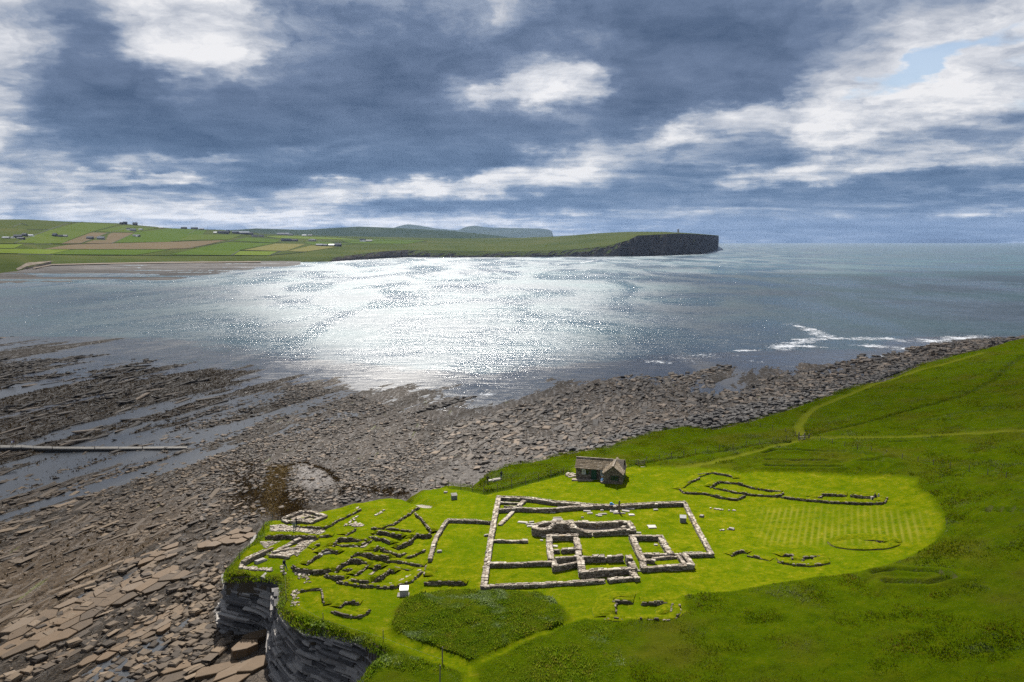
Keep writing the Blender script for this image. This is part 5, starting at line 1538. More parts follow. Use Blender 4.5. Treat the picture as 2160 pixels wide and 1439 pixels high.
# ---------------------------------------------------------------- slabs of the shore pavement
def voronoi_slabs(poly_px, along, across, thick, lift, ang=None, gap=0.05, jit=0.36):
    P = path_on(shore, poly_px)
    a = ang if ang is not None else math.atan2(STR[1], STR[0])
    ca, sa = math.cos(a), math.sin(a)
    uv = np.stack([(P[:, 0] * ca + P[:, 1] * sa) / along, (-P[:, 0] * sa + P[:, 1] * ca) / across], 1)
    lo = uv.min(0) - 1; hi = uv.max(0) + 1
    seeds = []
    for i in range(int(hi[0] - lo[0]) + 1):
        for j in range(int(hi[1] - lo[1]) + 1):
            seeds.append((lo[0] + i + 0.5 * (j % 2) + random.uniform(-jit, jit), lo[1] + j + random.uniform(-jit, jit)))
    seeds = np.array(seeds)
    ins = inside(seeds[:, 0], seeds[:, 1], uv)
    out = []
    for k in np.where(ins)[0]:
        c = seeds[k]
        poly = [np.array(q) + c for q in ((-1.6, -1.6), (1.6, -1.6), (1.6, 1.6), (-1.6, 1.6))]
        d = np.hypot(*(seeds - c).T)
        for q in np.argsort(d)[1:14]:
            m = (seeds[q] + c) / 2; n = seeds[q] - c
            new = []
            for i in range(len(poly)):
                p, r = poly[i], poly[(i + 1) % len(poly)]
                dp, dr = (p - m) @ n, (r - m) @ n
                if dp <= 0: new.append(p)
                if dp * dr < 0: new.append(p + (r - p) * dp / (dp - dr))
            poly = new
            if len(poly) < 3: break
        if len(poly) < 3: continue
        w = np.array([((p[0]) * along * ca - (p[1]) * across * sa, p[0] * along * sa + p[1] * across * ca) for p in poly])
        cen = w.mean(0)
        d = w - cen; L = np.linalg.norm(d, axis=1)
        w = cen + d * np.maximum(0.3, (L - gap * random.uniform(1, 2.4)) / L)[:, None]
        z = float(shore(cen[0], cen[1])) + lift + random.uniform(-.10, .12)
        tx, ty = random.uniform(-.03, .03), random.uniform(-.03, .03)
        n = len(w); vs = []
        for zz, kk in ((z - thick, 1.0), (z - 0.05, 1.0), (z, 0.95)):
            for p in w:
                q = cen + (p - cen) * kk
                vs.append((q[0] - cen[0], q[1] - cen[1], zz - z + (q[0] - cen[0]) * tx + (q[1] - cen[1]) * ty))
        f = [tuple(reversed(range(n))), tuple(range(2 * n, 3 * n))] + [(l + i, l + (i + 1) % n, l + n + (i + 1) % n, l + n + i) for l in (0, n) for i in range(n)]
        b = MB(); b.add(vs, f, random.random())
        b.build('slab', 'slab', FORESHORE, (cen[0], cen[1], z))


ZL = zoomed(0, 1180, 4.696)
voronoi_slabs(ZL([(-80, 730), (160, 650), (280, 590), (560, 470), (870, 380), (900, 300), (1080, 250), (1280, 190), (1440, 110), (1560, 80), (1780, 70), (1880, 50), (1980, 130), (1640, 260), (1450, 330), (1200, 440), (1050, 540), (980, 630), (720, 720), (600, 820), (420, 930), (200, 970), (-80, 1100)]), 4.2, 1.9, 0.9, 0.42, ang=math.radians(76))
voronoi_slabs(Z5([(-80, 850), (240, 780), (260, 700), (420, 690), (570, 620), (740, 640), (760, 760), (610, 880), (480, 940), (300, 880), (100, 920), (-80, 1000)]), 2.6, 1.7, 0.8, 0.45)
voronoi_slabs(ZC([(470, 830), (600, 700), (660, 780), (620, 900), (740, 910), (600, 1050), (620, 1110), (460, 1070)]), 3.4, 1.9, 1.8, 1.0, ang=math.radians(35), gap=0.03)
voronoi_slabs(ZC([(-500, 1300), (-200, 1190), (180, 1120), (450, 1120), (600, 1150), (700, 1230), (640, 1330), (420, 1420), (-100, 1480), (-500, 1460)]), 5.5, 2.1, 0.9, 0.38, ang=math.radians(52), gap=0.035)
voronoi_slabs(ZL([(1250, 20), (1420, -30), (1700, -140), (1900, -160), (1760, -60), (1600, 10), (1380, 60)]), 3.0, 1.5, 0.6, 0.30)
voronoi_slabs(ZL([(560, 980), (900, 820), (1250, 700), (1500, 560), (1800, 430), (1900, 480), (1700, 640), (1400, 820), (1000, 990), (700, 1100)]), 2.4, 1.1, 0.5, 0.16, jit=0.45)


# ---------------------------------------------------------------- loose stones on the shore
SANDP = path_on(shore, [(606, 988), (640, 972), (692, 982), (716, 1010), (704, 1034), (650, 1042), (622, 1015)])
GOLDP = path_on(shore, [(588, 985), (582, 1015), (578, 1050), (590, 1085)])
ALL = []     # x, y, z, sx, sy, sz, yaw, zone, tint


def scatter(poly_px, count, smin, smax, flat=0.28, zone=0, aligned=0.4, power=2.2, aspect=(0.55, 0.95), base_fn=shore_z, tint=(0, 1)):
    P = path_on(shore, poly_px)
    lo = P[:, :2].min(0); hi = P[:, :2].max(0)
    n = 0; res = []
    tries = 0
    while n < count and tries < 40:
        x = rng.uniform(lo[0], hi[0], count * 2); y = rng.uniform(lo[1], hi[1], count * 2)
        k = inside(x, y, P[:, :2]) & ~inside(x, y, COAST_POLY) & (rng.random(len(x)) < (0.35 if zone in (3, 4, 8) else 0.12) + 1.3 * sstep(fbm((x * STR[0] + y * STR[1]) * .05, (x * ACR[0] + y * ACR[1]) * .14, 111 + zone, 4), .38, .62))
        res.append(np.stack([x[k], y[k]], 1)); n += k.sum(); tries += 1
    xy = np.vstack(res)[:count]
    m = len(xy)
    s = smin + (smax - smin) * rng.random(m) ** power
    asp = rng.uniform(aspect[0], aspect[1], m)
    yaw = np.where(rng.random(m) < aligned, math.atan2(STR[1], STR[0]) + rng.normal(0, .2, m), rng.uniform(0, math.pi, m))
    sz = s * flat * rng.uniform(0.6, 1.4, m)
    z = base_fn(xy[:, 0], xy[:, 1]) + sz * 0.22
    ok = (z > -0.15) & ~((xy[:, 0] > -90) & (zone == 0) & ((inside(xy[:, 0], xy[:, 1], SANDP) & (rng.random(m) < .8)) | ((seg_dist(xy[:, 0], xy[:, 1], GOLDP)[0] < 2.6) & (rng.random(m) < .85))))
    tv = tint[0] + (tint[1] - tint[0]) * rng.random(m)
    ALL.append(np.c_[xy[ok], z[ok], s[ok], (s * asp)[ok], sz[ok], yaw[ok], np.full(ok.sum(), zone), tv[ok]])


SH_A = [(330, 930), (400, 880), (480, 845), (640, 812), (760, 835), (860, 872), (960, 885), (920, 950), (1000, 1005), (1000, 1030), (870, 1045), (700, 1068), (640, 1060), (560, 1098), (430, 1110), (380, 1000)]
scatter(SH_A, 9000, 0.30, 1.5, 0.26, 0, power=3.0)
scatter([(380, 960), (560, 900), (800, 900), (960, 960), (960, 1020), (860, 1040), (700, 1060), (600, 1075), (500, 1000)], 8000, 0.22, 1.0, 0.3, 0, power=2.6)
scatter([(200, 1000), (430, 950), (520, 980), (540, 1100), (480, 1200), (440, 1300), (300, 1220), (200, 1120)], 2300, 0.25, 1.3, 0.3, 1, 0.7, 3.0)
scatter([(0, 1330), (300, 1180), (450, 1150), (470, 1200), (440, 1310), (520, 1330), (440, 1400), (200, 1439), (0, 1439)], 1500, 0.25, 2.0, 0.3, 1, 0.8, 3.4)
scatter([(0, 1020), (250, 960), (300, 1100), (200, 1200), (0, 1280)], 700, 0.3, 1.5, 0.25, 1, 0.9, 3.0)
scatter([(0, 950), (390, 950), (480, 860), (300, 800), (0, 790)], 1500, 0.4, 1.6, 0.25, 2, 0.8, 2.6, tint=(0, .45))
scatter([(0, 758), (200, 745), (420, 772), (300, 790), (0, 800)], 1200, 0.6, 2.2, 0.25, 2, 0.8, 2.0, tint=(0, .45))
RB = [(890, 960), (960, 890), (1130, 850), (1260, 808), (1340, 790), (1480, 802), (1540, 830), (1650, 785), (1700, 775), (1760, 815), (1860, 775), (1880, 795), (1650, 862), (1500, 900), (1300, 945), (1050, 1005)]
scatter(RB, 4200, 0.5, 3.6, 0.16, 3, 0.85, 3.2, (0.35, 0.7))
scatter(RB, 3600, 0.3, 1.2, 0.3, 3, 0.5)
scatter([(1150, 960), (1300, 920), (1460, 880), (1600, 850), (1760, 808), (1900, 770), (1960, 765), (1800, 815), (1650, 868), (1500, 906), (1300, 945)], 3000, 0.6, 2.4, 0.40, 4, 0.3, 1.6)
scatter([(1480, 800), (1560, 830), (1700, 790), (1770, 765), (1900, 738), (2050, 722), (2160, 710), (2160, 722), (2000, 752), (1850, 800), (1700, 850), (1560, 860)], 3600, 0.6, 3.2, 0.28, 3, 0.7, 2.4)
scatter([(1400, 780), (1480, 770), (1560, 775), (1480, 800), (1420, 800)], 260, 0.8, 3.5, 0.2, 3, 0.8)
scatter([(1780, 755), (1850, 750), (1850, 765), (1790, 762)], 60, 1.5, 4.5, 0.3, 5, 0.8)
scatter([(1960, 748), (2000, 735), (2040, 735), (2100, 722), (2130, 720), (2060, 742), (1990, 758)], 420, 1.0, 4.0, 0.4, 5, 0.6)
scatter([(0, 712), (60, 704), (60, 712), (0, 718)], 50, 1.0, 4, 0.2, 5, .8)
scatter([(880, 872), (940, 858), (1040, 828), (1050, 822), (1030, 824), (940, 850)], 260, 0.6, 2.5, 0.3, 3, 0.9, tint=(0, .5))
LEFTALL = [(0, 960), (330, 955), (480, 1000), (540, 1100), (470, 1210), (440, 1320), (500, 1400), (420, 1439), (0, 1439)]
scatter(LEFTALL, 1100, 1.5, 9.0, 0.026, 6, 1.0, 2.6, (0.08, 0.20), base_fn=lambda x, y: shore_z(x, y) - .10, tint=(.1, .7))
scatter([(0, 950), (390, 950), (480, 860), (420, 790), (200, 748), (0, 760)], 1000, 2.0, 11.0, 0.05, 7, 1.0, 2.0, (0.08, 0.20), base_fn=lambda x, y: shore_z(x, y) - .05, tint=(.0, .5))
scatter(RB, 900, 2.0, 9.0, 0.05, 8, 1.0, 2.0, (0.10, 0.26), base_fn=lambda x, y: shore_z(x, y) - .05, tint=(.2, .8))
A = np.vstack(ALL)
app = A[:, 3] * A[:, 5] ** 0.3 / np.hypot(A[:, 0], A[:, 1])
# the 300 stones that show largest are single things
lab = {0: ('flat sandstone boulder among the loose shingle below the house ruins', 'large stones in the shingle'), 1: ('weathered brown boulder lying on the rock ledges below the cliff', 'boulders under the cliff'),
       2: ('weedy dark boulder on the reef beside the causeway', 'weedy boulders on the reef'), 3: ('long tilted rock slab on the ledges beyond the cottage', 'tilted slabs on the far ledges'), 4: ('dark boulder at the foot of the far grassy bank', 'dark boulders under the far bank'), 5: ('rock awash in the surf', 'rocks in the surf'), 6: ('long thin rock plate lying along the beds below the cliff', 'thin rock plates below the cliff'), 7: ('long weedy rock rib between pools on the reef', 'rock ribs of the reef'), 8: ('long rock rib running down to the water beyond the cottage', 'rock ribs beyond the cottage')}
order_ = np.argsort(-app)
is_plate = A[:, 7] >= 6
big = np.r_[order_[is_plate[order_]][:260], order_[~is_plate[order_]][:300]]
mask = np.ones(len(A), bool); mask[big] = False
for q in big:
    x, y, z, sx, sy, sz, yaw, zn, tv = A[q]
    o = bpy.data.objects.new('rock_plate' if zn in (6, 7, 8) else 'boulder', stone_data('brown_rock' if zn in (1, 6) else 'boulder')); COL.objects.link(o)
    o.location = (x, y, z); o.rotation_euler = (random.uniform(-.12, .12), random.uniform(-.12, .12), yaw); o.scale = (sx, sy, sz)
    tag(o, lab[int(zn)][0], 'rock' if zn in (6, 7, 8) else 'boulder', lab[int(zn)][1])
R = A[mask]
for name, label, mat, zs in (('loose_stones', 'loose flat stones covering the shore', 'shingle', (0, 2, 3, 5, 7, 8)), ('brown_loose_stones', 'brown loose stones and thin plates below the cliff', 'brown_shingle', (1, 6)), ('dark_loose_stones', 'dark loose boulders along the far bank', 'dark_boulder', (4,))):
    r = R[np.isin(R[:, 7], zs)]
    me = stones_mesh(name, r[:, :3], r[:, 3:6], r[:, 6], r[:, 8], rng.normal(0, 0.12, (len(r), 2)))
    tag(link(name, me, mat), label, kind='stuff')

# rubble paving and small stone lines among the house ruins
def rubble(poly_px, count, smin, smax, parent=None, fn=ground_z, name='paving_stones', label='pale rubble paving between the house ruins', zone=None):
    P = path_on(plateau, poly_px)
    lo = P[:, :2].min(0); hi = P[:, :2].max(0)
    x = rng.uniform(lo[0], hi[0], count * 4); y = rng.uniform(lo[1], hi[1], count * 4)
    k = np.where(inside(x, y, P[:, :2]))[0][:count]
    x, y = x[k], y[k]; s = rng.uniform(smin, smax, len(k)); sz = s * 0.35
    me = stones_mesh(name, np.c_[x, y, fn(x, y) + sz * 0.25], np.c_[s, s * rng.uniform(.55, .95, len(k)), sz], rng.uniform(0, 3.1, len(k)), rng.random(len(k)), rng.normal(0, .1, (len(k), 2)))
    tag(link(name, me, 'rubble'), label, kind='stuff')


rubble(GRAVEL_PX[0], 420, .2, .6); rubble(GRAVEL_PX[1], 330, .2, .6, label='pale rubble floor of the paved house'); rubble(GRAVEL_PX[2], 110, .2, .55, label='pale slab rubble beside the sunken house'); rubble(GRAVEL_PX[5], 90, .2, .5, label='thin scatter of paving by the lichen wall')
rubble(Z9([(1000, 300), (1080, 265), (1190, 290), (1180, 312), (1080, 318)]), 60, .25, .6, label='patch of pale paving on the slope'); rubble(Z5([(520, 1240), (700, 1265), (1060, 1290), (1060, 1320), (700, 1310), (520, 1290)]), 130, .25, .6, label='rubble along the turf edge above the cove')
rubble(Z9([(-180, 700), (20, 650), (330, 640), (320, 710), (100, 725)]), 120, .2, .5, label='rubble edge of the paved house')


def stone_line(pts, n, smin=.25, smax=.5, label='line of small pale stones set in the turf'):
    P = path_on(plateau, pts); Q, s = resample(P[:, :2], 0.1)
    ii = np.sort(rng.integers(0, len(Q), n)); c = Q[ii] + rng.normal(0, .12, (n, 2)); sz = rng.uniform(smin, smax, n)
    me = stones_mesh('stone_line', np.c_[c, ground_z(c[:, 0], c[:, 1]) + .06], np.c_[sz, sz * .7, sz * .4], rng.uniform(0, 3, n), rng.uniform(.5, 1, n))
    tag(link('stone_line', me, 'rubble'), label, kind='stuff')


stone_line(Z9([(930, 325), (1010, 265), (1110, 200)]), 22, label='line of pale stones up the turf slope'); stone_line(Z9([(1340, 170), (1400, 145), (1460, 120)]), 20, label='short row of pale stones near the turf ridge'); stone_line(Z9([(860, 205), (990, 150), (1150, 65)]), 18, label='pale stones along the sweeping turf wall'); stone_line(Z9([(1500, 770), (1700, 790), (1980, 835)]), 36, label='pale stones along the thin turf wall')
stone_line(Z9([(870, 1050), (1240, 1098), (1620, 1104), (1950, 902)]), 60, .2, .4, label='kerb stones round the gravel-floored house'); stone_line(Z3([(300, 532), (420, 545), (470, 545)]), 16, label='row of stones flush in the lawn beyond the enclosure'); stone_line(Z3([(370, 660), (450, 655)]), 9, label='few stones in the lawn near the striped mowing'); stone_line(Z9([(1700, 190), (1900, 55)]), 14, label='stones on the ridge to the shore path')
rubble(Z2([(640, 660), (760, 700), (780, 760), (680, 750)]), 26, .25, .6, label='pale stones above the cliff'); rubble(Z2([(640, 810), (690, 800), (690, 910), (640, 920)]), 40, .2, .5, label='stones heaped at the cliff edge'); rubble(Z2([(560, 640), (590, 620), (600, 700), (570, 700)]), 8, .3, .6, label='stones by the cliff-edge post')

# ---------------------------------------------------------------- rough grass and weed
def blade_mat(name, stops, pale=None):
    m, t = new_mat(name)
    p = pos(t)
    tn = attr(t, 'tint')
    f = mth(t, 'ADD', mth(t, 'MULTIPLY', tn, 0.40), mth(t, 'ADD', mth(t, 'MULTIPLY', noise(t, p, 0.16, 3, 0.6), 0.55), mth(t, 'MULTIPLY', noise(t, p, 0.9, 4, 0.7), 0.75)))
    f = mth(t, 'SUBTRACT', f, 0.33)
    c = ramp(t, f, stops)
    if pale:
        c = mixc(t, mth(t, 'MULTIPLY', smooth(t, noise(t, p, 0.13, 5, 0.65, 0.5), 0.52, 0.64), smooth(t, tn, 0.35, 0.6, 0.1, 0.75)), c, pale)
    d = nd(t, 'ShaderNodeBsdfDiffuse', {0: c}); tr = nd(t, 'ShaderNodeBsdfTranslucent', {0: c})
    mx = nd(t, 'ShaderNodeMixShader', {0: 0.5, 1: d.outputs[0], 2: tr.outputs[0]})
    nd(t, 'ShaderNodeOutputMaterial', {0: mx.outputs[0]})


blade_mat('rough_blade', [(0.22, (.036, .066, .002)), (0.42, (.062, .096, .002)), (0.58, (.092, .110, .003)), (0.78, (.140, .112, .012))], (.15, .175, .085))
blade_mat('bracken_blade', [(0.25, (.075, .135, .006)), (0.45, (.120, .185, .008)), (0.62, (.165, .210, .010)), (0.82, (.20, .165, .03))], (.28, .34, .19))
blade_mat('weed_blade', [(0.2, (.012, .008, .004)), (0.5, (.040, .026, .012)), (0.9, (.10, .065, .025))])
blade_mat('gold_blade', [(0.2, (.036, .022, .007)), (0.5, (.105, .070, .024)), (0.9, (.20, .145, .06))])


def blades(name, x, y, z, size, nb, mat, label, lean=0.6, width=0.35, kind='stuff'):
    n = len(x)
    X = np.repeat(x, nb); Y = np.repeat(y, nb); Zz = np.repeat(z, nb); S = np.repeat(size, nb) * rng.uniform(.6, 1.25, n * nb)
    a = rng.uniform(0, 2 * math.pi, n * nb)
    ox = rng.normal(0, .28, n * nb) * S; oy = rng.normal(0, .28, n * nb) * S
    wd = S * width
    c, s_ = np.cos(a), np.sin(a)
    b1 = np.stack([X + ox - s_ * wd / 2, Y + oy + c * wd / 2, Zz - 0.05], 1)
    b2 = np.stack([X + ox + s_ * wd / 2, Y + oy - c * wd / 2, Zz - 0.05], 1)
    ln = S * lean * rng.uniform(.3, 1.3, n * nb)
    tip = np.stack([X + ox + c * ln, Y + oy + s_ * ln, Zz + S * rng.uniform(.6, 1.1, n * nb)], 1)
    V = np.stack([b1, b2, tip], 1).reshape(-1, 3)
    f = np.arange(len(V)).reshape(-1, 3)
    tn = np.clip(np.repeat(np.repeat(rng.random(n), nb), 3) * .7 + .3 * rng.random(len(V)), 0, 1)
    tag(link(name, np_mesh(name, V, f, {'tint': tn}), mat), label, kind=kind)


def rand_in(poly, n):
    lo = poly[:, :2].min(0); hi = poly[:, :2].max(0)
    x = rng.uniform(lo[0], hi[0], n); y = rng.uniform(lo[1], hi[1], n)
    k = inside(x, y, poly)
    return x[k], y[k]


x, y = rand_in(HEART, 90000)
dd, _ = seg_dist(x, y, HEART, True); k = dd > 0.35
x, y, dd = x[k], y[k], dd[k]
blades('bracken', x, y, ground_z(x, y) + 0.15, (0.12 + 0.55 * fbm(x * .6, y * .6, 3, 3) ** 1.5) * np.clip(dd + .4, 0, 1), 3, 'bracken_blade', 'patch of tall bracken and nettles with a mown edge', 0.75, 0.55)
# rough pasture round the mown lawn, thinner with distance
x = rng.uniform(-62, 190, 1000000); y = rng.uniform(58, 260, 1000000)
dist = np.hypot(x, y)
k = (np.abs(x) < y * 0.70 + 6) & (rng.random(len(x)) < np.clip((135 / dist) ** 2.2, .08, 1)) & inside(x, y, COAST_POLY)
x, y = x[k], y[k]
k = ~inside(x, y, MOWN) & ~inside(x, y, HEART)
x, y = x[k], y[k]
md, _ = seg_dist(x, y, MOWN, True); cd, ca_ = seg_dist(x, y, COAST)
k = (md > 0.4) & (cd > 0.3)
for p in TRACKS:
    td, _ = seg_dist(x, y, p); k &= td > 1.1
x, y, md = x[k], y[k], md[k]
gz_ = ground_z(x, y) + 0.28 + 0.55 * (fbm(x * 0.45, y * 0.45, 13, 4) - 0.5) * 1.0 - 0.1
sz_ = (0.10 + 0.42 * fbm(x * .3, y * .3, 5, 3) ** 1.5) * np.clip(md + .35, .3, 1)
near = (x < 12) & (y < 105)
blades('rough_grass', x[~near], y[~near], gz_[~near], sz_[~near], 3, 'rough_blade', 'tussocky rough grass of the island slope', 0.8, 0.42)
blades('cliff_top_grass', x[near], y[near], gz_[near], sz_[near] * 1.1, 4, 'bracken_blade', 'long green grass and bracken along the cliff top', 0.7, 0.5)
# shaggy grass on the rim of the cliff and on the bank
ii = rng.integers(0, len(CLQ), 9000); off = rng.uniform(-1.6, 0.45, 9000)
x = CLQ[ii, 0] + CLN[ii, 0] * off; y = CLQ[ii, 1] + CLN[ii, 1] * off
blades('rim_grass', x, y, plateau(x, y) - .15 - np.clip(off, 0, 1) * .9, rng.uniform(.12, .34, 9000), 3, 'bracken_blade', 'shaggy grass hanging over the cliff rim', .8, .4)
# wrack on the shore
for pts, wdt, n, mat, nm, lb in (([(515, 975), (520, 1020), (532, 1075)], 4.0, 7000, 'weed_blade', 'seaweed', 'dark brown seaweed heaped on the shingle'), ([(588, 985), (582, 1015), (578, 1050), (590, 1085)], 3.4, 5500, 'gold_blade', 'golden_seaweed', 'golden dried seaweed band on the shingle'), ([(612, 1035), (612, 1065), (622, 1095)], 2.4, 5000, 'weed_blade', 'seaweed', 'brown seaweed band beside the golden weed'), ([(598, 988), (640, 977), (688, 990), (715, 1015)], .8, 1600, 'weed_blade', 'seaweed', 'thin curve of seaweed round the sand'), ([(700, 1040), (760, 1030), (850, 1042)], 2.0, 2500, 'weed_blade', 'seaweed', 'wrack along the foot of the bank')):
    Q, s = resample(path_on(shore, pts)[:, :2], .3)
    ii = rng.integers(0, len(Q), n); x = Q[ii, 0] + rng.normal(0, wdt * .6, n); y = Q[ii, 1] + rng.normal(0, wdt * .6, n)
    k = ~inside(x, y, COAST_POLY); x, y = x[k], y[k]
    blades(nm, x, y, shore_z(x, y), rng.uniform(.12, .32, len(x)), 3, mat, lb, 1.0, .6)
n = 60000
x = rng.uniform(-230, -55, n); y = rng.uniform(95, 330, n)
u = x * STR[0] + y * STR[1]; v = x * ACR[0] + y * ACR[1]
wd = 0.75 * sstep(-x, 70, 110) * sstep(y, 165, 195) + 0.9 * (fbm(u * 0.04, v * 0.14, 71, 3) - 0.42)
k = (rng.random(n) < wd) & (shore_z(x, y) > 0.05) & (np.abs(x) < y * .68 + 6) & ~inside(x, y, COAST_POLY)
x, y = x[k], y[k]
blades('reef_seaweed', x, y, shore_z(x, y), rng.uniform(.2, .5, len(x)), 3, 'weed_blade', 'dark seaweed covering the reef by the causeway', 1.2, .7)

# ---------------------------------------------------------------- cottage
def build_cottage():
    O = gpt(1214.6, 1011.7)
    rz = math.radians(-14)
    base = float(ground_z(O[0] + 4, O[1])) - 0.02
    e = empty('cottage', (O[0], O[1], base), 'small stone cottage with mossy slab roof and a gabled wing', 'house', rz=rz)
    L, Dp, EH, RH = 8.6, 3.9, 2.2, 3.65        # length, depth, eaves, ridge
    wx0, wx1, wy = 5.6, 9.1, -2.6              # the wing: from x to x, reaching forward to wy
    # walls as solid bodies, faced with stones
    def gable_body(name, pts, y0, y1, axis):
        n = len(pts); vs = []
        for w in (y0, y1):
            for a, z in pts: vs.append((a, w, z) if axis == 'x' else (w, a, z))
        f = [tuple(range(n)), tuple(reversed(range(n, 2 * n)))] + [(i, n + i, n + (i + 1) % n, (i + 1) % n) for i in range(n)]
        b = MB(); b.add(vs, f, .3)
        return b.build(name, 'wall_core', e)
    main = gable_body('main_wall', [(0.12, -.6), (Dp - .12, -.6), (Dp - .12, EH - .05), (Dp / 2, RH - .22), (0.12, EH - .05)], 0.12, L - .12, 'y')
    wing = gable_body('wing_wall', [(wx0 + .12, -.6), (wx1 - .12, -.6), (wx1 - .12, EH - .05), ((wx0 + wx1) / 2, RH - .2), (wx0 + .12, EH - .05)], wy + .12, Dp - .3, 'x')
    # face stones
    holes = {'front': [(1.15, 2.55, .95, 1.92), (2.95, 4.0, -1, 2.0), (4.72, 5.6, .9, 1.9)], 'wing': [(wx0 + 1.35, wx0 + 2.75, .95, 1.85)], 'right': [(-1.5, -.75, .9, 1.9), (.3, 1.2, -1, 2.0)]}
    C, S, Yw, T = [], [], [], []
    def face(a0, a1, zt, where, kind):
        z0 = -.05
        while z0 < RH:
            ch = random.uniform(.10, .18); q = a0
            while q < a1 - .03:
                ln = min(random.uniform(.18, .5), a1 - q); m = q + ln / 2; zc = z0 + ch / 2
                top = zt(m)
                if zc + ch / 2 < top and not any(h[0] - .03 < m + ln * .4 and m - ln * .4 < h[1] + .03 and h[2] < zc < h[3] for h in holes.get(kind, [])):
                    c, yw = where(m, zc); C.append(c); S.append((ln * 1.02, .22, ch * 1.02)); Yw.append(yw); T.append(random.random())
                q += ln
            z0 += ch
    hw = (wx1 - wx0) / 2; wm = (wx0 + wx1) / 2
    face(0, wx0 + .1, lambda m: EH, lambda m, z: ((m, .10, z), 0), 'front')
    face(wx0, wx1, lambda m: EH + (RH - EH - .1) * (1 - abs(m - wm) / hw), lambda m, z: ((m, wy + .10, z), 0), 'wing')
    face(wy, Dp, lambda m: EH, lambda m, z: ((wx1 - .10, m, z), math.pi / 2), 'right')
    face(wy, 0.1, lambda m: EH, lambda m, z: ((wx0 + .10, m, z), math.pi / 2), 'left')
    face(0, Dp, lambda m: EH + (RH - EH - .1) * (1 - abs(m - Dp / 2) / (Dp / 2)), lambda m, z: ((.10, m, z), math.pi / 2), 'gable')
    face(0, L, lambda m: EH, lambda m, z: ((m, Dp - .10, z), 0), 'back')
    tag(link('wall_stones', stones_mesh('wall_stones', C, S, np.array(Yw), np.array(T)), 'cottage_wall', main), kind='stuff')
    # roofs: boards with stone tiles laid in courses, each tile a piece
    def roof_slope(name, p0, along, up, ln, sl, clip=None, label=None):
        """p0: eave corner; along/up: unit vectors; ln: length; sl: slope length"""
        p0 = Vector(p0); al = Vector(along); up = Vector(up); nn = al.cross(up).normalized()
        if nn.z < 0: nn = -nn
        b = MB(); c = [p0, p0 + al * ln, p0 + al * ln + up * sl, p0 + up * sl]
        b.add([tuple(q) for q in c] + [tuple(q - nn * .07) for q in c], [(0, 1, 2, 3), (7, 6, 5, 4), (0, 4, 5, 1), (1, 5, 6, 2), (2, 6, 7, 3), (3, 7, 4, 0)], .4)
        r = b.build(name, 'wall_core', e)
        rot = Matrix((al, up, nn)).transposed().to_euler()
        rows = max(3, int(round(sl / .36)))
        for k in range(rows):
            q = -random.uniform(0, .3)
            while q < ln - .05:
                w = random.uniform(.38, .62)
                a, bq = max(q, -.04), min(q + w, ln + .04)
                m = (a + bq) / 2; hgt = (k + .5) * sl / rows
                q += w
                if bq - a < .12 or (clip and not clip(p0 + al * m + up * hgt)): continue
                o = bpy.data.objects.new('roof_tile', stone_data('roof_tile')); COL.objects.link(o); o.parent = r
                o.location = p0 + al * m + up * (hgt - .03) + nn * (.035 + random.uniform(-.006, .012))
                o.rotation_euler = rot
                o.scale = ((bq - a) * 1.10, sl / rows * 1.28, .07)
                o.rotation_euler.rotate_axis('X', -.06)
        return r
    ov = .16
    import math as mm
    sl = math.hypot(Dp / 2 + ov, RH - EH); u1 = Vector((0, Dp / 2 + ov, (RH - EH) * (Dp / 2 + ov) / (Dp / 2))).normalized()
    z0 = EH - (RH - EH) / (Dp / 2) * ov
    sl = (Dp / 2 + ov) / u1.y
    valley = lambda p: not (p.x > wm - (hw + ov) * (1 - max(0, (p.z - z0)) / (RH - z0)) and p.x < wm + hw and p.y < Dp / 2 + .1)
    roof_slope('main_roof', (-ov, -ov, z0 + .02), (1, 0, 0), u1, L + .5, sl, lambda p: valley(p) and p.x < wm + .6)
    roof_slope('main_roof', (-ov, Dp + ov, z0 + .02), (1, 0, 0), Vector((0, -u1.y, u1.z)), L + .65, sl)
    u2 = Vector((hw + ov, 0, (RH - EH) * (hw + ov) / hw)).normalized(); sl2 = (hw + ov) / u2.x; zz = EH - (RH - EH) / hw * ov
    roof_slope('wing_roof', (wx0 - ov, wy - ov, zz + .03), (0, 1, 0), u2, -wy + Dp / 2 + ov, sl2, lambda p: p.y < Dp / 2 * max(0.05, (p.z - zz) / (RH - zz)) + .1)
    roof_slope('wing_roof', (wx1 + ov, wy - ov, zz + .03), (0, 1, 0), Vector((-u2.x, 0, u2.z)), -wy + Dp + .1, sl2)
    b = MB()
    for q in np.arange(0, L - 1.8, .55): b.box((q, Dp / 2, RH + .07), (.53, .30, .12), tint=random.random())
    b.build('ridge', 'cottage_wall', e)
    b = MB()
    for q in np.arange(wy - .1, Dp / 2 + .2, .55): b.box((wm, q, RH + .09), (.30, .53, .12), tint=random.random())
    b.build('ridge', 'cottage_wall', e)
    # openings
    def window(x0, x1, z0, z1, y, nx, nz, rot=0, px=0.0, frame='white_paint'):
        c = Vector(((x0 + x1) / 2, y, (z0 + z1) / 2)); w, h = x1 - x0, z1 - z0
        b = MB(); t_ = .085
        b.box((0, 0, h / 2 - t_ / 2), (w, .09, t_)); b.box((0, 0, -h / 2 + t_ / 2), (w, .09, t_)); b.box((-w / 2 + t_ / 2, 0, 0), (t_, .09, h - 2 * t_)); b.box((w / 2 - t_ / 2, 0, 0), (t_, .09, h - 2 * t_))
        for i in range(1, nx): b.box((-w / 2 + w * i / nx, 0, 0), (.045, .06, h - 2 * t_))
        for i in range(1, nz): b.box((0, -.004, -h / 2 + h * i / nz), (w - 2 * t_, .05, .045))
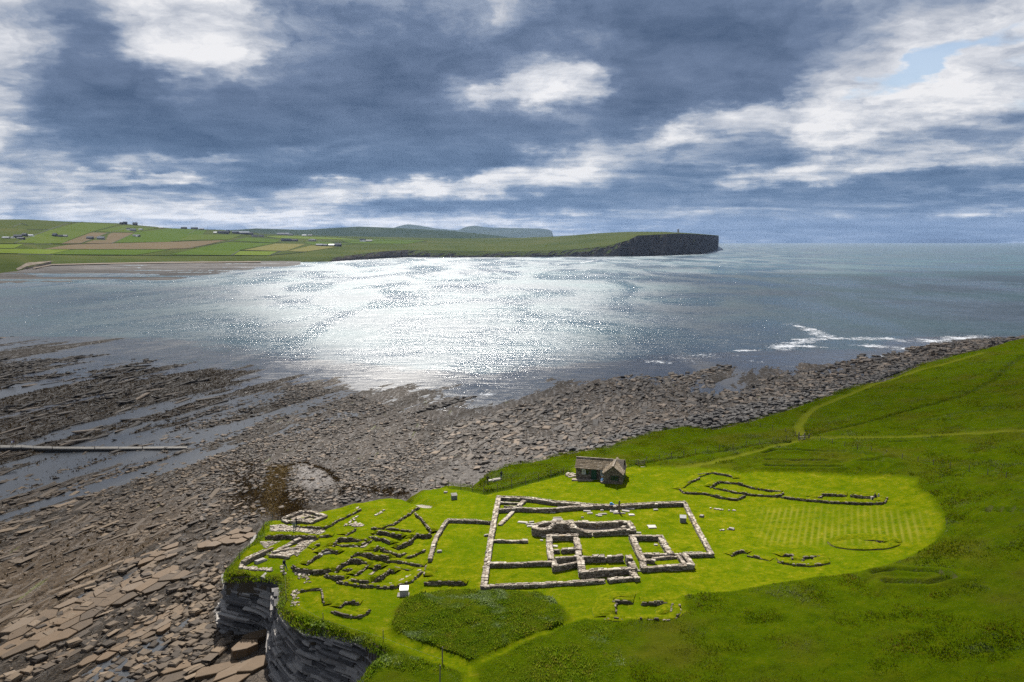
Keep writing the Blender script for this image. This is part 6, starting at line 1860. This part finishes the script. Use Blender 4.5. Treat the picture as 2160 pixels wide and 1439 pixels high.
        o = b.build('window', frame, e, c if rot == 0 else (px, (x0 + x1) / 2, c.z), (0, 0, rot))
        g = MB(); g.box((0, .06, 0), (w - .04, .03, h - .04)); g.build('pane', 'dark_glass', o)
    window(1.18, 1.84, .98, 1.90, -.03, 2, 3); window(1.88, 2.52, .98, 1.88, .03, 1, 1, frame='green_paint')
    window(4.75, 5.42, .95, 1.90, -.03, 2, 3)
    window(wx0 + 1.38, wx0 + 2.0, 1.0, 1.82, wy + .02, 2, 2, frame='green_paint'); window(wx0 + 2.08, wx0 + 2.74, .98, 1.85, wy + .0, 2, 2, frame='green_paint')
    window(-1.45, -.8, .95, 1.88, 0, 2, 2, math.pi / 2, wx1 - .0, 'green_paint')
    b = MB(); b.box((3.47, -.02, .98), (.98, .08, 1.96))
    for q in np.arange(3.1, 3.9, .19): b.box((q, -.065, .98), (.15, .02, 1.9))
    b.build('door', 'green_paint', e); b = MB(); b.box((3.47, -.06, 2.06), (1.2, .16, .16), tint=.7); b.build('door_lintel', 'cottage_wall', e)
    b = MB(); b.box((wx1 + .01, .75, .98), (.08, .85, 1.96)); b.build('door', 'green_paint', e)
    # apron of paving
    b = MB()
    for poly in ([(-.6, -1.15), (wx0 - .05, -1.15), (wx0 - .05, -.02), (-.6, -.02)], [(wx0 - 1.2, wy - .9), (wx1 + 1.3, wy - .9), (wx1 + 1.7, wy + .5), (wx1 + 1.3, Dp), (wx1 + .05, Dp), (wx1 + .05, wy - .03), (wx0 - .05, wy - .03), (wx0 - .05, -1.15), (wx0 - 1.2, -1.4)]):
        n = len(poly)
        b.add([(x, y, .06) for x, y in poly] + [(x, y, -.5) for x, y in poly], [tuple(range(n))] + [(n + i, n + (i + 1) % n, (i + 1) % n, i) for i in range(n)])
    b.build('paved_apron', 'gravel', e)
    # a stone bench by the wing
    M_ = Matrix.Translation((O[0], O[1], base)) @ Matrix.Rotation(rz, 4, 'Z')
    bw = M_ @ Vector((wx0 - .30, wy + .75, .06))
    bench = empty('stone_bench', bw, 'low stone bench against the side of the cottage wing', 'bench', rz=rz)
    b = MB(); b.box((0, 0, .40), (.45, 1.5, .10)); b.build('seat', 'wall_face_shaded', bench)
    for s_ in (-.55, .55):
        b = MB(); b.box((0, s_, .175), (.36, .2, .35)); b.build('leg', 'wall_face_shaded', bench)
    return M_, (wx0, wy, rz)


CM, CW = build_cottage()
rubble(ZP([(160, 620), (230, 585), (340, 580), (400, 610), (390, 670), (280, 700), (170, 690)]), 34, .3, .8, name='stone_heap', label='heap of old stones beside the cottage gable')


# ---------------------------------------------------------------- causeway
def build_causeway():
    px = np.array([-260, -100, 0, 45, 70, 110, 200, 300, 396.0])
    far_y = np.array([929, 936, 939, 938.5, 941, 942, 942.5, 942, 941.5]); near_y = far_y + np.array([7, 6.5, 5.2, 5.2, 4.6, 4.0, 4.2, 4.0, 3.4])
    zt = np.array([1.2, 1.2, 1.2, 1.2, 1.2, 1.2, 1.25, 1.3, 1.4])
    A = at_z(px, far_y, zt); B = at_z(px, near_y, zt)
    e = empty('causeway', tuple(B[4]), 'narrow raised concrete causeway crossing the weedy reef', 'causeway')
    org = B[4]
    for i in range(len(px) - 1):
        n = max(1, int(np.hypot(*(B[i + 1] - B[i])[:2]) / 6))
        for k in range(n):
            a0, a1 = A[i] + (A[i + 1] - A[i]) * (k + .012) / n, A[i] + (A[i + 1] - A[i]) * (k + .988) / n
            b0, b1 = B[i] + (B[i + 1] - B[i]) * (k + .012) / n, B[i] + (B[i + 1] - B[i]) * (k + .988) / n
            dz = np.array([0, 0, random.uniform(-.03, .03)]); dn = np.array([0, 0, -.35])
            vs = [p + dz - org for p in (b0, b1, a1, a0)]; vs += [v + dn for v in vs]
            b = MB(); b.add(vs, [(0, 1, 2, 3), (7, 6, 5, 4), (0, 4, 5, 1), (1, 5, 6, 2), (2, 6, 7, 3), (3, 7, 4, 0)], .5); b.build('deck_slab', 'concrete', e)
    V = []
    for i in range(len(px)):
        c = (A[i] + B[i]) / 2
        for p, z in ((B[i], -.3), (B[i] + (B[i] - c) * .15, -2.5), (A[i] + (A[i] - c) * .15, -2.5), (A[i], -.3)):
            V.append((p[0] - org[0], p[1] - org[1] + (.08 if p is B[i] else 0), zt[i] + z - org[2]))
    f = grid_faces(4, len(px))
    link('side_wall', np_mesh('side_wall', np.array(V), f, {'tint': np.full(len(V), .1)}), 'dark_boulder', e)


build_causeway()


# ---------------------------------------------------------------- fences, posts, gates
def fence(label, pix, spacing=3.0, h=1.15, wires=3, r=.055, sag=.03, group=None):
    P = path_on(ground_z, pix)
    Q, s = resample(P[:, :2], spacing)
    g = ground_z(Q[:, 0], Q[:, 1])
    e = empty('post_and_wire_fence', (Q[0, 0], Q[0, 1], g[0]), label, 'fence', group)
    o0 = Vector((Q[0, 0], Q[0, 1], g[0])); tops = []
    hh = h + .15
    for i in range(len(Q)):
        ln = Vector((random.uniform(-.05, .05), random.uniform(-.05, .05), 0)); k = hh * random.uniform(.95, 1.06)
        b = MB(); b.tube([(0, 0, -.4), (ln.x * .5, ln.y * .5, k * .5), (ln.x, ln.y, k)], [r * 1.1, r * 1.05, r], 6)
        b.build('post', 'wood_post', e, Vector((Q[i, 0], Q[i, 1], g[i])) - o0)
        tops.append((Vector((Q[i, 0], Q[i, 1], g[i])) - o0, ln, k))
    for w in range(wires):
        z = .35 + w * (h - .4) / max(1, wires - 1)
        pts = []
        for (a, l, k), (b_, l2, k2) in zip(tops[:-1], tops[1:]):
            pts += [a + Vector((0, 0, z)), (a + b_) / 2 + Vector((0, 0, z - sag))]
        pts.append(tops[-1][0] + Vector((0, 0, z)))
        b = MB(); b.tube(pts, .006, 4); b.build('wire', 'wire', e)
    return e


fence('wire fence running behind the mound to the cottage', Z1([(-140, 262), (60, 272), (180, 283), (300, 302), (415, 325), (560, 292), (700, 258), (850, 215), (985, 184), (1030, 172)]), 3.0)
fence('wire fence from the cottage to the stile', Z1([(1345, 148), (1440, 138)]) + Z7([(280, 748), (420, 726), (620, 692), (800, 667), (980, 642), (1030, 632)]), 3.2)
fence('wire fence dropping across the slope from the stile', Z7([(1085, 632), (1250, 672), (1400, 706), (1600, 746), (1780, 786)]) + Z3([(1890, 335), (2050, 365), (2160, 392)]), 4.0)
fence('short wire fence above the stile by the shore path', Z7([(780, 562), (880, 585), (980, 608), (1015, 622)]), 4.0)
fence('old wire fence on the bank beside the lichen wall', Z5([(330, 1330), (480, 1150), (660, 960), (850, 720), (960, 540), (1080, 440)]), 4.5, 1.2, 3)
fence('fence along the cliff edge with a bright top wire', Z2([(592, 690), (600, 820), (608, 945), (760, 1000), (982, 1062), (1180, 1120), (1380, 1185)]) + ZH([(620, 905), (812, 975)]), 9.0, 1.1, 1, .045)
for px, py, h in ((ZH([(812, 985)])[0][0], ZH([(812, 985)])[0][1], 1.9), (928, 1444, 2.1)):
    p = gpt(px, py)
    b = MB(); b.tube([(0, 0, -.5), (.02, 0, h * .5), (.05, .02, h)], [.07, .065, .06], 8); o = b.build('strainer_post', 'wood_post', None, tuple(p))
    tag(o, 'tall timber strainer post beside the point of the bracken patch' if h < 2 else 'taller weathered strainer post standing in the cliff-top bracken', 'post')
# stile
p = gpt(1692, 928)
st = empty('stile', tuple(p), 'timber stile with steps where the grass paths meet', 'stile', rz=.1)
for x, h in ((-.75, 1.75), (.55, 1.6), (1.5, 1.2)):
    b = MB(); b.box((x, 0, h / 2 - .2), (.16, .16, h + .4)); b.build('post', 'wood_post', st)
b = MB(); b.box((-.1, -.55, .35), (1.1, .32, .07)); b.build('step', 'wood_post', st)
b = MB(); b.box((-.1, 0, .7), (1.2, .32, .07)); b.build('step', 'wood_post', st)
b = MB(); b.tube([(-.95, -.5, .1), (.5, .1, 1.35)], .06, 5); b.build('brace', 'wood_post', st)
b = MB(); b.box((1.1, 0, .55), (.9, .06, .14)); b.box((1.1, 0, .9), (.9, .06, .14)); b.build('rail', 'wood_post', st)
# small gate by the cottage
p = gpt(1353, 983)
ga = empty('field_gate', tuple(p), 'small timber gate with a pale slab in the fence behind the cottage', 'gate', rz=.15)
for x in (-.7, .7):
    b = MB(); b.box((x, 0, .55), (.15, .15, 1.7)); b.build('post', 'wood_post', ga)
for z in (.35, .7, 1.05):
    b = MB(); b.box((0, 0, z), (1.2, .05, .1)); b.build('bar', 'wood_post', ga)
b = MB(); b.box((.3, -.7, .05), (1.4, .8, .14)); b.build('threshold_slab', 'grave_stone', ga)


# ---------------------------------------------------------------- information boards, graves, the carved stone
def board(px, py, w, label, top, side, rz=0.0, h=.85, pad=True):
    p = gpt(px, py)
    e = empty('information_plinth', tuple(p), label, 'information board', rz=rz)
    b = MB(); b.add([(-w / 2, -.4, -.2), (w / 2, -.4, -.2), (w / 2, .4, -.2), (-w / 2, .4, -.2), (-w / 2, -.4, h - .12), (w / 2, -.4, h - .12), (w / 2, .4, h + .12), (-w / 2, .4, h + .12)], [(3, 2, 1, 0), (4, 5, 6, 7), (0, 1, 5, 4), (1, 2, 6, 5), (2, 3, 7, 6), (3, 0, 4, 7)])
    b.build('plinth', side, e)
    b = MB(); q = .04
    b.add([(-w / 2 - q, -.44, h - .135), (w / 2 + q, -.44, h - .135), (w / 2 + q, .44, h + .13), (-w / 2 - q, .44, h + .13), (-w / 2 - q, -.44, h - .075), (w / 2 + q, -.44, h - .075), (w / 2 + q, .44, h + .19), (-w / 2 - q, .44, h + .19)], [(3, 2, 1, 0), (4, 5, 6, 7), (0, 1, 5, 4), (1, 2, 6, 5), (2, 3, 7, 6), (3, 0, 4, 7)])
    b.build('panel', top, e)
    if pad:
        b = MB(); b.box((-.1, -.15, .03), (w + .45, 1.15, .08)); b.build('base_slab', 'concrete', e)


board(852.5, 1254, 1.05, 'white information plinth on the lawn by the bracken patch', 'board_white', 'grave_stone', .05)
board(1440.5, 1101, .95, 'dark grey information plinth inside the enclosure wall', 'board_grey', 'board_grey', -.15, pad=False)
board(958, 1053, 1.0, 'grey information plinth beside the path up from the shore', 'concrete', 'board_grey', .3, pad=False)

p = gpt(1306, 1081.5)
cs = empty('carved_standing_stone', tuple(p), 'tall thin carved standing stone among the grave slabs', 'standing stone', rz=-.1)
b = MB(); b.add([(-.16, -.05, -.3), (.16, -.05, -.3), (.16, .05, -.3), (-.16, .05, -.3), (-.17, -.045, 1.2), (.15, -.045, 1.2), (.15, .045, 1.2), (-.17, .045, 1.2), (-.12, -.04, 1.95), (.13, -.04, 2.12), (.13, .04, 2.12), (-.12, .04, 1.95)],
               [(3, 2, 1, 0), (8, 9, 10, 11)] + [(l + i, l + (i + 1) % 4, l + 4 + (i + 1) % 4, l + 4 + i) for l in (0, 4) for i in range(4)], .4)
b.build('shaft', 'cottage_wall', cs)
b = MB(); b.box((0, 0, .1), (.62, .4, .34), taper=.7); b.build('base', 'cottage_wall', cs)

ZT = zoomed(1260, 1040, 10.8)
GR = [(ZT, 380, 425, 1.55, .8), (ZT, 500, 470, 2.2, .35), (ZT, 640, 418, 1.4, .6), (ZT, 665, 362, .7, .5), (ZT, 775, 370, 1.2, .5), (ZT, 780, 505, 1.0, .8), (ZT, 1330, 388, .85, .45), (ZT, 1245, 775, 1.45, 1.1), (ZT, 120, 490, 1.6, .35), (ZT, 60, 525, .75, .5), (ZT, 110, 408, .5, .3),
      (Z8, 785, 108, 1.4, .5), (Z8, 820, 135, 1.1, .4), (Z8, 972, 141, 1.5, .35), (Z8, 905, 158, .5, .35), (Z8, 375, 124, 1.1, .4), (Z8, 430, 188, 1.5, .35), (Z8, 435, 210, 1.9, .55), (Z8, 15, 242, 1.7, .7), (Z8, 120, 240, 1.0, .5), (Z8, 85, 265, 1.1, .4), (Z8, 110, 290, 1.2, .5), (Z8, 140, 268, .8, .4), (Z8, 965, 98, .6, .3), (Z8, 730, 184, .5, .3), (Z8, 40, 455, .9, .6), (Z8, 285, 415, 1.3, .35), (Z8, 240, 460, .5, .35), (Z8, 400, 530, .9, .6), (Z8, 1612, 514, .6, .45), (Z8, 1400, 370, 1.0, .5), (Z8, 850, 403, .9, .4), (Z8, 1410, 825, .6, .3)]
for fn, a, b_, ln, wd in GR:
    px, py = fn([(a, b_)])[0]
    p = gpt(px, py)
    o = bpy.data.objects.new('grave_slab', stone_data('grave_stone')); COL.objects.link(o)
    o.location = (p[0], p[1], p[2] + .06); o.rotation_euler = (random.uniform(-.03, .03), random.uniform(-.03, .03), random.uniform(-.25, .12)); o.scale = (ln * 1.0, wd * 1.25, .2)
    tag(o, 'flat pale grave slab lying in the churchyard grass', 'grave slab', 'grave slabs in the churchyard')
for px, py, ln, wd, lb in ((549, 1186, 1.7, .7, 'long loose block lying on the turf by the lichen wall'), (1480, 1090, .7, .6, 'pale flat stone in the lawn outside the enclosure'), (927, 1165, .7, .45, 'small pale stone on the side yard lawn'), (1026, 1131, .8, .4, 'pale stones beside the enclosure wall'), (690, 1168, 1.3, .35, 'narrow pale slab in the flat-floored turf house'), (676, 1173, .7, .5, 'pale round stone in the flat-floored turf house'), (1543, 1117, .9, .5, 'dark block on the lawn beyond the enclosure'), (940, 1040, .7, .5, 'pale stone near the shore path'), (1048, 1016, 2.0, 1.1, 'large pale rock on the bank between two walkers'), (1034, 1017, .9, .6, 'small pale rock on the bank below the large one')):
    p = gpt(px, py)
    o = bpy.data.objects.new('loose_block', stone_data('grave_stone')); COL.objects.link(o)
    o.location = (p[0], p[1], p[2] + (.25 if 'bank' in lb else .08)); o.rotation_euler = (0, 0, random.uniform(-.6, .6) if '549' not in str(px) else .9); o.scale = (ln * 1.1, wd * 1.3, .4 if ln < 1.5 else .7)
    tag(o, lb, 'stone')


# ---------------------------------------------------------------- people
def person(px, py, label, top, legs, yaw=0.0, pose='stand', hat=None, pack=None, fn=None, lift=0.0, h=1.74, place=None, skinarms=False):
    if place is not None: p = np.array(place)
    elif fn is None: p = gpt(px, py); p[2] += lift
    else: p = on(fn, np.array(float(px)), np.array(float(py)), lift)
    s = h / 1.74
    e = empty('person', tuple(p), label, 'person', rz=yaw)
    J = {}
    if pose == 'sit':
        hip = Vector((0, 0, .50))
        J = dict(pel=hip, chest=(0, .02, .86), neck=(0, -.02, 1.06), head=(0, -.06, 1.15), crown=(0, -.07, 1.32))
        legs_ = [((.10, -.02, .48), (.13, -.45, .52), (.13, -.62, .10), (.14, -.78, .05)), ((-.10, -.02, .48), (-.13, -.45, .50), (-.12, -.52, .10), (-.13, -.68, .05))]
        arms = [((.19, .0, .99), (.25, -.10, .74), (.12, -.30, .66), (.07, -.36, .66)), ((-.19, .0, .99), (-.25, -.10, .74), (-.10, -.30, .66), (-.05, -.36, .66))]
    elif pose == 'walk':
        J = dict(pel=(0, 0, .93), chest=(0, -.03, 1.28), neck=(0, -.04, 1.48), head=(0, -.06, 1.56), crown=(0, -.07, 1.74))
        legs_ = [((.09, 0, .90), (.10, -.20, .50), (.10, -.30, .08), (.10, -.44, .04)), ((-.09, 0, .90), (-.10, .05, .48), (-.10, .33, .14), (-.10, .24, .05))]
        arms = [((.20, -.03, 1.41), (.26, .12, 1.15), (.24, .08, .90), (.23, .06, .82)), ((-.20, -.03, 1.41), (-.26, -.14, 1.16), (-.22, -.32, .97), (-.21, -.38, .92))]
    else:
        J = dict(pel=(0, 0, .93), chest=(0, 0, 1.28), neck=(0, 0, 1.48), head=(0, -.02, 1.56), crown=(0, -.03, 1.74))
        legs_ = [((.09, 0, .90), (.11, -.02, .50), (.12, .02, .08), (.14, -.14, .04)), ((-.09, 0, .90), (-.11, .02, .50), (-.12, .04, .08), (-.14, -.10, .04))]
        arms = [((.20, 0, 1.41), (.27, .03, 1.14), (.25, -.10, .92), (.23, -.15, .86)), ((-.20, 0, 1.41), (-.27, .03, 1.14), (-.23, -.16, .98), (-.19, -.24, .98))]
    vs, es, rad = [], [], []
    def v(co, r):
        vs.append(Vector(co) * s); rad.append((r[0] * s, r[1] * s) if isinstance(r, tuple) else (r * s, r * s)); return len(vs) - 1
    pel = v(J['pel'], (.155, .12)); ch = v(J['chest'], (.165, .12)); nk = v(J['neck'], .062); hd_ = v(J['head'], (.088, .10)); cr = v(J['crown'], .07)
    es += [(pel, ch), (ch, nk), (nk, hd_), (hd_, cr)]
    for lg in legs_:
        a = v(lg[0], .095); b = v(lg[1], .068); c = v(lg[2], .048); d = v(lg[3], .042); es += [(pel, a), (a, b), (b, c), (c, d)]
    for ar in arms:
        a = v(ar[0], .068); b = v(ar[1], .050); c = v(ar[2], .038); d = v(ar[3], .036); es += [(ch, a), (a, b), (b, c), (c, d)]
    me = bpy.data.meshes.new('body'); me.from_pydata(vs, es, [])
    o = bpy.data.objects.new('body', me); COL.objects.link(o)
    sm = o.modifiers.new('skin', 'SKIN'); sm.use_smooth_shade = True
    for i, sv in enumerate(me.skin_vertices[0].data): sv.radius = rad[i]; sv.use_root = (i == 0)
    o.modifiers.new('sub', 'SUBSURF').levels = 1
    dg = bpy.context.evaluated_depsgraph_get()
    m2 = bpy.data.meshes.new_from_object(o.evaluated_get(dg))
    bpy.data.objects.remove(o); bpy.data.meshes.remove(me)
    m2.name = 'body'
    for mt in (top, legs, 'skin', 'hair', 'black_cloth'): m2.materials.append(MAT[mt])
    hz = J['head'][2] * s; nz = J['neck'][2] * s; pz = Vector(J['pel']).z * s
    handp = [Vector(ar[3]) * s for ar in arms]; footz = .09 * s
    foot = [Vector(l[3]) * s for l in legs_]
    knee = [Vector(l[1]) * s for l in legs_]
    for pl in m2.polygons:
        c = pl.center
        if c.z > nz + .015 * s: k = 3 if (c.z > hz + .09 * s or c.y > Vector(J['head']).y * s + .045 * s) else 2
        elif any((c - hp).length < .075 * s for hp in handp): k = 2
        elif c.z < footz and any((c - fp).length < .2 * s for fp in foot): k = 4
        elif pose == 'sit' and (c.z < pz + .02 * s or (c.y < -.22 * s and c.z < .60 * s)): k = 1
        elif pose != 'sit' and c.z < pz - .02 * s and abs(c.x) < .19 * s: k = 1
        else: k = 0
        pl.material_index = k
    bo = bpy.data.objects.new('body', m2); COL.objects.link(bo); bo.parent = e
    if pack:
        c = Vector(J['chest']) * s
        b = MB(); b.box((c.x, c.y + .19 * s, c.z - .02), (.30 * s, .17 * s, .46 * s), taper=.85); b.build('rucksack', pack, e)
    if hat:
        c = Vector(J['crown']) * s
        b = MB(); b.tube([(c.x, c.y, c.z - .07 * s), (c.x, c.y, c.z), (c.x, c.y, c.z + .05 * s)], [.115 * s, .11 * s, .05 * s], 8); b.build('hat', hat, e)
    return e


person(621, 1121, 'person in pale blue top and jeans standing on the rubble paving', 'grey_cloth', 'denim', 0.3)
person(625, 1112, 'person in a dark top walking behind the one in pale blue', 'black_cloth', 'navy_cloth', 3.0, 'walk')
person(601, 1204, 'walker in navy jacket with rucksack at the cliff-edge fence', 'navy_cloth', 'denim', 1.4, 'walk', pack='navy_cloth')
person(1029, 1023, 'walker in black clothes on the grassy bank below the fence', 'black_cloth', 'black_cloth', 2.6, 'walk', lift=.2)
person(1057.5, 1013, 'walker in dark jacket and jeans beside the pale rock on the bank', 'navy_cloth', 'denim', 3.0, 'stand', lift=.2, pack='black_cloth')
sp = CM @ Vector((CW[0] - .28, CW[1] + .80, -.01))
person(0, 0, 'person in light blue shirt sitting on the bench beside the cottage wing', 'sky_cloth', 'black_cloth', CW[2] - .9, 'sit', hat='khaki_cloth', place=sp)
person(1846, 1053, 'person in dark clothes sitting in the end of the straight turf house', 'black_cloth', 'black_cloth', -1.2, 'sit', lift=-.25)
zc = lambda x, y: np.full(np.shape(x), 1.2)
person(25.5, 942.0, 'walker in pale blue top on the causeway', 'pale_cloth', 'khaki_cloth', 1.57, 'walk', fn=zc)
person(29.5, 940.6, 'walker in purple top beside the pale blue one on the causeway', 'purple_cloth', 'khaki_cloth', 1.57, 'walk', fn=zc)
# left things
p = gpt(1841, 1053); o = bpy.data.objects.new('rucksack', stone_data('grave_stone')); COL.objects.link(o); o.location = (p[0], p[1], p[2] + .2); o.scale = (.7, .6, .5); tag(o, 'pale rounded pack beside the person in the turf house', 'bag')
p = on(ground_z, np.array(1289.5), np.array(1064.5), .9)
b = MB(); b.box((0, 0, .16), (.55, .38, .36), taper=.65); b.box((.3, -.05, .06), (.3, .3, .14), taper=.8); o = b.build('blue_jacket', 'blue_cloth', None, tuple(p)); tag(o, 'bright blue jacket left on top of the enclosure wall', 'jacket')
p = gpt(1853, 1052)
b = MB(); b.box((0, 0, .35), (.28, .2, 1.0), taper=.6); o = b.build('upright_stone', 'grave_stone', None, tuple(p)); tag(o, 'pale upright stone at the end of the straight turf house', 'stone')
